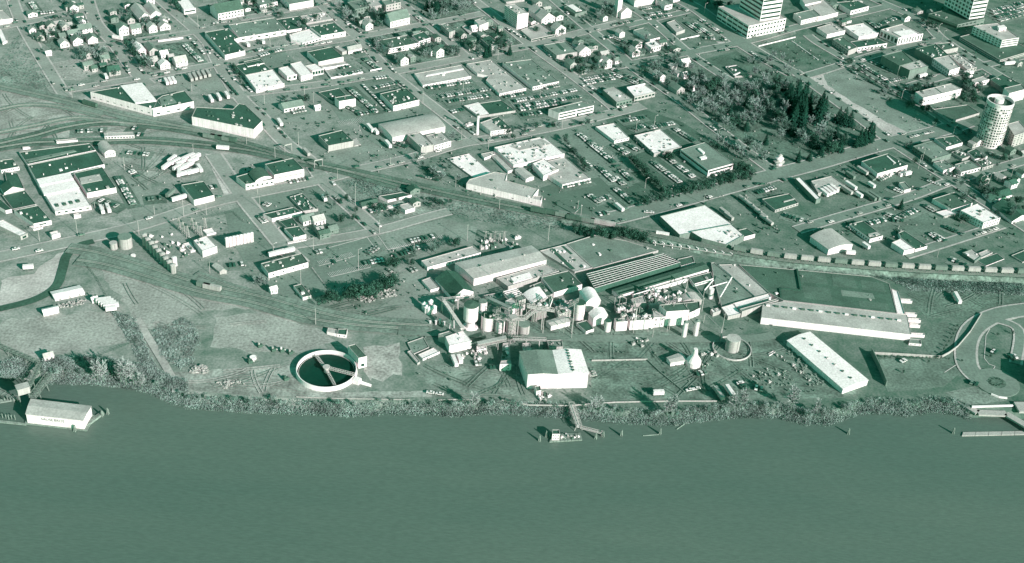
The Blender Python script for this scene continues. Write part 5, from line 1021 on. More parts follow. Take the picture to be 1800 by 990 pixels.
bld('malt_house', 'long grey roof tying the white row to malting floor', [(20, 725), (330, 655), (300, 610), (0, 672)], 34, 'M', 'L', nv=14)
bld('malt_house', 'pale flat roof behind the main plant block', [(300, 680), (600, 640), (570, 580), (290, 622)], 36, 'L', 'L', nv=14)
bld('kiln', 'grey box on stilts above the white row', [(165, 660), (276, 648), (255, 590), (142, 622)], 60, 'L', 'L', nv=1)
bld('kiln', 'pale curved-roof drum house behind the main block', [(598, 640), (762, 632), (700, 568), (580, 592)], 40, 'L', 'L', 'bs', rise=.1)
bld('pump_house', 'small white-topped machine house by the slanting pipe', [(860, 742), (926, 722), (900, 698), (838, 712)], 34, 'W', 'L', nv=3)
ob, r_, h_ = tank('vertical white separator on a box tower', 848, 535, 22, 80, 'W', 'separator', rooftone='W', rings=2)
for x0, y0, lab in ((625, 822, 'tall slim white tank, left of the leaning-looking pair'), (727, 812, 'tall slim white tank, right of the leaning-looking pair')): tank(lab, x0, y0, 22, 128, 'W', 'silo', rooftone='M', dome=.8)
tile('g')
bld('terminal', 'unseen block added past the right edge to shade the traffic circle', [(1812, 660), (1870, 664), (1868, 640), (1812, 636)], 0, 'L', 'W', hm=9)  # stand-in outside the view, put here for the shadow it throws
# ---------- tile c4
tile('c4')
bld('warehouse', 'white barrel-roofed warehouse left of the street', [(82, 192), (292, 148), (110, 12), (-75, 78)], 50, 'L', 'W', 'bs', rise=.08)
bld('shop', 'narrow shop with windowed side and white end', [(442, 100), (556, 70), (380, -60), (262, -30)], 36, 'K', 'W', nv=4, win=[(-1, 1, 9, .4, .4), (0, 1, 2, .2, .4)], patches=[('L', [(440, 85), (540, 62), (505, 38), (425, 58)], .2)])
bld('warehouse', 'bright white half of paired warehouse by the track curve', [(740, 200), (832, 180), (712, 95), (632, 130)], 46, 'W', 'W')
bld('warehouse', 'dark half of paired warehouse by the track curve', [(836, 190), (942, 160), (735, 25), (690, 45), (712, 92)], 30, 'K', 'W', nv=3)
bld('shop', 'pale building with two light roofs above the train', [(1355, 290), (1412, 250), (1335, 186), (1245, 218)], 26, 'L', 'M', nv=2)
bld('shop', 'low pale shop joined to a dark court by the train', [(1410, 262), (1510, 215), (1465, 190), (1385, 222)], 16, 'L', 'L')
bld('court', 'dark flat court roof edged white above the train', [(1450, 335), (1612, 272), (1545, 222), (1365, 282)], 5, 'K', 'W', par=.3)
bld('shop', 'dark roofed building cut by the right edge above the train', [(1770, 300), (1880, 260), (1800, 190), (1672, 242)], 12, 'K', 'L')

# ================================================================== PLANT STRUCTURES
def truss(name, label, A, Bp, w=2.4, h=2.2, m=M_STEEL, cat='conveyor', deck=True, legs=(), roof=False, group=None):
    A, Bp = Vector(A), Vector(Bp); ob = empty(name, (A.x, A.y, 0), label, cat, group); org = Vector((A.x, A.y, 0))
    d = (Bp-A); L = d.length; d.normalize(); s = Vector((-d.y, d.x, 0)).normalized()*w/2; u = Vector((0, 0, h)); n = max(2, int(L/3.2))
    b = MB()
    for k in (-1, 1):
        for z in (0, 1): b.bar(A+s*k+u*z, Bp+s*k+u*z, .28)
    b.build('chord', m, ob, org)
    b = MB()
    for i in range(n+1):
        p = A+d*(L*i/n)
        for k in (-1, 1):
            b.bar(p+s*k, p+s*k+u, .16)
            if i < n: b.bar(p+s*k, p+d*(L/n)+s*k+u, .13)
        b.bar(p-s+u, p+s+u, .13)
    b.build('lattice', m, ob, org)
    if deck: b = MB(); b.bar(A, Bp, w*.7, .15); b.build('walkway', M_WOOD if m is M_WOOD else M_CONC, ob, org)
    if roof: b = MB(); b.bar(A+u+Vector((0, 0, .2)), Bp+u+Vector((0, 0, .2)), w+.5, .2); b.build('roof', mr('L'), ob, org)
    for t, zb in legs:
        p = A.lerp(Bp, t)
        for k in (-1, 1): b = MB(); b.bar(p+s*k*1.1, Vector((p.x, p.y, zb))+s*k*1.8, .35); b.build('leg', m, ob, org)
    return ob
tile('c2')
truss('conveyor', 'inclined covered conveyor gallery from silos to elevators', gp(680, 632, 19), gp(872, 722, 24), 2.4, 2.2, mw('L'), legs=((.5, 0),), roof=True)
truss('conveyor', 'lattice bridge above the short silos', gp(745, 790, 15), gp(1000, 800, 15), 3, 2.2, mw('L'), legs=((.3, 0), (.8, 0)))
truss('conveyor', 'rising lattice bridge right of the stair tower', gp(1000, 800, 15), gp(1080, 728, 18), 2.4, 2, mw('L'))
truss('conveyor', 'long lattice bridge to the process house', gp(1080, 728, 18), gp(1180, 720, 18), 2.4, 2, mw('L'), legs=((.9, 0),))
truss('conveyor', 'lattice bridge between elevators and process house', gp(1020, 690, 24), gp(1260, 730, 20), 2, 2, mw('L'))
truss('conveyor', 'horizontal pipe bridge left of the wine-glass silo', gp(285, 632, 10), gp(560, 600, 10), 1.6, 1.2, mw('L'), legs=((0, 0), (.5, 0)))
truss('conveyor', 'long straight inclined conveyor down to the white shed', gp(300, 655, 14), gp(462, 892, 9), 2, 1.4, mw('W'), legs=((.45, 0),), roof=True)
truss('conveyor', 'steep pale conveyor leaning on the white kiln', gp(1215, 690, 12), gp(1240, 622, 18), 1.6, 1.4, mw('W'))
truss('conveyor', 'slanting conveyor rising to the tall kiln', gp(1385, 690, 14), gp(1470, 640, 20), 2, 2, mw('L'))
tile('d2')
truss('conveyor', 'low loading conveyor running left from stair tower', gp(590, 140, 6), gp(840, 85, 9), 3, 2, mw('L'), legs=((.3, 0), (.7, 0)), roof=True)
truss('conveyor', 'loading conveyor running right behind the warehouse', gp(900, 80, 8), gp(1190, 90, 8), 2, 1.4, mw('L'), legs=((.4, 0), (.8, 0)))
tile('c2'); a = gp(870, 985, 0); top = gp(878, 780, 0)
p = gp(885, 992, 0); org = Vector((p.x, p.y, 0)); st = empty('stair_tower', org, 'tall open lattice stair tower in front of silos', 'tower'); H_ = HG(*q(883, 775), 217/TS)
b = MB(); cs = [BD*x+AD*y for x in (-1.7, 1.7) for y in (-1.7, 1.7)]
for c_ in cs: b.bar(c_, c_+Vector((0, 0, H_)), .35)
b.build('post', mw('L'), st)
b = MB(); z = 0; k = 0
while z < H_-3:
    for (i, j) in ((0, 1), (1, 3), (3, 2), (2, 0)): b.bar(cs[i]+Vector((0, 0, z)), cs[j]+Vector((0, 0, z)), .2); b.bar(cs[i]+Vector((0, 0, z)), cs[j]+Vector((0, 0, z+3)), .14)
    z += 3
b.build('bracing', mw('L'), st)
b = MB(); b.box((0, 0, H_), BD*2.6, AD*2.6, (0, 0, .2)); b.build('platform', mw('L'), st)
# skinny cross-braced leaning pipes (booms)
def boom(label, a, za, c, zc, r=.5, tone='W', name='duct', cat='duct', legs=True):
    A, C_ = gp(*a, za), gp(*c, zc); ob = empty(name, (A.x, A.y, 0), label, cat, 'thin plant pipes' if label.startswith('thin pipe') else None); org = Vector((A.x, A.y, 0))
    b = MB(); b.tube(A, C_, r, 10); b.build('pipe', mw(tone), ob, org)
    b = MB()
    for P in (A, C_):
        if P.z > 1.5: b.bar(P, Vector((P.x, P.y, 0)), .3)
    if b.v: b.build('support', M_STEEL, ob, org)
    return ob
tile('c3')
boom('white duct leaning against the malting floor, left of two', (785, 545), 8, (860, 455), 14)
boom('white duct leaning across grey roof, right of two', (920, 605), 7, (1022, 432), 8)
boom('white horizontal duct on the mid-grey roof', (825, 520), 8, (980, 475), 8, .4)
boom('long thin pipe slanting down towards fuel tank', (790, 750), 8, (935, 890), 9, .35, 'L')
boom('pipe dropping steeply towards the fuel tank', (935, 890), 9, (925, 985), 1, .35, 'L')
boom('white pipe bridge over the dark roof strip', (335, 515), 12, (385, 580), 12, .6)
boom('double pipe run along the malting floor edge', (165, 585), 10, (640, 445), 10, .4)
boom('pipe crossing from malting floor down to the plant', (645, 432), 11, (780, 620), 11, .4, 'L')
boom('slanted exhaust pipe on the white plant block', (185, 775), 14, (195, 705), 19, .5, 'L')
tile('c3')
for k in range(16):
    x, y = random.uniform(-40, 640), random.uniform(600, 800); boom('thin pipe run over the plant roofs', (x, y), 9, (x+random.uniform(-60, 90), y+random.uniform(-50, 40)), random.uniform(8, 15), .22, random.choice('LMD'))
tile('c2')
for k in range(16):
    x, y = random.uniform(700, 1420), random.uniform(600, 800); boom('thin pipe run between the plant silos', (x, y), random.uniform(6, 14), (x+random.uniform(-50, 90), y+random.uniform(-50, 40)), random.uniform(8, 18), .22, random.choice('LMD'))
# germination beds : rows of pale beams over a dark floor
tile('c3')
A0, B0, C0 = gp(0, 512, 5), gp(0, 385, 5), gp(430, 232, 5)
D0 = gp(572, 305, 5)
tile('c2'); A1, B1 = gp(1610, 530, 5), gp(1540, 408, 5)
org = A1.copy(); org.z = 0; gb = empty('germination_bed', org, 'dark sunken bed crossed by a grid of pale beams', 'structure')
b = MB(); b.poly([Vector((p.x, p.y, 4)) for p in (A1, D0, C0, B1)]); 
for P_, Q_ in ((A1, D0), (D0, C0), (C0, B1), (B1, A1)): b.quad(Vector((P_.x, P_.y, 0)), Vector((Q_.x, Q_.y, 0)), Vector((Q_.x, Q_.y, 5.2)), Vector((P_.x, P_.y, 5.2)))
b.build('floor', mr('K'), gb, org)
for k in range(8):
    t = k/7; b = MB(); b.bar(A1.lerp(B1, t)+Vector((0, 0, .4)), D0.lerp(C0, t)+Vector((0, 0, .4)), .4, .16); b.build('beam', mw('W'), gb, org)
for k in range(17):
    t = k/16; b = MB(); b.bar(A1.lerp(D0, t)+Vector((0, 0, .1)), B1.lerp(C0, t)+Vector((0, 0, .1)), .25, .14); b.build('cross_beam', mw('L'), gb, org)
tile('c2'); A1, B1, C0, D0 = gp(862, 612, 7), gp(815, 560, 7), gp(930, 528, 7), gp(985, 580, 7)
org = A1.copy(); org.z = 0; gb = empty('roof_frame', org, 'open white roof frame grid left of humped kiln', 'structure')
for k in range(5):
    t = k/4; b = MB(); b.bar(A1.lerp(B1, t), D0.lerp(C0, t), .5, .5); b.build('beam', mw('W'), gb, org)
for k in range(4):
    t = k/3; b = MB(); b.bar(A1.lerp(D0, t)+Vector((0, 0, -.4)), B1.lerp(C0, t)+Vector((0, 0, -.4)), .4, .4); b.build('cross_beam', mw('L'), gb, org)
for P_ in (A1, B1, C0, D0): b = MB(); b.bar(Vector((P_.x, P_.y, 0)), P_, .4); b.build('post', mw('L'), gb, org)
# process clutter: small machinery standing among the plant blocks
def machine(label, x, y, s=1.0, group=None, tone=None, z=0.0):
    p = gp(x, y, z); ob = empty('machine', p, label, 'machinery', group); t = tone or random.choice('LWWLD')
    b = MB(); b.box((0, 0, s*.7), BD*s, AD*s*.7, (0, 0, s*.7)); b.build('housing', mw(t), ob)
    b = MB(); b.tube((s*.6, 0, s*1.2), (s*1.6, s*.8, s*.4), s*.28, 8); b.build('pipe', mw(random.choice('LWD')), ob)
    b = MB(); b.cyl((-s*.4, 0), s*.4, s*1.4, s*2.3, 10); b.build('drum', mw(random.choice('LWD')), ob)
tile('c3')
for k in range(26): machine('pale process machinery heaped between malting floor and white blocks', random.uniform(290, 620), random.uniform(545, 640)-0, random.uniform(.8, 1.7), 'process machinery on the plant', z=6)
for k in range(16): machine('dark pipework machinery at the left end of white row', random.uniform(-20, 330), random.uniform(690, 800), random.uniform(.8, 1.6), 'pipework by the white row', z=7)
tile('c2')
for k in range(18): machine('small machinery around the substation behind the office', random.uniform(600, 950), random.uniform(90, 190), random.uniform(.8, 1.7), 'substation machinery')
for k in range(14): machine('machinery on top of the plant silos', random.uniform(700, 1060), random.uniform(770, 800), random.uniform(.5, .9), 'silo top machinery', 'L', 15)
tile('d2')
for k in range(16): machine('machinery heaped between white shed and conveyors', random.uniform(420, 690), random.uniform(170, 260), random.uniform(.6, 1.2), 'machinery by the white shed')
for k in range(8): machine('scrap machinery at the front corner of the warehouse', random.uniform(1130, 1220), random.uniform(560, 630), random.uniform(.6, 1.2), 'scrap by the warehouse corner')
tile('d3')
for k in range(15): machine('scrap machinery scattered left of the long white warehouse', random.uniform(1150, 1500), random.uniform(340, 470), random.uniform(.5, 1.0), 'scrap yard machinery', random.choice('MMLD'))
for k in range(14): machine('scrap machinery strung along the long white warehouse', 1400+k*24+random.uniform(-10, 10), 215+k*18+random.uniform(-20, 20), random.uniform(.5, 1.0), 'machinery along the white warehouse', random.choice('MMLD'))
for k in range(10): machine('rusty machinery right of the conical hopper', random.uniform(760, 920), random.uniform(200, 350), random.uniform(.6, 1.2), 'machinery by the hopper')
for k in range(10): machine('pale machinery in front of the plant road', random.uniform(160, 300), random.uniform(60, 150), random.uniform(.6, 1.3), 'machinery by the plant road')
tile('c0')
for k in range(22): machine('electrical gear standing among the tank farm pipes', random.uniform(1280, 1700), random.uniform(60, 320), random.uniform(.6, 1.3), 'tank farm gear')
tile('b0')
for k in range(4): boom('thin leaning pole in the brickworks yard, number %s from left' % ('first', 'second', 'third', 'fourth')[k], (800+k*40, 800+k*10), 0, (820+k*40, 770+k*10), 6, .15, 'L')
# lattice masts of the substation
tile('c0')
def mast(label, x, y, h, w=1.2, group=None):
    p = gp(x, y); ob = empty('lattice_mast', p, label, 'mast', group); b = MB()
    cs = [Vector((sx*w, sy*w, 0)) for sx in (-1, 1) for sy in (-1, 1)]
    for c_ in cs: b.bar(c_, c_*.3+Vector((0, 0, h)), .2)
    b.build('leg', mw('L'), ob); b = MB()
    for k in range(int(h/2.5)):
        f0, f1 = 1-.7*k*2.5/h, 1-.7*(k+1)*2.5/h
        for (i, j) in ((0, 1), (1, 3), (3, 2), (2, 0)): b.bar(cs[i]*f0+Vector((0, 0, k*2.5)), cs[j]*f1+Vector((0, 0, (k+1)*2.5)), .1)
    b.bar((-2.2, 0, h-.5), (2.2, 0, h-.5), .2); b.build('bracing', mw('L'), ob)
for k in range(7): mast('pale lattice mast in the substation beside tank farm', 1560+k*38, 15+(k % 3)*35, 10, 1.0, 'substation masts')
tile('c2')
for k in range(5): mast('short lattice mast behind the plant office', 660+k*40, 110+(k % 2)*18, 8, .9, 'masts behind the office')

# ---- round clarifier basin
tile('g'); RH = 3.2; cc = G(574, 647.5, RH); CR = 52.6/PPM(cc); cc = Vector((cc.x, cc.y, 0))
cb = empty('clarifier_basin', cc, 'large round white concrete settling basin with dark water', 'basin')
b = MB(); N = 72
def ring(b, r, z): 
    k = len(b.v); b.v += [Vector((r*cos(2*pi*j/N), r*sin(2*pi*j/N), z)) for j in range(N)]; return k
def strip(b, k0, k1, mi=0, flip=False):
    for j in range(N):
        f = (k0+j, k0+(j+1) % N, k1+(j+1) % N, k1+j); b.f.append(f[::-1] if flip else f); b.i.append(mi)
k0 = ring(b, CR+.5, 0); k1 = ring(b, CR+.1, RH); k2 = ring(b, CR-.4, RH); k3 = ring(b, CR-.4, .2); strip(b, k0, k1); strip(b, k1, k2); strip(b, k2, k3)
b.build('wall', M_WHITE, cb)
b = MB(); k0 = ring(b, CR-1.5, RH-2.2); k1 = ring(b, CR-1.3, RH-2.2); k2 = ring(b, CR-1.3, RH-2.5); k3 = ring(b, CR-1.5, RH-2.5); strip(b, k1, k0, flip=False); strip(b, k0, k3); strip(b, k2, k1); b.build('weir', M_CONC, cb)
wm = mat('basin_water', .004, .2, .05, .4, .1, .5, .1); b = MB(); b.cyl((0, 0), CR-.45, .1, .35, N); b.build('water', wm, cb)
b = MB(); b.cyl((0, 0), 1.6, .3, RH+1.0, 20); b.cyl((0, 0), 2.4, RH+1.0, RH+1.4, 20); b.build('centre_column', M_CONC, cb)
def arm(name, a, r1, z, w):
    d = Vector((cos(a), sin(a), 0)); s = Vector((-d.y, d.x, 0))*w/2; b = MB(); u = Vector((0, 0, 1.3)); zz = Vector((0, 0, z)); n = int(r1/1.5)
    for k in (-1, 1):
        b.bar(zz+s*k, zz+d*r1+s*k, .22); b.bar(zz+s*k+u, zz+d*r1+s*k+u, .2)
        for i in range(n):
            p = zz+d*(r1*i/n)+s*k; b.bar(p, p+d*(r1/n)+u, .12); b.bar(p, p+u, .12)
    for i in range(n+1): p = zz+d*(r1*i/n); b.bar(p-s, p+s, .14); b.bar(p-s+u, p+s+u, .14)
    b.build(name, M_CONC, cb)
def dirto(x, y): v = G(x, y, RH)-cc; return math.atan2(v.y, v.x)
arm('access_bridge', dirto(619, 659), CR+.3, RH+.1, 1.6); arm('rake_arm', dirto(558, 626), CR-2, 1.6, 1.4); arm('rake_arm', dirto(589, 676), CR-2, 1.6, 1.4)
b = MB(); s = dirto(619, 663); d = Vector((cos(s), sin(s), 0)); b.box(d*(CR+3)+Vector((0, 0, 1.6)), d*2.2, Vector((-d.y, d.x, 0))*2, (0, 0, 1.6)); b.build('sludge_box', M_WHITE, cb)
b = MB()
for k in range(3): b.tube(d*(CR+5)+Vector((0, k*.9-1, 1+k*.3)), d*(CR+10)+Vector((3, k*.9-1, .6)), .35, 8)
b.build('outlet_pipe', M_WHITE, cb)

# ---- rubble and boxes in the field left of the basin
tile('g')
def rubble(label, poly, n, m, s=(.3, 1.1)):
    b = MB(); r = random.Random(n); xs = [p[0] for p in poly]; ys = [p[1] for p in poly]; k = 0
    while k < n:
        x, y = r.uniform(min(xs), max(xs)), r.uniform(min(ys), max(ys))
        if not in_poly(x, y, poly): continue
        k += 1; p = gp(x, y, r.uniform(0, .9)); a = r.uniform(0, 6.28); w = r.uniform(*s); u = Vector((cos(a), sin(a), r.uniform(-.4, .4)))*w; v_ = Vector((-sin(a), cos(a), r.uniform(-.4, .4)))*w*r.uniform(.4, 1)
        b.box(p, u, v_, Vector((r.uniform(-.2, .2), r.uniform(-.2, .2), 1))*w*.5)
    o = b.build('rubble_heap', m); tag(o, label, 'rubble', kind='stuff')
rubble('white rubble heap left of the round basin', [(330, 652), (352, 640), (368, 646), (366, 655), (340, 656)], 90, mw('L'))
rubble('broken concrete strewn behind the bank kerb', [(380, 672), (420, 664), (430, 675), (395, 684)], 50, mw('L'), (.3, .9))
rubble('pale debris below the hangar in the dry field', [(100, 535), (150, 524), (155, 532), (110, 542)], 60, mw('L'), (.3, .8))
rubble('planks and drums by the loading shed', [(620, 518), (690, 505), (700, 520), (640, 532)], 80, mw('L'), (.3, 1.0))
rubble('junk strewn through the scrap yard', [(1310, 650), (1380, 645), (1400, 675), (1340, 685)], 60, mw('M'), (.3, .7))
rubble('junk along the foot of the long white warehouse', [(1380, 610), (1395, 612), (1450, 675), (1425, 680)], 80, mw('M'), (.3, .9))
for x, y, l in ((457, 610, 'dark box machine at the field corner, leftmost'), (481, 617, 'dark box machine beside the basin field, second'), (496, 618, 'small dark machine beside the basin, third'), (511, 622, 'dark machine nearest the basin rim'), (440, 638, 'dark machine beside the small round tank'), (503, 668, 'pale machine lying left of the basin')): machine(l, x, y, 1.5, None, 'D')
# ---- floating freight house, its raft, piles
def plank_raft(label, pts, z, n, name='log_boom', cat='raft'):
    P = [G(x, y, z) for x, y in pts]; org = P[0].copy(); ob = empty(name, org, label, cat)
    for k in range(n):
        t0, t1 = (k+.1)/n, (k+.9)/n; b = MB()
        a, c_ = P[0].lerp(P[3], (t0+t1)/2), P[1].lerp(P[2], (t0+t1)/2); w = (P[0]-P[3]).length/n*.85
        b.tube(a, c_, max(.25, w*.45), 6); b.build('log', M_WOOD, ob, org)
    return ob
TX, TY, TS = 0, 660, 9.0
ob, R, h = bld('freight_house', 'white floating freight house lettered in dark capitals on its side', [(412, 612), (1312, 714), (1440, 492), (490, 378)], 142, 'L', 'W', 'gf', rise=.045, zb=WZ+.8)
a, c_ = R[0], R[1]; d = (c_-a); d.z = 0; L = d.length; d.normalize(); nn = Vector((d.y, -d.x, 0))
fc = bpy.data.curves.new('lettering', 'FONT'); fc.body = 'SAUSE BROS'; fc.size = 2.6; fc.extrude = .02; fc.align_x = 'CENTER'
fc.materials.append(M_GLASS); tmp = bpy.data.objects.new('tmp', fc); COL.objects.link(tmp)
dg = bpy.context.evaluated_depsgraph_get(); tme = bpy.data.meshes.new_from_object(tmp.evaluated_get(dg)); bpy.data.objects.remove(tmp)
o = add('lettering', tme, ob); p = a+d*(L*.46)+nn*.06-Vector(ob.location)+Vector((0, 0, h*.52))
o.matrix_local = Matrix(((d.x, 0, nn.x, p.x), (d.y, 0, nn.y, p.y), (0, 1, 0, p.z), (0, 0, 0, 1)))
tile('g')
bx = [v.copy() for v in R]; b = MB(); cen = sum(bx, Vector())/4; big = [cen+(v-cen)*1.10 for v in bx]
for v in big: v.z = 0
b.poly([v+Vector((0, 0, WZ+.75)) for v in big])
for i in range(4): j = (i+1) % 4; b.quad(big[i]+Vector((0, 0, WZ-1)), big[j]+Vector((0, 0, WZ-1)), big[j]+Vector((0, 0, WZ+.75)), big[i]+Vector((0, 0, WZ+.75)))
o = b.build('float_deck', M_WOOD); tag(o, 'timber float deck carrying the white freight house', 'raft')
plank_raft('weathered log boom left of the freight house', [(-15, 737), (46, 744), (46, 748), (-15, 742)], WZ+.3, 3)
plank_raft('log boom trailing past freight house end', [(150, 752), (182, 728), (180, 724), (160, 738)], WZ+.3, 3)
plank_raft('ragged raft of timber at the left edge', [(-15, 712), (28, 704), (22, 700), (-15, 704)], WZ+.3, 4)
def piling(label, x, y, h=4.0, n=3, lean=.14, group=None):
    p = G(x, y, WZ); ob = empty('mooring_piles', (p.x, p.y, WZ-1.5), label, 'piles', group)
    for k in range(n):
        a = 2*pi*k/n+.5; b = MB(); b.tube((cos(a)*h*lean*1.6, sin(a)*h*lean*1.6, 0), (cos(a)*.2, sin(a)*.2, h+1.5+random.uniform(-.4, .4)), .28, 7); b.build('pile', M_WOOD, ob)
    return ob
for x, y in ((8, 707), (13, 705), (18, 706), (24, 707), (30, 707)): piling('short pale pile in the upper line left of the freight house', x, y, 3.4, 1, .05, 'upper piles by freight house')
for x, y in ((4, 735), (10, 736), (15, 738), (20, 737), (26, 738)): piling('short pale pile in the lower line left of the freight house', x, y, 3.6, 1, .05, 'lower piles by freight house')
for x, y, l in ((180, 732, 'pile cluster off the right end of the freight house'), (190, 728, 'outer pile cluster off the freight house'), (948, 775, 'leftmost pile cluster of the river dock'), (960, 768, 'second pile cluster left of the river dock'), (967, 770, 'pile cluster touching the river dock'),
                (1047, 771, 'pile cluster under the walkway end, left'), (1060, 768, 'pile cluster under the walkway end, right'), (1092, 766, 'lone pile cluster right of the walkway'), (1160, 763, 'pile cluster beside the floating log'),
                (1491, 763, 'lone tall marker pile in the right part of river'), (1675, 762, 'pile cluster left of the pale float'), (132, 758, 'single leaning pile before the freight house')): piling(l, x, y, 4.4 if '1491' not in l else 5, 4)
def log(label, a, c_): 
    A, C_ = G(*a, WZ+.1), G(*c_, WZ+.1); b = MB(); b.tube(A, C_, .35, 8); o = b.build('floating_log', M_WOOD); tag(o, label, 'log')
log('straight log floating beside the pile cluster', (1130, 766), (1158, 764)); log('slanting log floating near the brushy bank', (1189, 755), (1207, 743)); log('short log floating near the slanting one', (1186, 748), (1193, 747))
# hopper on legs and trestles at far left
p = gp(43, 700); hz = empty('loading_hopper', (p.x, p.y, WZ), 'pale boxy loading hopper on thin legs above the water', 'hopper')
b = MB(); b.box((0, 0, 11), BD*3.6, AD*2.6, (0, 0, 2.2)); b.build('bin', mw('L'), hz)
b = MB(); b.box((0, 0, 13.4), BD*3.9, AD*2.9, (0, 0, .2)); b.build('roof', mr('L'), hz)
for sx in (-3, 3):
    for sy in (-2, 2): b = MB(); b.bar(BD*sx+AD*sy+Vector((0, 0, -2)), BD*sx+AD*sy+Vector((0, 0, 9)), .4); b.build('leg', M_WOOD, hz)
truss('trestle', 'lattice trestle from bank down to the freight house', G(88, 660, 0), G(57, 700, 2), 4, 2.4, M_WOOD, 'trestle', legs=((.4, -6), (.8, -6)))
truss('trestle', 'curving timber conveyor trestle feeding the hopper', G(70, 640, 3), G(52, 680, 8), 2, 1.6, M_WOOD, 'trestle', legs=((.3, 0), (.8, -5)))
truss('trestle', 'long low conveyor trestle along the field at left edge', G(-10, 605, 3), G(68, 638, 3), 2.2, 1.6, M_WOOD, 'trestle', legs=((.15, 0), (.35, 0), (.55, 0), (.75, 0), (.95, 0)))
truss('trestle', 'dark log ramp running off the left edge', G(-20, 680, WZ+1), G(28, 702, WZ+1), 4, .8, M_WOOD, 'ramp')
house('white hut at the bend of conveyor trestle', 78, 630, 6, 5, 3.5, 'L', 'W', 'gf')
# river dock with cabin, gangway and walkway
truss('gangway', 'lattice gangway from bank to the river dock', G(1004, 711, 1.5), G(1018, 752, WZ+3), 3.2, 2, mw('L'), 'gangway', legs=((.45, -6), (.95, -6)))
truss('walkway', 'thin walkway from dock to the outer piles', G(1020, 752, WZ+2.5), G(1060, 762, WZ+2), 1.6, 1.1, mw('L'), 'walkway', legs=((.95, -6),))
dp = [G(966, 776.5, WZ+.8), G(1024, 773, WZ+.8), G(1021, 761, WZ+.8), G(970, 763, WZ+.8)]; org = dp[0].copy(); dk = empty('river_dock', (org.x, org.y, WZ), 'pale floating dock with clutter below the gangway', 'dock')
for k in range(9):
    t0, t1 = k/9, (k+.92)/9; b = MB(); q4 = [dp[0].lerp(dp[1], t0), dp[0].lerp(dp[1], t1), dp[3].lerp(dp[2], t1), dp[3].lerp(dp[2], t0)]
    b.poly(q4)
    for i in range(4): j = (i+1) % 4; b.quad(q4[i]-Vector((0, 0, 1.4)), q4[j]-Vector((0, 0, 1.4)), q4[j], q4[i])
    b.build('deck_plank', M_WOOD, dk, Vector((org.x, org.y, WZ)))
bld('cabin', 'white two-storey cabin standing on the river dock', [(971, 763), (984, 763), (983, 755), (971, 755)], 11, 'K', 'W', zb=WZ+.8, win=[(0, 2, 3, .4, .35)])
for k in range(9): machine('winch gear on the river dock', 988+k*3.6, 768+random.uniform(-4, 4), random.uniform(.5, .9), 'gear on the dock', z=WZ+.8)
# pale float and riverside pier at right
fp = [G(1691, 766, WZ+.6), G(1830, 763, WZ+.6), G(1830, 757, WZ+.6), G(1693, 759.5, WZ+.6)]; fo = empty('float', (fp[0].x, fp[0].y, WZ), 'long pale concrete float running off the right edge', 'float'); org = Vector(fo.location)
for k in range(6):
    t0, t1 = k/6, (k+.97)/6; b = MB(); q4 = [fp[0].lerp(fp[1], t0), fp[0].lerp(fp[1], t1), fp[3].lerp(fp[2], t1), fp[3].lerp(fp[2], t0)]; b.poly(q4)
    for i in range(4): j = (i+1) % 4; b.quad(q4[i]-Vector((0, 0, 1.2)), q4[j]-Vector((0, 0, 1.2)), q4[j], q4[i])
    b.build('float_section', mw('L'), fo, org)
def wallrun(label, pts, h, th, name='wall', m=M_CONC, z0=0.0, cat='wall'):
    P = [G(x, y, z0) for x, y in pts]; ob = empty(name, P[0], label, cat)
    for i in range(len(P)-1):
        b = MB(); b.bar(P[i]+Vector((0, 0, h/2)), P[i+1]+Vector((0, 0, h/2)), th, h); b.build('wall_section', m, ob, P[0])
    return ob
wallrun('pale zigzag promenade pier along the right bank', [(1685, 706), (1718, 727), (1768, 729), (1800, 748), (1830, 768)], 1.2, 5, 'pier', mw('L'), -1.5, 'pier')
wallrun('low white wall behind the zigzag pier', [(1708, 716), (1780, 714)], 1.0, 1.2, 'wall', M_WHITE)
wallrun('white terrace block by the right edge of the pier', [(1786, 718), (1830, 718)], 1.5, 10, 'terrace', mw('L'), 0, 'terrace')
wallrun('curved white seat wall by the traffic circle', [(1742, 694), (1755, 699), (1770, 701)], 1.0, 1.0, 'wall', M_WHITE)
wallrun('long white boundary wall below the very long warehouse', [(1531, 622.5), (1590, 625.5), (1654, 629.5), (1668, 622), (1683, 611), (1705, 585), (1725, 553)], 2.0, .35, 'wall', mw('L'))
wallrun('tall grey flood wall running down to the river brush', [(1531, 622), (1545, 650), (1557, 679)], 4.5, .6, 'wall', mw('M'))
wallrun('low white parapet pipe along the bank top, middle', [(770, 704), (800, 703), (845, 704)], .7, .4, 'wall', mw('L'))
wallrun('low white parapet along the bank beside the warehouse', [(882, 704), (930, 713), (1000, 714), (1080, 708), (1180, 706), (1260, 706)], .9, .4, 'wall', mw('L'))
wallrun('long low white kerb wall on the bank by round basin', [(520, 698), (600, 701), (720, 703)], .5, .3, 'wall', mw('L'))
wallrun('white wall beside the marked yard behind fuel hopper', [(1040, 635), (1090, 634), (1138, 633)], 1.2, .35, 'wall', mw('L'))
wallrun('dark pipe wall slanting across the yard', [(1138, 634), (1160, 655), (1203, 690)], .9, .6, 'wall', mw('M'))
wallrun('white fence round the fenced car lot, street side', [(582, 139), (638, 129)], 1.6, .4, 'fence', M_WHITE, 0, 'fence')
wallrun('white fence round the fenced car lot, left side', [(570, 123), (582, 139)], 1.6, .4, 'fence', M_WHITE, 0, 'fence')
wallrun('white fence section at the lot entrance', [(651, 126), (671, 122)], 1.6, .4, 'fence', M_WHITE, 0, 'fence')
wallrun('white wall round the lawn of the far left block', [(278, 74), (322, 68)], 1.6, .5, 'wall', M_WHITE)
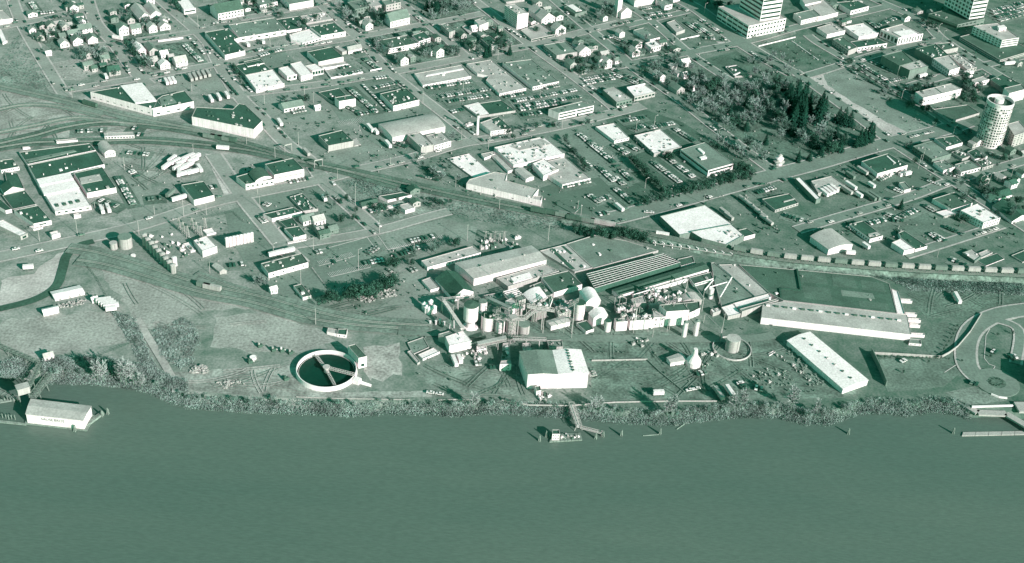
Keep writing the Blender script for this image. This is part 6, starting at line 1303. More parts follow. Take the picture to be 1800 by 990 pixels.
wallrun('white wall across the vacant lot by the gravel car park', [(1196, 70.5), (1229, 63.5)], 1.2, .5, 'wall', M_WHITE)
wallrun('white wall of the sandy path in the boulevard lot', [(1392, 73), (1438, 106)], .8, .5, 'wall', M_WHITE)
wallrun('white retaining wall on the boulevard corner', [(1333, 82), (1398, 66)], .9, .6, 'wall', M_WHITE)

# ---- viaduct bents under the railway
tile('c3')
for k in range(10):
    x = 345+k*74; y = 132+k*11.5
    p = gp(x, y+18); org = Vector((p.x, p.y, 0)); ob = empty('viaduct_bent', org, 'pale concrete bent under the railway viaduct', 'bent', 'viaduct bents'); d = BD
    b = MB(); b.box((0, 0, 3.0), AD*1.5, BD*.4, (0, 0, .35)); b.build('cap', mw('W'), ob)
    for s in (-1.2, 1.2): b = MB(); b.box(AD*s+Vector((0, 0, 1.4)), AD*.3, BD*.3, (0, 0, 1.4)); b.build('column', mw('W'), ob)
a, c_ = gp(335, 135, 3.6), gp(1020, 242, 3.6); b = MB(); b.bar(a, c_, .5, .5); o = b.build('viaduct_edge', mw('L')); tag(o, 'pale edge girder along the railway viaduct', 'girder')
# signal gantries
tile('g')
def gantry(label, a, c_, h=7):
    A, C_ = G(*a), G(*c_); ob = empty('signal_gantry', A, label, 'gantry'); b = MB()
    for P_ in (A, C_): b.bar(P_, P_+Vector((0, 0, h)), .4)
    b.build('post', mw('L'), ob, A); b = MB(); b.bar(A+Vector((0, 0, h)), C_+Vector((0, 0, h)), .5, .9); b.build('beam', mw('L'), ob, A)
gantry('signal gantry over the street left of the crossing', (501, 269), (513, 266)); gantry('signal gantry right of the rail crossing', (553, 296), (567, 293))

# ================================================================== VEGETATION
M_POP = mat('poplar_twigs', .44, .2, .1, 1.2, .3, .95, .05, veg=.85); M_BARE = mat('bare_twigs', .36, .2, .1, 1.2, .3, .95, .05, veg=.8); M_BARE2 = mat('bare_twigs_dark', .19, .25, .1, 1.2, .3, .95, .05, veg=.8)
M_BARK = mat('bark', .15, .2, .5, 2, .3, .95, .05); M_CON = mat('conifer', .010, .3, .12, 1, .35, .95, .05); M_EVG = mat('evergreen', .03, .35, .15, 1, .4, .95, .05)
M_BRUSH = mat('winter_brush', .31, .45, .1, .8, .45, .95, .05, veg=.82); M_BRUSHD = mat('dark_brush', .17, .4, .1, .8, .45, .95, .05, veg=.8)
def bare_tree(seed, H=1.0, spread=.42, nb=46, tw=36):
    r = random.Random(seed); T = MB(); C = MB()
    T.tube((0, 0, 0), (0, 0, H*.32), H*.022, 7, r1=H*.016); T.tube((0, 0, H*.32), (r.uniform(-.03, .03)*H, r.uniform(-.03, .03)*H, H*.8), H*.016, 6, r1=H*.004)
    for k in range(nb):
        z0 = H*r.uniform(.2, .7); a = r.uniform(0, 2*pi); el = r.uniform(.35, 1.15); L = H*r.uniform(.22, .42)
        d = Vector((cos(a)*cos(el), sin(a)*cos(el), sin(el))); p = Vector((0, 0, z0)); e = p+d*L
        if hypot(e.x, e.y) > H*spread: s = H*spread/hypot(e.x, e.y); e.x *= s; e.y *= s
        (T if k < 7 else C).tube(p, e, H*.008, 3, r1=H*.003)
        for j in range(tw):
            t = r.uniform(.25, 1.0); s0 = p.lerp(e, t); dd = (d+Vector((r.gauss(0, .6), r.gauss(0, .6), r.gauss(.15, .45)))).normalized(); L2 = H*r.uniform(.05, .13); sd = dd.cross(Vector((r.gauss(0, 1), r.gauss(0, 1), r.gauss(0, 1)))).normalized()*H*.011
            n = len(C.v); C.v += [s0-sd, s0+sd, s0+dd*L2]; C.f.append((n, n+1, n+2)); C.i.append(0)
    return T, C
def conifer(seed, H=1.0, wd=.17, n=900):
    r = random.Random(seed); T = MB(); C = MB(); T.tube((0, 0, 0), (0, 0, H*.95), H*.02, 6, r1=H*.004)
    for k in range(n):
        t = r.random()**1.25; z = H*(.08+.9*t); rad = H*wd*(1-t)**.8*r.uniform(.35, 1.12)*(1+.22*sin(t*38+seed)); a = r.uniform(0, 2*pi)
        p = Vector((cos(a)*rad, sin(a)*rad, z-rad*.25)); L = H*r.uniform(.025, .05)*(1.3-t); d = Vector((cos(a), sin(a), -.5+r.uniform(-.3, .3))).normalized(); sd = Vector((-sin(a), cos(a), r.uniform(-.6, .6)))*L*.7
        m = len(C.v); C.v += [p-d*L, p+sd, p+d*L, p-sd]; C.f.append((m, m+1, m+2, m+3)); C.i.append(0)
    return T, C
def bushy(seed, H=1.0, wd=.4, n=800):
    r = random.Random(seed); T = MB(); C = MB(); T.tube((0, 0, 0), (0, 0, H*.5), H*.03, 6, r1=H*.012)
    cl = [(Vector((r.gauss(0, .16), r.gauss(0, .16), r.uniform(.35, .8)))*H, H*r.uniform(.14, .26)) for _ in range(11)]
    for k in range(n):
        c, R_ = r.choice(cl); v = Vector((r.gauss(0, 1), r.gauss(0, 1), r.gauss(0, 1))).normalized(); p = c+v*R_*r.uniform(.6, 1.08)
        L = H*r.uniform(.02, .045); a = v.cross(Vector((r.gauss(0, 1), r.gauss(0, 1), r.gauss(0, 1)))).normalized()*L; bb = (v.cross(a).normalized()+v*r.uniform(-.5, .5))*L
        m = len(C.v); C.v += [p-a, p+bb, p+a, p-bb]; C.f.append((m, m+1, m+2, m+3)); C.i.append(0)
    return T, C
LIB = {}
def lib(kind, fn, nvar, cm, **kw):
    LIB[kind] = []
    for s in range(nvar):
        T, C = fn(s*17+3, **kw); LIB[kind].append((T.me(kind+'_trunk', M_BARK), C.me(kind+'_crown', cm)))
lib('bare', bare_tree, 4, M_BARE); lib('bared', bare_tree, 3, M_BARE2, spread=.36); lib('poplar', bare_tree, 3, M_POP, spread=.16, nb=44, tw=24)
lib('conifer', conifer, 4, M_CON, wd=.2, n=1300); lib('broadcon', conifer, 2, M_CON, wd=.3, n=1300); lib('column', conifer, 2, M_EVG, wd=.10, n=700); lib('evergreen', bushy, 4, M_EVG); lib('shrub', bushy, 3, M_EVG, wd=.6, n=420); lib('bankbush', bushy, 4, M_BRUSH, wd=.6, n=520); lib('bankbushd', bushy, 3, M_BRUSHD, wd=.6, n=520)
NAMES = dict(bare='bare_tree', bared='bare_tree', poplar='poplar_tree', conifer='conifer_tree', broadcon='conifer_tree', column='cypress_tree', evergreen='evergreen_tree', shrub='shrub', bankbush='willow_bush', bankbushd='bramble_bush')
TREES = [0]
BARE = []
def tree(kind, x, y, h, label, group=None, jit=.15, final=False):
    p = gp(x, y)
    if NAMES[kind] == 'bare_tree' and not final: BARE.append((h*PPM(p), kind, PX(p), h, label, group, jit)); return
    o = add(NAMES[kind], None, None, p); tag(o, label, 'shrub' if kind in ('shrub', 'bankbush', 'bankbushd') else 'tree', group)
    s = h*1.18*random.uniform(1-jit, 1+jit); o.scale = (s*random.uniform(.9, 1.1), s*random.uniform(.9, 1.1), s); o.rotation_euler = (0, 0, random.uniform(0, 6.28))
    t, c = random.choice(LIB[kind]); add('trunk', t, o); add('crown', c, o); TREES[0] += 1
def grove(kinds, poly, n, h, label, group, mind=3.0):
    xs = [p[0] for p in poly]; ys = [p[1] for p in poly]; got = []; tries = 0
    while len(got) < n and tries < n*40:
        tries += 1; x, y = random.uniform(min(xs), max(xs)), random.uniform(min(ys), max(ys))
        if not in_poly(x, y, poly): continue
        p = gp(x, y)
        if any((p-g).length < mind for g in got): continue
        got.append(p); tree(random.choice(kinds), x, y, random.uniform(*h), label, group)
def line(kinds, a, c_, n, h, label, group, jit=6):
    for k in range(n):
        t = (k+.5)/n; tree(random.choice(kinds), a[0]+(c_[0]-a[0])*t+random.uniform(-jit, jit), a[1]+(c_[1]-a[1])*t+random.uniform(-jit, jit), random.uniform(*h), label, group)
tile('e')
for x, y, h in [(920, 470, 20), (975, 440, 22), (1020, 500, 24), (1035, 610, 22), (960, 600, 20), (1090, 480, 17), (1000, 380, 17), (900, 420, 18), (955, 500, 19), (985, 560, 22), (1005, 590, 20), (1040, 540, 20), (1075, 320, 13), (1060, 420, 16), (930, 330, 13), (880, 300, 11)]: tree('conifer', x, y, h, 'dark conifer in the tallest dense clump of the park', 'central park conifers')
for x, y, h in [(1180, 570, 26), (1215, 555, 24), (1195, 540, 19), (1165, 520, 18)]: tree('conifer', x, y, h, 'tall dark conifer right of the central park clump', 'park conifers right of centre')
for x, y, h in [(1350, 575, 13), (1400, 590, 18), (1450, 600, 13)]: tree('broadcon', x, y, h, 'broad spreading dark conifer by the sandy field path', 'broad park conifers')
for x, y, h in [(1530, 775, 15), (1565, 770, 19), (1610, 745, 18), (1650, 700, 12), (1500, 790, 10)]: tree('conifer', x, y, h, 'dark conifer at the right corner of the park', 'park corner conifers')
for x, y, h in [(1300, 850, 13), (1360, 825, 12), (1240, 800, 11), (1270, 860, 10), (1100, 905, 9), (1000, 920, 10), (960, 690, 12), (940, 660, 9), (1150, 790, 12), (1120, 760, 10), (1400, 760, 10), (720, 765, 9), (550, 640, 9), (560, 430, 12), (470, 590, 9), (410, 500, 9), (1050, 690, 9), (1200, 870, 9), (1330, 700, 11)]: tree(random.choice(['conifer', 'evergreen', 'broadcon']), x, y, h, 'smaller dark evergreen scattered through the park', 'scattered park evergreens')
PB = [(100, 350), (170, 330), (300, 345), (380, 355), (470, 285), (560, 275), (640, 285), (740, 300), (250, 480), (330, 520), (420, 650), (520, 560), (620, 560), (650, 430), (720, 420), (790, 520), (870, 610), (860, 420), (1110, 570), (1120, 430), (1160, 700), (1200, 660), (1260, 720), (1330, 780), (600, 335), (880, 640), (1240, 565), (700, 900), (800, 600), (900, 260), (1000, 255), (340, 430), (400, 420), (480, 430), (560, 520), (680, 520), (740, 470), (230, 400), (520, 360), (700, 360), (800, 370), (440, 560), (360, 590), (1000, 700), (850, 690), (1060, 740), (60, 280), (200, 260), (60, 420), (140, 480), (630, 840), (560, 780)]
for x, y in PB: tree(random.choice(['bare', 'bare', 'bared']), x, y+25, random.uniform(8, 13), 'bare pale winter tree in the park wood', 'bare trees of the park')
grove(['bare', 'bare', 'bared', 'evergreen'], [(20, 330), (300, 230), (560, 240), (860, 250), (900, 400), (880, 600), (560, 640), (400, 640), (150, 450)], 44, (8, 13), 'bare tree packed into the left half of park wood', 'left park wood', 3.5)
grove(['bared', 'bare', 'evergreen', 'conifer'], [(880, 620), (1100, 560), (1300, 640), (1480, 780), (1300, 880), (1000, 930), (930, 760)], 9, (6, 10), 'mixed tree in the lower right half of park wood', 'right park wood', 3.5)
tile('b3')
line(['evergreen', 'bared', 'evergreen', 'column'], (235, 800), (1200, 560), 34, (5, 8), 'small dark tree in the dense hedge line above the wide street', 'hedge line trees', 14)
line(['evergreen', 'shrub', 'bared'], (130, 400), (430, 710), 22, (5, 8), 'dark tree in the strip between the two car rows', 'lot strip trees', 12)
line(['evergreen', 'shrub'], (440, 380), (500, 420), 4, (5, 7), 'dark tree beside the stilted office', 'trees by stilted office')
line(['bare', 'bared'], (880, 240), (1170, 430), 9, (6, 9), 'bare young tree in the row beside park avenue', 'avenue trees')
line(['evergreen', 'bared'], (820, 270), (910, 330), 4, (4, 6), 'shrub behind the stilted office', 'shrubs behind stilted office')
line(['evergreen'], (1080, 490), (1200, 540), 4, (6, 8), 'dark tree below the stilted office', 'trees below stilted office')
tile('b2')
grove(['bare', 'bared'], [(20, 430), (90, 400), (330, 370), (350, 480), (480, 590), (420, 620), (130, 570)], 9, (5, 8), 'bare tree shading the car rows beside the tracks', 'trackside trees')
line(['bared', 'evergreen'], (1330, 220), (1560, 530), 10, (5, 7), 'small tree in the strip right of the duct-covered roof', 'trees right of white block', 12)
grove(['evergreen', 'shrub'], [(130, 760), (380, 770), (440, 770), (370, 800), (150, 820)], 12, (2.5, 4), 'dark bush below the trackside lot', 'trackside bushes', 1)
tree('evergreen', 1250, 120, 6, 'dark tree at the newspaper block corner'); tree('bared', 1540, 120, 8, 'bare tree beside the narrow white office'); tree('bare', 370, 230, 7, 'bare tree beside the vaulted warehouse annex')
tile('c1')
for x, y, h in [(1040, 665, 9), (1085, 660, 10), (1130, 665, 8), (1180, 660, 8), (1300, 640, 11), (1350, 640, 12), (1420, 620, 11), (1460, 600, 11), (1520, 580, 9), (1560, 560, 10), (1610, 540, 10), (1650, 510, 9), (1600, 370, 9), (1650, 380, 9), (1260, 640, 8), (1390, 610, 10)]: tree('evergreen', x, y, h, 'rounded dark tree in the belt below the staff car park', 'car park tree belt')
for x, y in [(450, 490), (490, 500), (530, 500)]: tree('bare', x, y+15, 7, 'pale bare tree left of the small dark-roofed office', 'trees left of small office')
tile('c2')
for x, y, h in [(190, 240, 9), (230, 220, 9), (400, 170, 7), (290, 170, 5), (40, 250, 6), (420, 150, 6), (20, 330, 5)]: tree(random.choice(['evergreen', 'bared']), x, y, h, 'dark tree behind the plant office', 'trees behind plant office')
line(['evergreen', 'conifer', 'shrub'], (1430, 60), (1782, 110), 12, (6, 9), 'dark tree in the thicket along the vast grey roof', 'thicket trees', 12)
tile('c3'); line(['evergreen', 'shrub'], (0, 60), (270, 125), 13, (6, 9), 'dark tree crowding the left end of the viaduct', 'viaduct trees', 10)
tile('b4'); tree('conifer', 705, 832, 9, 'lone pointed conifer on the corner lawn with long shadow')
grove(['evergreen', 'bared'], [(1280, 640), (1480, 640), (1560, 760), (1450, 760)], 12, (5, 8), 'dark tree clustered before the long dark gabled building', 'trees by gabled building')
grove(['evergreen', 'bared'], [(1520, 790), (1700, 770), (1782, 850), (1640, 930)], 9, (5, 8), 'dark tree by the hipped hall at the right edge', 'trees by hipped hall')
for x, y in [(1270, 960), (1330, 950), (1240, 930), (1120, 560), (1170, 540), (830, 440), (790, 290), (1010, 90), (990, 130), (1300, 190), (750, 300)]: tree(random.choice(['evergreen', 'bared']), x, y, 6, 'dark street tree among the corner shops', 'corner shop trees')
tile('a0')
grove(['bare', 'bared', 'shrub'], [(190, 250), (420, 190), (850, 250), (880, 360), (560, 420), (350, 480)], 26, (4, 8), 'bare yard tree among the far left houses', 'far left yard trees')
grove(['bare', 'bared'], [(560, 430), (880, 430), (960, 540), (800, 580), (640, 520)], 14, (5, 9), 'bare tree in the rough ground above the bungalow', 'bungalow trees')
grove(['bare', 'bared', 'evergreen'], [(1080, 400), (1180, 380), (1330, 600), (1280, 640)], 14, (5, 9), 'tree lining the street left of the steep-roofed houses', 'street trees left block')
grove(['bare', 'bared', 'evergreen'], [(1000, 90), (1130, 90), (1200, 200), (1350, 180), (1480, 240), (1300, 270), (1050, 200)], 14, (5, 8), 'dark garden tree behind the tall white house', 'garden trees tall house')
grove(['bared', 'evergreen'], [(1420, 0), (1560, 0), (1600, 100), (1530, 110)], 7, (5, 8), 'dark tree by the top edge office', 'trees by top office')
tile('a1')
grove(['bared', 'bare', 'evergreen'], [(1150, 50), (1300, 90), (1600, 110), (1600, 240), (1380, 250), (1180, 150)], 24, (5, 9), 'leafless tree screening the school', 'school trees')
grove(['bared', 'bare'], [(1440, 370), (1500, 360), (1700, 520), (1680, 600), (1540, 500)], 12, (5, 8), 'bare street tree before the apartment block', 'apartment street trees')
line(['evergreen', 'shrub'], (240, 560), (330, 760), 9, (3, 5), 'dark shrub along the shaded store wall', 'store wall shrubs', 8)
grove(['bared', 'evergreen'], [(630, 840), (850, 850), (930, 900), (700, 920)], 6, (4, 7), 'dark tree near the wide gabled house', 'trees near gabled house')
tile('a2')
grove(['bare', 'bared', 'bare'], [(0, 0), (540, 0), (600, 60), (500, 120), (180, 190), (60, 80)], 30, (7, 11), 'bare tree in the wooded block at top', 'top wooded block')
for x, y in [(150, 90), (190, 110), (240, 110), (350, 80), (300, 60), (660, 500), (690, 490), (870, 480), (760, 330), (230, 130)]: tree('conifer', x, y, 11, 'dark pointed conifer among the upper apartment streets', 'upper street conifers')
grove(['bared', 'evergreen', 'bare'], [(0, 430), (220, 400), (340, 350), (520, 420), (640, 430), (620, 300), (860, 330), (900, 420), (700, 500), (300, 500), (60, 510)], 36, (4, 8), 'tree in the gardens of the apartment streets', 'apartment garden trees')
grove(['bared', 'bare'], [(1560, 130), (1700, 60), (1782, 70), (1782, 180), (1620, 250)], 14, (5, 9), 'bare tree round the treed lot bank', 'trees round bank lot')
grove(['bared', 'bare', 'evergreen'], [(1300, 520), (1560, 480), (1782, 600), (1782, 650), (1480, 680)], 20, (5, 8), 'bare tree below the grey flat-roofed block', 'trees below grey block')
tile('a3')
grove(['bare', 'bared'], [(230, 560), (560, 520), (740, 640), (900, 800), (700, 900), (480, 800), (260, 640)], 28, (6, 10), 'bare tree on the street corner above the park', 'trees above park corner')
grove(['bared', 'evergreen'], [(760, 0), (1020, 0), (1020, 100), (900, 160), (820, 90)], 8, (5, 8), 'dark tree by the podium corner', 'podium corner trees')
grove(['bare'], [(1140, 540), (1420, 500), (1600, 640), (1400, 700), (1200, 660)], 14, (6, 9), 'bare tree at the top of the park wood', 'trees top of park')
grove(['bared', 'evergreen'], [(0, 400), (130, 380), (160, 470), (40, 500)], 5, (5, 8), 'dark tree by the church corner houses', 'trees by church houses')
tile('a4')
grove(['evergreen', 'bared'], [(740, 830), (860, 760), (900, 900), (1060, 930), (900, 985), (760, 930)], 12, (6, 9), 'dark tree beside the bright white long store', 'trees by white long store')
grove(['evergreen', 'bared'], [(1220, 700), (1330, 720), (1440, 820), (1430, 920), (1250, 900)], 16, (6, 9), 'dark tree in the shaded lot left of the round tower', 'trees left of round tower')
line(['evergreen'], (890, 200), (1020, 260), 5, (4, 6), 'dark street tree beside the dark podium', 'podium street trees'); line(['bared', 'evergreen'], (270, 600), (700, 860), 9, (4, 6), 'kerbside tree along the sports field street', 'sports field kerb trees')
tile('d4')
for k in range(9): tree('shrub', 1030+k*26-(k*k*.6), 250-k*34, 2.4, 'small clipped shrub along the curved boundary wall', 'curved wall shrubs')
line(['shrub'], (480, 245), (1150, 255), 12, (1.6, 2.4), 'little shrub below the white boundary wall', 'boundary wall shrubs', 4)
for k in range(12): a = 2*pi*k/12; tree('shrub', 1540+55*cos(a), 462+30*sin(a), 1.4, 'tiny shrub in the round flower bed', 'flower bed shrubs')
for x, y in [(730, 380), (950, 290), (1240, 280), (1510, 180), (1490, 240), (1550, 50), (1680, 40), (1690, 270)]: tree('shrub', x, y, 2.6, 'dark bush on the riverside lawn', 'riverside lawn bushes')
tile('g')
XG = [([(30, 20), (120, 5), (170, 40), (100, 60)], 'upper left lot'), ([(190, 80), (230, 80), (260, 130), (200, 140)], 'grassy block by the bungalow'), ([(440, 5), (540, -5), (560, 8), (450, 28)], 'top edge office block'), ([(640, 80), (720, 70), (800, 105), (700, 118)], 'white house block'),
      ([(770, 60), (850, 45), (930, 80), (850, 98)], 'brick apartment block'), ([(930, 60), (1000, 25), (1060, 40), (990, 68)], 'three white houses'), ([(1090, 75), (1180, 60), (1200, 90), (1110, 105)], 'shops with doors'), ([(1060, 110), (1130, 112), (1190, 165), (1150, 165)], 'clinic street'),
      ([(1440, 105), (1500, 115), (1620, 195), (1600, 200)], 'sports field verge'), ([(1580, 140), (1640, 130), (1640, 160), (1610, 165)], 'office forecourt'), ([(1700, 250), (1800, 240), (1800, 290), (1720, 300)], 'round tower foot'), ([(1600, 300), (1700, 330), (1780, 390), (1740, 390)], 'far right street'),
      ([(850, 240), (980, 215), (1000, 225), (870, 255)], 'newspaper street'), ([(560, 345), (610, 340), (640, 390), (600, 395)], 'workshop fence'), ([(640, 370), (700, 350), (730, 372), (660, 392)], 'scrap yard'), ([(480, 20), (640, 40), (650, 55), (500, 60)], 'school street')]
for poly, nm in XG: grove(['bared', 'bare', 'shrub', 'evergreen'], poly, 11, (3, 7), 'small garden tree or bush near the '+nm, nm+' greenery', 2)
# small outbuildings filling the town blocks
def near_road(p):
    for P_, w_, m_ in RQ:
        for a in P_:
            if (a.x-p.x)**2+(a.y-p.y)**2 < (w_/2+5)**2: return True
    return False
def fill(poly, n, label, group):
    xs = [p[0] for p in poly]; ys = [p[1] for p in poly]; k = 0; t = 0
    while k < n and t < 300:
        t += 1; x, y = random.uniform(min(xs), max(xs)), random.uniform(min(ys), max(ys))
        if not in_poly(x, y, poly): continue
        p = gp(x, y); f, d, h = random.uniform(5, 9), random.uniform(5, 8), random.uniform(2.8, 5)
        if near_road(p) or any(hypot(p.x-a, p.y-b) < r_*.8+5 for a, b, r_ in FOOT): continue
        k += 1; house(label, x, y, f, d, h, random.choice('MMDLKD'), random.choice('WLLM'), None, group, 0, random.uniform(.12, .3))
tile('g')
for poly, n, nm in [([(40, 20), (150, 0), (170, 60), (90, 80)], 9, 'upper left block'), ([(170, 20), (260, 0), (330, 50), (240, 68)], 7, 'hall block'), ([(120, 85), (180, 82), (230, 130), (150, 145)], 4, 'bungalow block'), ([(400, 0), (540, 0), (550, 8), (430, 30)], 5, 'top edge block'), ([(600, 0), (700, 0), (760, 35), (640, 60)], 8, 'school block'), ([(640, 65), (770, 42), (820, 100), (700, 118)], 8, 'apartment street block'),
                   ([(790, 60), (860, 30), (930, 80), (840, 98)], 7, 'brick apartment block'), ([(900, 10), (960, 0), (1040, 45), (950, 72)], 6, 'slim tower block'), ([(950, 85), (1070, 62), (1130, 120), (1020, 128)], 8, 'grey flat block'), ([(1030, 20), (1100, 10), (1140, 40), (1090, 80), (1050, 50)], 5, 'church block'), ([(1100, 65), (1190, 50), (1210, 90), (1130, 108)], 5, 'shops block'), ([(1130, 115), (1200, 102), (1270, 140), (1200, 165)], 6, 'park corner block'),
                   ([(1400, 20), (1500, 0), (1540, 10), (1450, 60)], 5, 'boulevard block'), ([(1580, 10), (1680, 30), (1650, 60), (1600, 50)], 4, 'avenue block'), ([(1680, 130), (1800, 110), (1800, 200), (1720, 200)], 5, 'round tower block'), ([(1700, 250), (1800, 230), (1800, 290), (1720, 300)], 5, 'tower foot block'), ([(1680, 330), (1800, 300), (1800, 390), (1760, 380)], 5, 'far right block'), ([(480, 400), (560, 380), (600, 400), (530, 425)], 4, 'workshop yard'), ([(640, 350), (720, 330), (740, 370), (660, 385)], 5, 'scrap yard group'),
                   ]:
    fill(poly, n, 'small outbuilding tucked between larger buildings of the '+nm, 'outbuildings of the '+nm)
# poplars and tall bare trees on the bank
tile('g')
for x, y, h, l in [(172, 668, 14, 'tall bare poplar at the left of the bank brush'), (182, 671, 15, 'second tall bare poplar of the bank brush'), (213, 672, 14, 'tall bare poplar in the middle of bank brush'), (222, 676, 17, 'tallest bare poplar in the bank brush'), (235, 676, 14, 'bare poplar at the right of the bank brush'), (250, 682, 11, 'low bare poplar sloping to the water'),
                   (833, 720, 12, 'bare poplar on the bank below truck yard'), (1042, 724, 11, 'left pale poplar beside the gangway'), (1054, 722, 10, 'right pale poplar beside the gangway'), (1172, 732, 12, 'pale poplar on the bank by the floating logs'), (1180, 731, 14, 'second pale poplar by the floating logs'), (1287, 720, 12, 'tall pale poplar below the scrap yard'), (1304, 718, 13, 'shorter pale poplar below the scrap yard'), (1390, 718, 15, 'pale poplar below the long white warehouse'), (1434, 728, 11, 'low poplar on the bank at right')]: tree('poplar', x, y, h, l, jit=.05)
BARE.sort(key=lambda t: -t[0]); tile('g')
for _, kd, (x, y), h, lb, gr, jt in BARE[:290]: tree(kd, x, y, h, lb, gr, jt, True)
fv = []; ff = []
for _, kd, (x, y), h, lb, gr, jt in BARE[290:]:        # the remaining, smallest far trees
    p = gp(x, y); a = random.uniform(0, 6.28); ca, sa = cos(a)*h*1.18, sin(a)*h*1.18; T_, C_ = random.choice(LIB[kd])
    for me in (T_, C_):
        k = len(fv); fv += [(p.x+w.co.x*ca-w.co.y*sa, p.y+w.co.x*sa+w.co.y*ca, p.z+w.co.z*h*1.18) for w in me.vertices]; ff += [tuple(k+i for i in f.vertices) for f in me.polygons]
if ff: o = add('far_trees', mesh('far_trees', fv, ff, M_BARE2)); tag(o, 'smallest bare garden trees scattered through the far town blocks', 'trees', kind='stuff')
rb = random.Random(5)
for k in range(120):
    i_ = rb.randrange(3, len(SHORE)-3); t = rb.random(); x = SHORE[i_][0]+(SHORE[i_+1][0]-SHORE[i_][0])*t; y = SHORE[i_][1]+(SHORE[i_+1][1]-SHORE[i_][1])*t
    if 985 < x < 1025 or x > 1700: continue
    dk = rb.random() < .4; tree('bankbushd' if dk else 'bankbush', x, y-rb.uniform(7, 17), rb.uniform(1.6, 4.2), ('dark bramble bush' if dk else 'pale willow bush')+' standing out of the riverbank scrub', ('dark' if dk else 'pale')+' bushes of the riverbank', .2)
# uncountable small yard clutter: crates, drums, low bushes
RP = [(a.x, a.y, (w_/2+1.2)**2) for P_, w_, m_ in RQ for i, a in enumerate(P_) if i % 2 == 0]
GRD = {}
for a, b_, r2 in RP: GRD.setdefault((int(a//20), int(b_//20)), []).append((a, b_, r2))
def on_road(p):
    i, j = int(p.x//20), int(p.y//20)
    return any((a-p.x)**2+(c-p.y)**2 < r2*1.6 for di in (-1, 0, 1) for dj in (-1, 0, 1) for a, c, r2 in GRD.get((i+di, j+dj), ()))
def clutter(label, poly, n, m, s=(.3, 1.0), seed=1):
    b = MB(); r = random.Random(seed); xs = [p[0] for p in poly]; ys = [p[1] for p in poly]; k = 0; t = 0
    while k < n and t < n*12:
        t += 1; x, y = r.uniform(min(xs), max(xs)), r.uniform(min(ys), max(ys))
        if not in_poly(x, y, poly): continue
        p = gp(x, y)
        if on_road(p) or mnoise.noise(p*.035)+r.uniform(-.2, .5) < .05: continue
        k += 1; a = r.uniform(0, 6.28); w = r.uniform(*s); u = Vector((cos(a), sin(a), 0))*w; v_ = Vector((-sin(a), cos(a), 0))*w*r.uniform(.3, 1); hh = w*r.uniform(.4, 1.1)
        b.box(p+Vector((0, 0, .3+hh)), u*.9, v_*.9, Vector((r.uniform(-.2, .2), r.uniform(-.2, .2), 1))*hh)
    o = b.build('yard_clutter', m); tag(o, label, 'clutter', kind='stuff')
tile('g')
TOWN = [(20, 0), (1800, 0), (1800, 440), (1560, 440), (1330, 440), (1140, 385), (700, 330), (560, 290), (330, 160), (110, 170)]
clutter('pale odds and ends strewn about the town yards', TOWN, 900, mw('L'), (.2, .7), 2); clutter('dark bushes and junk dotted about the town yards', TOWN, 1500, M_EVG, (.3, .9), 3)
PLANT = [(740, 470), (1360, 570), (1500, 690), (1040, 700), (740, 690), (700, 580)]
clutter('pale debris scattered round the plant yards', PLANT, 110, mw('M'), (.2, .6), 4); clutter('dark debris scattered round the plant yards', PLANT, 200, mw('D'), (.2, .6), 5)
WEST = [(160, 260), (420, 280), (700, 400), (760, 560), (560, 560), (380, 480), (240, 420)]
clutter('odds and ends in the western yards', WEST, 90, mw('L'), (.2, .6), 6); clutter('dark weeds and drums in the western yards', WEST, 200, M_EVG, (.2, .7), 7)
# ---- brush: uncountable low winter scrub
def brush(name, label, poly_or_line, n, m, hh=(.6, 1.6), rad=(.5, 1.3), leaves=16, zf=None, jit=0):
    b = MB(); r = random.Random(len(poly_or_line)*31+n)
    xs = [p[0] for p in poly_or_line]; ys = [p[1] for p in poly_or_line]; k = 0; t = 0
    while k < n and t < n*30:
        t += 1; x, y = r.uniform(min(xs), max(xs)), r.uniform(min(ys), max(ys))
        if not in_poly(x, y, poly_or_line): continue
        p = gp(x, y)
        if mnoise.noise(p*.06)*.5+r.uniform(-.2, .5) < 0: continue
        k += 1; z = zf(p) if zf else 0; H = r.uniform(*hh); R_ = r.uniform(*rad)
        for j in range(leaves):
            a = r.uniform(0, 6.28); rr = R_*sqrt(r.random()); c = Vector((p.x+cos(a)*rr, p.y+sin(a)*rr, z+H*r.random()*(1.2-rr/R_*.6)))
            d = Vector((r.gauss(0, .6), r.gauss(0, .6), r.uniform(.2, 1.2))).normalized()*r.uniform(.3, .8); s = d.cross(Vector((r.gauss(0, 1), r.gauss(0, 1), r.gauss(0, 1)))).normalized()*r.uniform(.10, .26)
            i = len(b.v); b.v += [c-s, c+s, c+d]; b.f.append((i, i+1, i+2)); b.i.append(0)
    o = b.build(name, m); tag(o, label, 'brush', kind='stuff'); return o
shz = [(p.x, p.y) for p in sh]
def bank_z(p):
    for i in range(len(shz)-1):
        if shz[i][0] <= p.x <= shz[i+1][0]:
            y = shz[i][1]+(shz[i+1][1]-shz[i][1])*(p.x-shz[i][0])/(shz[i+1][0]-shz[i][0]+1e-6); d = p.y-y
            return WZ-.3 if d < 0 else (-4+d*.6 if d < 3 else (-2.2+(d-3)*.63 if d < 6 else min(0, -.3+(d-6)*.1)))
    return 0
BK = [(x, y-1) for x, y in SHORE]
def bank_poly(i0, i1, up): return BK[i0:i1]+[(x, y-up) for x, y in reversed(BK[i0:i1])]
brush('bank_brush', 'pale winter brush covering the left riverbank', bank_poly(3, 10, 38), 3800, M_BRUSH, (1, 3), (.6, 1.6), 16, bank_z)
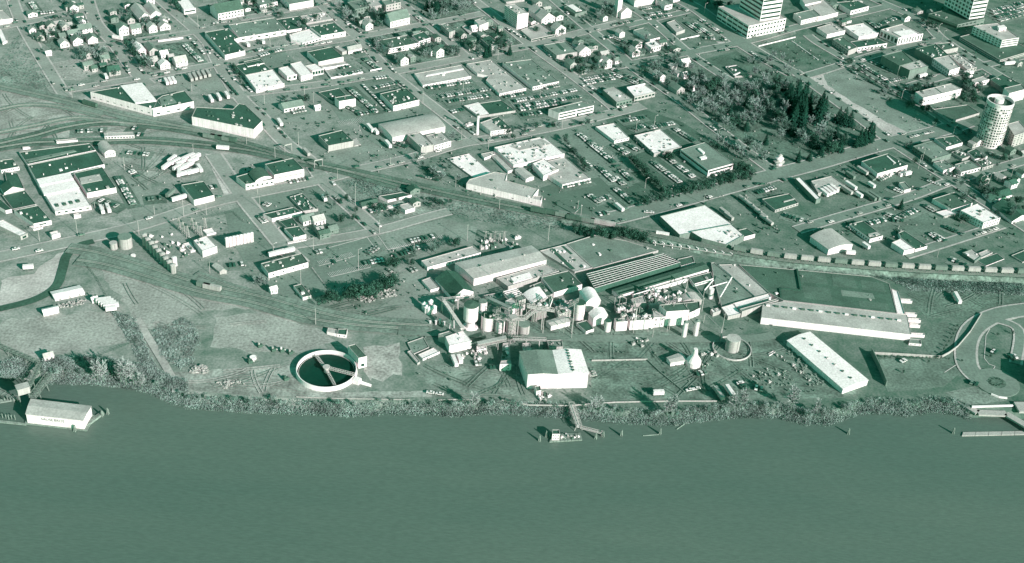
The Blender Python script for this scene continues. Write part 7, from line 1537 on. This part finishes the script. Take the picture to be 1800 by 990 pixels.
brush('bank_brush', 'dry brush fringe along the middle riverbank', bank_poly(9, 21, 16), 3200, M_BRUSH, (.5, 2.4), (.4, 1.9), 16, bank_z)
brush('bank_brush', 'tangled brush along the right riverbank', bank_poly(20, 36, 19), 3800, M_BRUSH, (.5, 3.0), (.4, 2.0), 16, bank_z)
brush('bank_brush', 'brush on the bank near the trestle at far left', [(0, 640), (40, 625), (55, 660), (50, 668), (0, 664)], 700, M_BRUSH, (1, 2.5), (.6, 1.4), 16)
brush('dark_scrub', 'dark brambles mixed into the riverbank brush', bank_poly(3, 36, 18), 2600, M_BRUSHD, (.6, 2.2), (.5, 1.8), 14, bank_z)
brush('scrub', 'brambly scrub in the field left of the round basin', [(268, 585), (285, 566), (300, 572), (322, 560), (345, 575), (352, 606), (338, 622), (345, 640), (318, 650), (302, 640), (284, 628), (276, 608)], 900, M_BRUSH, (.5, 1.6), (.6, 1.4), 14)
brush('scrub', 'pale scrub strip down the left field', [(195, 545), (240, 560), (262, 620), (300, 690), (262, 672), (232, 610)], 900, M_BRUSH, (.5, 1.4), (.5, 1.2), 14)
brush('scrub', 'scrub on the slope below the freight train', [(1290, 452), (1440, 476), (1800, 500), (1800, 516), (1640, 508), (1540, 488), (1400, 476)], 1700, M_BRUSHD, (.5, 1.6), (.5, 1.3), 14)
brush('scrub', 'pale grass clumps on the slope below the train', [(1560, 490), (1800, 500), (1800, 520), (1600, 512)], 900, M_BRUSH, (.4, 1.0), (.5, 1.2), 14)
brush('scrub', 'low weeds between the tracks and the plant', [(700, 336), (950, 382), (1060, 408), (900, 400), (760, 372)], 700, M_BRUSHD, (.3, .7), (.4, 1.0), 10)
brush('scrub', 'weeds in the rough ground beside the left road', [(30, 60), (90, 140), (80, 170), (0, 150), (0, 110)], 500, M_BRUSHD, (.3, .9), (.4, 1.0), 10)
brush('scrub', 'weedy patch beside the rail crossing', [(600, 320), (640, 312), (720, 335), (690, 350), (640, 345)], 450, M_BRUSHD, (.3, .8), (.4, 1.0), 10)

# ================================================================== VEHICLES
def along(line_, s):
    for i in range(len(line_)-1):
        l = (line_[i+1]-line_[i]).length
        if s <= l: return line_[i].lerp(line_[i+1], s/l), (line_[i+1]-line_[i]).normalized()
        s -= l
    return None, None
def car_mesh(tone):
    b = MB(); w = .88
    prof = [(-2.3, .35), (-2.3, .85), (-1.5, .95), (1.0, .95), (2.25, .82), (2.3, .35)]
    cab = [(-1.55, .95), (-1.05, 1.42), (.35, 1.42), (.95, .95)]
    for s in (-1, 1):
        p = [Vector((x, s*w, z)) for x, z in prof]; b.poly(p if s < 0 else p[::-1], 0)
        p = [Vector((x, s*(w if z < 1 else w*.82), z)) for x, z in cab]; b.poly(p if s < 0 else p[::-1], 1)
    for P_, ms in ((prof, [0]*5), (cab, [1, 0, 1])):
        for i in range(len(P_)-1):
            (x0, z0), (x1, z1) = P_[i], P_[i+1]; w0 = w*.82 if z0 > 1 else w; w1 = w*.82 if z1 > 1 else w
            b.quad(Vector((x0, -w0, z0)), Vector((x0, w0, z0)), Vector((x1, w1, z1)), Vector((x1, -w1, z1)), ms[i])
    for x in (-1.4, 1.4):
        for s in (-1, 1): b.tube((x, s*.92, .33), (x, s*.7, .33), .33, 8, 2)
    b.v = [Vector((v.x*1.14, v.y*1.1, v.z*1.08)) for v in b.v]      # big saloons of the day
    return b
CARC = dict(W=.72, L=.42, M=.2, K=.03); CARB = {k: car_mesh(k) for k in CARC}
CMAT = {k: mat('car_paint_'+k, v, .05, .3, 2, .05, .35, .5) for k, v in CARC.items()}
CARM = {k: CARB[k].me('car_'+k, [CMAT[k], M_GLASS, M_TYRE]) for k in CARC}
TN = dict(W='white', L='pale', M='grey', K='dark')
CARS = []
def cars(tl, a, c_, n, mode='e', place='', fill=.85, jit=.3):
    tile(tl); A, C_ = gp(*a), gp(*c_); d = C_-A; d.normalize(); ang = math.atan2(d.y, d.x)+(pi/2 if mode == 'e' else 0)
    n = min(n, max(2, int((C_-A).length/(2.55 if mode == 'e' else 5.4))))
    for k in range(n):
        if random.random() > fill: continue
        p = A.lerp(C_, (k+.5)/n)+Vector((random.uniform(-.2, .2), random.uniform(-.2, .2), 0))*jit*2; p.z = ZI[0]+.05
        CARS.append((p, ang+(pi if random.random() < .5 else 0)+random.uniform(-.05, .05), random.choice('WWWLLMKKK'), place))
for c_ in CR_: cars(c_[0], c_[1], c_[2], c_[3], c_[4], c_[5], c_[6] if len(c_) > 6 else .95)
for P_, w_, m_ in RQ[:24]:                      # cars at the kerbs of the town streets
    s_ = 0; tot = sum((P_[i+1]-P_[i]).length for i in range(len(P_)-1))
    while s_ < tot-6:
        s_ += random.uniform(6, 11); p, d = along(P_, min(s_, tot-.1))
        if p is None: break
        if random.random() < .42:
            nn = Vector((-d.y, d.x, 0))*random.choice((-1, 1))*(w_/2-1.2); pp = p+nn; pp.z = ZI[0]+.05
            CARS.append((pp, math.atan2(d.y, d.x), random.choice('WLLMMKK'), 'at the kerb of a town street'))
def vis(p):
    x, y = PX(p); return -10 < x < 1810 and -10 < y < 1000
CARS = [c_ for c_ in CARS if vis(c_[0])]
CARS.sort(key=lambda c_: (c_[0]-CP).length)
for p, a, t, place in CARS[:300]:
    o = add('car', CARM[t], None, p); o.rotation_euler = (0, 0, a); tag(o, '%s car parked %s' % (TN[t], place), 'car', '%s cars %s' % (TN[t], place))
fb = {k: MB() for k in CARC}; allb = MB(); order = list(CARC); 
for p, a, t, place in CARS[300:]:
    src = CARB[t]; k = len(allb.v); ca, sa = cos(a), sin(a); mi = order.index(t)
    allb.v += [Vector((p.x+v.x*ca-v.y*sa, p.y+v.x*sa+v.y*ca, p.z+v.z)) for v in src.v]
    for f, i in zip(src.f, src.i): allb.f.append(tuple(k+j for j in f)); allb.i.append(mi if i == 0 else 3+i)
if allb.f: o = allb.build('parked_cars', [CMAT[k] for k in order]+[M_GLASS, M_TYRE]); tag(o, 'tiny parked cars filling the far upper town streets and lots', 'cars', kind='stuff')
# trailers, buses, vans
def trailer_parts(L, tone):
    b = MB(); b.box((0, 0, 2.4), (L/2, 0, 0), (0, 1.25, 0), (0, 0, 1.35)); A = b.me('trailer_box', mw(tone))
    b = MB(); b.box((0, 0, .9), (L/2*.96, 0, 0), (0, .5, 0), (0, 0, .12)); Bm = b.me('chassis', M_DSTEEL)
    b = MB()
    for x in (-.8, .8):
        for s in (-1, 1): b.tube((x, s*1.15, .5), (x, s*.8, .5), .5, 10)
    return A, Bm, b.me('axle_wheels', M_TYRE)
TRL = {(L, t): trailer_parts(L, t) for L in (7, 10, 12) for t in 'WLM'}
def trailer(label, x, y, ang, L=10, t='W', group=None, name='trailer', cat='trailer'):
    p = gp(x, y); p.z = ZI[0]+.04; o = add(name, None, None, p); o.rotation_euler = (0, 0, radians(ang)); tag(o, label, cat, group)
    A, Bm, Wm = TRL[(L, t)]; add('box', A, o); add('chassis', Bm, o); w = add('wheels', Wm, o, (-L/2+2, 0, 0))
    if L == 7: add('wheels', Wm, o, (L/2-1.6, 0, 0))
tile('b0')
for x, y, g in [(1450, 480, 70), (1500, 420, 70), (1530, 440, 60), (1550, 490, 60), (1580, 450, 55), (1620, 410, 55), (1640, 470, 50), (1680, 430, 50), (1650, 400, 55), (1700, 400, 55), (1620, 540, 40), (1680, 530, 40), (1740, 500, 120), (1590, 500, 55), (1560, 540, 100)]: trailer('white trailer in the tight cluster of the gravel yard', x, y, g, 10, 'W', 'cluster of white trailers')
trailer('white trailer, left of two below the brickworks', 890, 860, 118, 10); trailer('white trailer, right of two below the brickworks', 945, 850, 118, 10); trailer('white tanker trailer beside the truck yard warehouse', 1560, 760, 40, 12); trailer('grey trailer beside the white tanker trailer', 1485, 720, 72, 10, 'M')
tile('a0')
for k in range(3): trailer('pale trailer in the upper row of the trailer yard', 1450+k*32, 735-k*6, 118, 10, 'W', 'upper yard trailers')
for k in range(5): trailer('pale trailer in the row beside the curving drive', 1660+k*38, 700-k*10, 118, 12, 'L', 'drive side trailers')
trailer('white bus turning at the far left street corner', 1025, 352, 165, 10, 'W', None, 'bus', 'bus'); trailer('white truck beside the bungalow', 925, 690, 120, 7)
tile('a1'); [trailer('pale trailer above the many-sided warehouse', 55+k*70, 885-k*16, 118, 10, 'W', 'trailers above warehouse') for k in range(3)]; trailer('white truck in the workshop forecourt', 375, 410, 118, 7); trailer('white van by the workshop wall', 510, 385, 110, 7)
tile('b1'); trailer('white truck crossing near the lone warehouse', 655, 100, 118, 10); trailer('white semi trailer left of the vaulted warehouse', 1440, 150, 120, 12); trailer('second white semi left of the vaulted warehouse', 1490, 180, 120, 7); trailer('white trailer further down the vaulted warehouse street', 1595, 290, 120, 10); trailer('truck waiting at the rail crossing', 885, 360, 124, 10, 'L'); trailer('white truck by the workshops', 1040, 760, 118, 7); trailer('long white boxcar-like trailer beside the main line', 158, 322, 0, 10)
tile('b4'); [trailer('white trailer docked at the freight terminal', 40+k*28, 712-k*12, 118, 10, 'W', 'docked trailers') for k in range(4)]; trailer('white trailer at the terminal corner', 270, 650, 124, 12); trailer('long white trailer in the terminal yard', 235, 690, 124, 12, 'L'); trailer('white trailer further right in the terminal yard', 340, 730, 124, 7)
trailer('dark-sided trailer lying beside the terminal, left', 440, 745, 124, 12, 'M'); trailer('dark-sided trailer lying beside the terminal, right', 475, 740, 124, 12, 'M'); trailer('white truck in front of bus depot', 765, 545, 34, 7); trailer('white trailer below depot canopy', 450, 645, 124, 7); trailer('pale trailer beside the depot canopy', 370, 520, 124, 12, 'L'); trailer('grey trailer beyond depot canopy', 265, 560, 124, 10, 'M')
tile('a4'); trailer('pale bus at the stop by the pale-roofed office', 895, 680, 34, 10, 'W', None, 'bus', 'bus'); trailer('white bus on the avenue near the round tower', 1295, 655, 20, 10, 'W', None, 'bus', 'bus'); trailer('long white bus far right on the avenue', 1650, 572, 20, 12, 'W', None, 'bus', 'bus')
tile('d2'); trailer('white truck, left of two in the truck yard', 390, 300, 110, 10); trailer('white truck, right of two in the truck yard', 435, 285, 110, 7)
tile('d3'); trailer('grey flatbed truck at the bank', 905, 580, 110, 12, 'L'); trailer('white truck by the bank poplars', 1000, 560, 110, 10); trailer('white crate trailer on the dirt flat', 380, 575, 10, 7)
tile('c0'); [trailer('white trailer parked in the field by fence', 905+k*22, 660+k*16, 20, 10, 'W', 'field trailers') for k in range(4)]; trailer('flatbed with white load in the field', 250, 372, 15, 7); trailer('small white trailer by the fence end', 970, 735, 20, 7)
tile('c4'); trailer('white van beside the barrel-roofed warehouse', 400, 185, 124, 7); trailer('white truck below the barrel-roofed warehouse', 268, 245, 0, 7); trailer('tall white trailer standing in the rough yard', 1195, 640, 95, 12)
tile('c3'); trailer('long pale trailer left of the viaduct warehouse', 415, 85, -10, 10); tile('c1'); trailer('white trailer behind the speckled-roof warehouse', 625, 250, 34, 12); trailer('second white trailer behind the speckled-roof warehouse', 725, 228, 34, 10)
tile('b3'); trailer('white truck crossing the wide street at left', 40, 840, 124, 10); trailer('pale trailers by the ribbed warehouse', 950, 880, 124, 10, 'L'); trailer('pale trailer below the ribbed warehouse corner', 990, 920, 124, 10, 'L')
# railcars
def railcar(label, p, d, L=11, kind='hopper', tone='L', group=None):
    o = add('railcar', None, None, p); o.rotation_euler = (0, 0, math.atan2(d.y, d.x)); tag(o, label, 'railcar', group)
    b = MB()
    if kind == 'tank': b.tube((-L/2, 0, 2.5), (L/2, 0, 2.5), 1.5, 14); b.cyl((0, 0), .7, 3.8, 4.6, 10)
    else:
        b.box((0, 0, 2.7), (L/2, 0, 0), (0, 1.5, 0), (0, 0, 1.5))
        if kind == 'hopper': b.box((0, 0, 4.3), (L/2*.92, 0, 0), (0, .8, 0), (0, 0, .12))
        else: b.box((0, 0, 4.3), (L/2, 0, 0), (0, 1.1, 0), (0, 0, .15))
    b.build('body', mw(tone), o)
    b = MB(); b.box((0, 0, 1.0), (L/2+.8, 0, 0), (0, .9, 0), (0, 0, .15)); b.build('underframe', M_DSTEEL, o)
    for x in (-L/2+1.6, L/2-1.6):
        b = MB()
        for xx in (-.8, .8):
            for s in (-1, 1): b.tube((x+xx, s*.9, .45), (x+xx, s*.6, .45), .45, 10)
        b.build('bogie', M_TYRE, o)
s = 0; k = 0; tile('g')
NB = Vector((0, 0, 0))
while True:
    p, d = along(LIFT, s)
    if p is None: break
    x, y = PX(p); nn = Vector((-d.y, d.x, 0)).normalized()
    if x > 1285 and x < 1840:
        t = random.choice('LLM')
        railcar({'L': 'pale', 'W': 'white', 'M': 'grey', 'D': 'dark'}[t]+' hopper car in the long freight train on embankment', p+nn*1.5+Vector((0, 0, .1)), d, 9.2, 'hopper', t, 'freight train hopper cars'); k += 1
    s += 12.6
tile('b2')
for k_, (x, y, t) in enumerate([(1120, 862, 'D'), (1230, 878, 'D'), (1330, 900, 'M'), (1430, 925, 'D'), (1540, 945, 'M'), (1640, 962, 'L'), (1720, 978, 'L')]): p = gp(x, y, 1.4); railcar('flat railcar of the work train near the crane', p, (gp(x+50, y+10)-gp(x, y)).normalized(), 12, 'box', t, 'work train railcars')
tile('c1'); railcar('pale boxcar standing on the plant spur', gp(65, 545, .3), (gp(120, 556)-gp(10, 532)).normalized(), 13, 'box', 'L')
tile('c0'); railcar('dark boxcar at the end of the plant spur', gp(1775, 525, .3), (gp(1782, 530)-gp(1720, 515)).normalized(), 10, 'box', 'M')
tile('b3')
for x, y, k_ in ((1130, 775, 'tank'), (1200, 830, 'tank'), (1270, 890, 'tank'), (1320, 945, 'tank')): railcar('pale tank car on the siding behind the ribbed warehouse', gp(x, y, .1), -AD, 14, k_, 'L', 'siding tank cars')
tile('a0'); railcar('dark gondola car before the wedge warehouse', gp(785, 925, .3), (gp(850, 945)-gp(720, 905)).normalized(), 14, 'box', 'D')
tile('b1')
for k in range(4): railcar('dark flat railcar left on the siding by big white warehouse', gp(40+k*62, 215+k*10, .3), (gp(100, 225)-gp(40, 215)).normalized(), 10, 'box', random.choice('MD'), 'siding flat cars')
tile('b2'); boom('white crane jib of the work train', (1440, 860), 2, (1500, 798), 12, .4, 'W', 'crane_jib', 'crane')

# ================================================================== POLES, LAMPS
def pole(label, x, y, h=10, kind='utility', group=None, ang=34):
    p = gp(x, y); ob = empty('street_lamp' if kind == 'lamp' else 'utility_pole', p, label, 'lamp post' if kind == 'lamp' else 'utility pole', group); d = Vector((cos(radians(ang)), sin(radians(ang)), 0))
    b = MB(); b.tube((0, 0, 0), (0, 0, h), .2, 6, r1=.13); b.build('post', mw('L'), ob)
    b = MB()
    if kind == 'lamp': b.bar((0, 0, h), Vector((0, 0, h+.5))+d*2.2, .18); b.build('arm', mw('L'), ob); b = MB(); b.box(d*2.4+Vector((0, 0, h+.5)), d*.5, (0, 0, .1), Vector((-d.y, d.x, 0))*.2); b.build('lamp_head', mw('W'), ob)
    else: b.bar(d*-1.3+Vector((0, 0, h-.7)), d*1.3+Vector((0, 0, h-.7)), .2); b.build('crossarm', mw('M'), ob)
PO = [('b3', 900, 235, 11, 'lamp', 'curved street lamp beside the park avenue'), ('b3', 940, 300, 10, 'lamp', 'street lamp above the stilted office trees'), ('b3', 775, 790, 10, 'utility', 'pole at the ribbed warehouse corner'), ('b3', 185, 160, 10, 'lamp', 'lamp in the eastern lot'), ('b3', 345, 110, 10, 'lamp', 'lamp behind the white-roofed office'), ('b3', 265, 650, 9, 'lamp', 'lamp in the tree strip'),
 ('c1', 1336, 365, 17, 'lamp', 'tall lamp standard in the western car park'), ('c1', 945, 200, 12, 'utility', 'pole at the upper corner of western car park'), ('c1', 836, 490, 12, 'utility', 'pole behind the small dark-roofed office'), ('c1', 965, 850, 14, 'utility', 'pole by the plant spur'), ('c1', 598, 235, 9, 'lamp', 'lamp beside the tank row'), ('c1', 1520, 50, 12, 'utility', 'pole at the staff car park corner'), ('c1', 45, 400, 10, 'utility', 'pole by the barn'),
 ('c2', 500, 120, 15, 'utility', 'tall pole behind the plant office'), ('c2', 38, 215, 12, 'utility', 'pole left of the plant office'), ('c2', 1205, 115, 14, 'utility', 'pole behind the vast grey roof'), ('c2', 700, 480, 14, 'utility', 'thin mast before the malt house wall'), ('c2', 370, 915, 22, 'utility', 'tall post under the inclined conveyor'), ('c2', 1408, 920, 26, 'utility', 'tall mast before the process house'),
 ('c3', 200, 700, 12, 'utility', 'mast on the grey stilted box'), ('c3', 330, 960, 16, 'utility', 'mast before the white plant row'), ('b1', 612, 390, 11, 'utility', 'pole by the main line'), ('b1', 815, 270, 12, 'utility', 'pole left of the lone warehouse'), ('b1', 1310, 800, 20, 'utility', 'tall pole by the scrap yard group'), ('b1', 1155, 570, 10, 'utility', 'pole by the crossing'), ('b1', 480, 830, 12, 'utility', 'pole left of the workshops'), ('b1', 1615, 460, 9, 'utility', 'pole by the street bend'), ('b1', 365, 270, 8, 'utility', 'pole by the tracks'), ('b1', 15, 880, 14, 'utility', 'pole below truck yard warehouse'), ('b1', 460, 700, 10, 'utility', 'pole before the store'),
 ('b0', 1600, 900, 18, 'utility', 'tall pole at the substation edge'), ('b0', 1085, 490, 12, 'utility', 'pole in the brickworks lane'), ('b0', 940, 240, 10, 'utility', 'pole beside the trackside depot'), ('b0', 1345, 880, 8, 'utility', 'pole at the lane end'), ('b0', 1685, 370, 11, 'utility', 'pole above the trailer cluster'),
 ('b2', 780, 830, 9, 'utility', 'pole by the main line below the white trackside warehouse'), ('b2', 400, 640, 9, 'utility', 'pole at the trackside lot'), ('b2', 685, 310, 11, 'lamp', 'lamp at the street corner left of the white block'), ('b2', 1325, 130, 11, 'utility', 'pole near the eastern lots'), ('b2', 450, 240, 12, 'utility', 'forked pole by the street corner'), ('b2', 1460, 850, 10, 'utility', 'pole by the work train'),
 ('a1', 520, 915, 14, 'utility', 'pole on the corner store street'), ('a1', 868, 850, 12, 'utility', 'pole before the trio of offices'), ('a1', 945, 900, 10, 'utility', 'pole by the small white shed'), ('a1', 570, 420, 11, 'utility', 'pole in the workshop forecourt'), ('a1', 215, 490, 9, 'utility', 'pole at the shop wing'), ('a1', 880, 420, 9, 'utility', 'pole before the showroom'),
 ('a2', 767, 520, 10, 'utility', 'pole between the school blocks'), ('a2', 465, 790, 10, 'lamp', 'lamp in the school car park'), ('a2', 1135, 840, 9, 'lamp', 'lamp in the office car park'), ('a2', 115, 900, 12, 'utility', 'pole beside the store street'), ('a2', 1300, 390, 9, 'utility', 'pole by the grey block'),
 ('a3', 960, 240, 11, 'lamp', 'lamp beside the podium boulevard'), ('a3', 780, 120, 11, 'lamp', 'lamp at the upper boulevard'), ('a3', 1065, 780, 12, 'utility', 'pole at the top of the park'), ('a4', 1030, 300, 11, 'lamp', 'lamp at the dark podium corner'), ('a4', 710, 880, 11, 'lamp', 'lamp on the sports field street'), ('a4', 1070, 350, 10, 'lamp', 'lamp below the dark podium'),
 ('b4', 860, 480, 14, 'utility', 'leaning pole pair by the bus depot'), ('b4', 895, 410, 12, 'utility', 'pole by the railing office'), ('b4', 1390, 640, 10, 'lamp', 'first pale lamp of the corner shop car park'), ('b4', 1440, 620, 10, 'lamp', 'second pale lamp of the corner shop car park'), ('b4', 1475, 610, 10, 'lamp', 'third pale lamp of the corner shop car park'), ('b4', 1540, 590, 9, 'lamp', 'fourth pale lamp of the corner shop car park'), ('b4', 1665, 560, 9, 'lamp', 'fifth pale lamp of the corner shop car park'), ('b4', 1165, 180, 8, 'lamp', 'lamp by the dark canopy roof'),
 ('c0', 345, 120, 13, 'utility', 'pole by the left road'), ('c0', 675, 60, 13, 'utility', 'pole above the road bend'), ('c0', 1210, 60, 12, 'utility', 'pole left of the silo row'), ('d3', 930, 40, 18, 'utility', 'mast beside the fuel tank'), ('c4', 1025, 260, 9, 'utility', 'pole beside track curve'), ('a0', 630, 860, 10, 'utility', 'pole at the left road end'), ('a0', 1725, 250, 14, 'utility', 'pole at the top street of the hall'), ('a0', 1670, 800, 8, 'utility', 'pole by the warehouse annex')]
for tl, x, y, h, k, l in PO: tile(tl); pole(l, x, y, h, k)
# overhead wires
def wires(label, pts, h=10):
    P = [gp(*p) for p in pts]; ob = empty('overhead_wires', P[0], label, 'wires')
    for s_ in (-.9, 0, .9):
        b = MB()
        for i in range(len(P)-1):
            d = (P[i+1]-P[i]); n = 8; nn = Vector((-d.y, d.x, 0)).normalized()*s_; pv = None
            for k in range(n+1):
                t = k/n; v = P[i].lerp(P[i+1], t)+nn+Vector((0, 0, h-4*t*(1-t)*1.2))
                if pv is not None: b.bar(pv, v, .06)
                pv = v
        b.build('wire', M_DSTEEL, ob, P[0])
tile('g')
wires('three wires from brickworks lane down to the road', [(184, 281), (218, 318), (252, 345), (272, 378)]); wires('three wires along the rough ground by the workshops', [(433, 345), (500, 345), (560, 330), (640, 300)]); wires('wires slanting past the workshops to the lots', [(565, 305), (625, 362), (655, 395)]); wires('wires crossing the western car park', [(445, 440), (500, 455), (550, 440), (662, 410)]); wires('wires following the plant spur', [(385, 505), (440, 535), (555, 572)]); wires('wires along the left road', [(-5, 445), (69, 424), (136, 412), (244, 390)])
# fence lines
def fence(label, pts, h=1.8, step=5):
    P = [gp(*p) for p in pts]; ob = empty('wire_fence', P[0], label, 'fence'); b = MB(); r = MB()
    for i in range(len(P)-1):
        d = P[i+1]-P[i]; n = max(1, int(d.length/step))
        for k in range(n): b.bar(P[i]+d*(k/n), P[i]+d*(k/n)+Vector((0, 0, h)), .14)
        for z in (.5, 1.1, h): r.bar(P[i]+Vector((0, 0, z)), P[i+1]+Vector((0, 0, z)), .07)
    b.build('fence_posts', mw('D'), ob, P[0])['kind'] = 'stuff'; r.build('wires', mw('D'), ob, P[0])
tile('g')
fence('wire fence running down the left field to the bank', [(150, 465), (170, 490), (200, 545), (240, 610), (262, 650)]); fence('fence along the dry field edge by the basin', [(0, 412), (60, 400)]); fence('fence across the field beside the freight house', [(160, 632), (240, 600)]); fence('fence beside the truck lane', [(360, 384), (410, 374), (428, 392)]); fence('fence along the western car park', [(545, 470), (586, 520)])
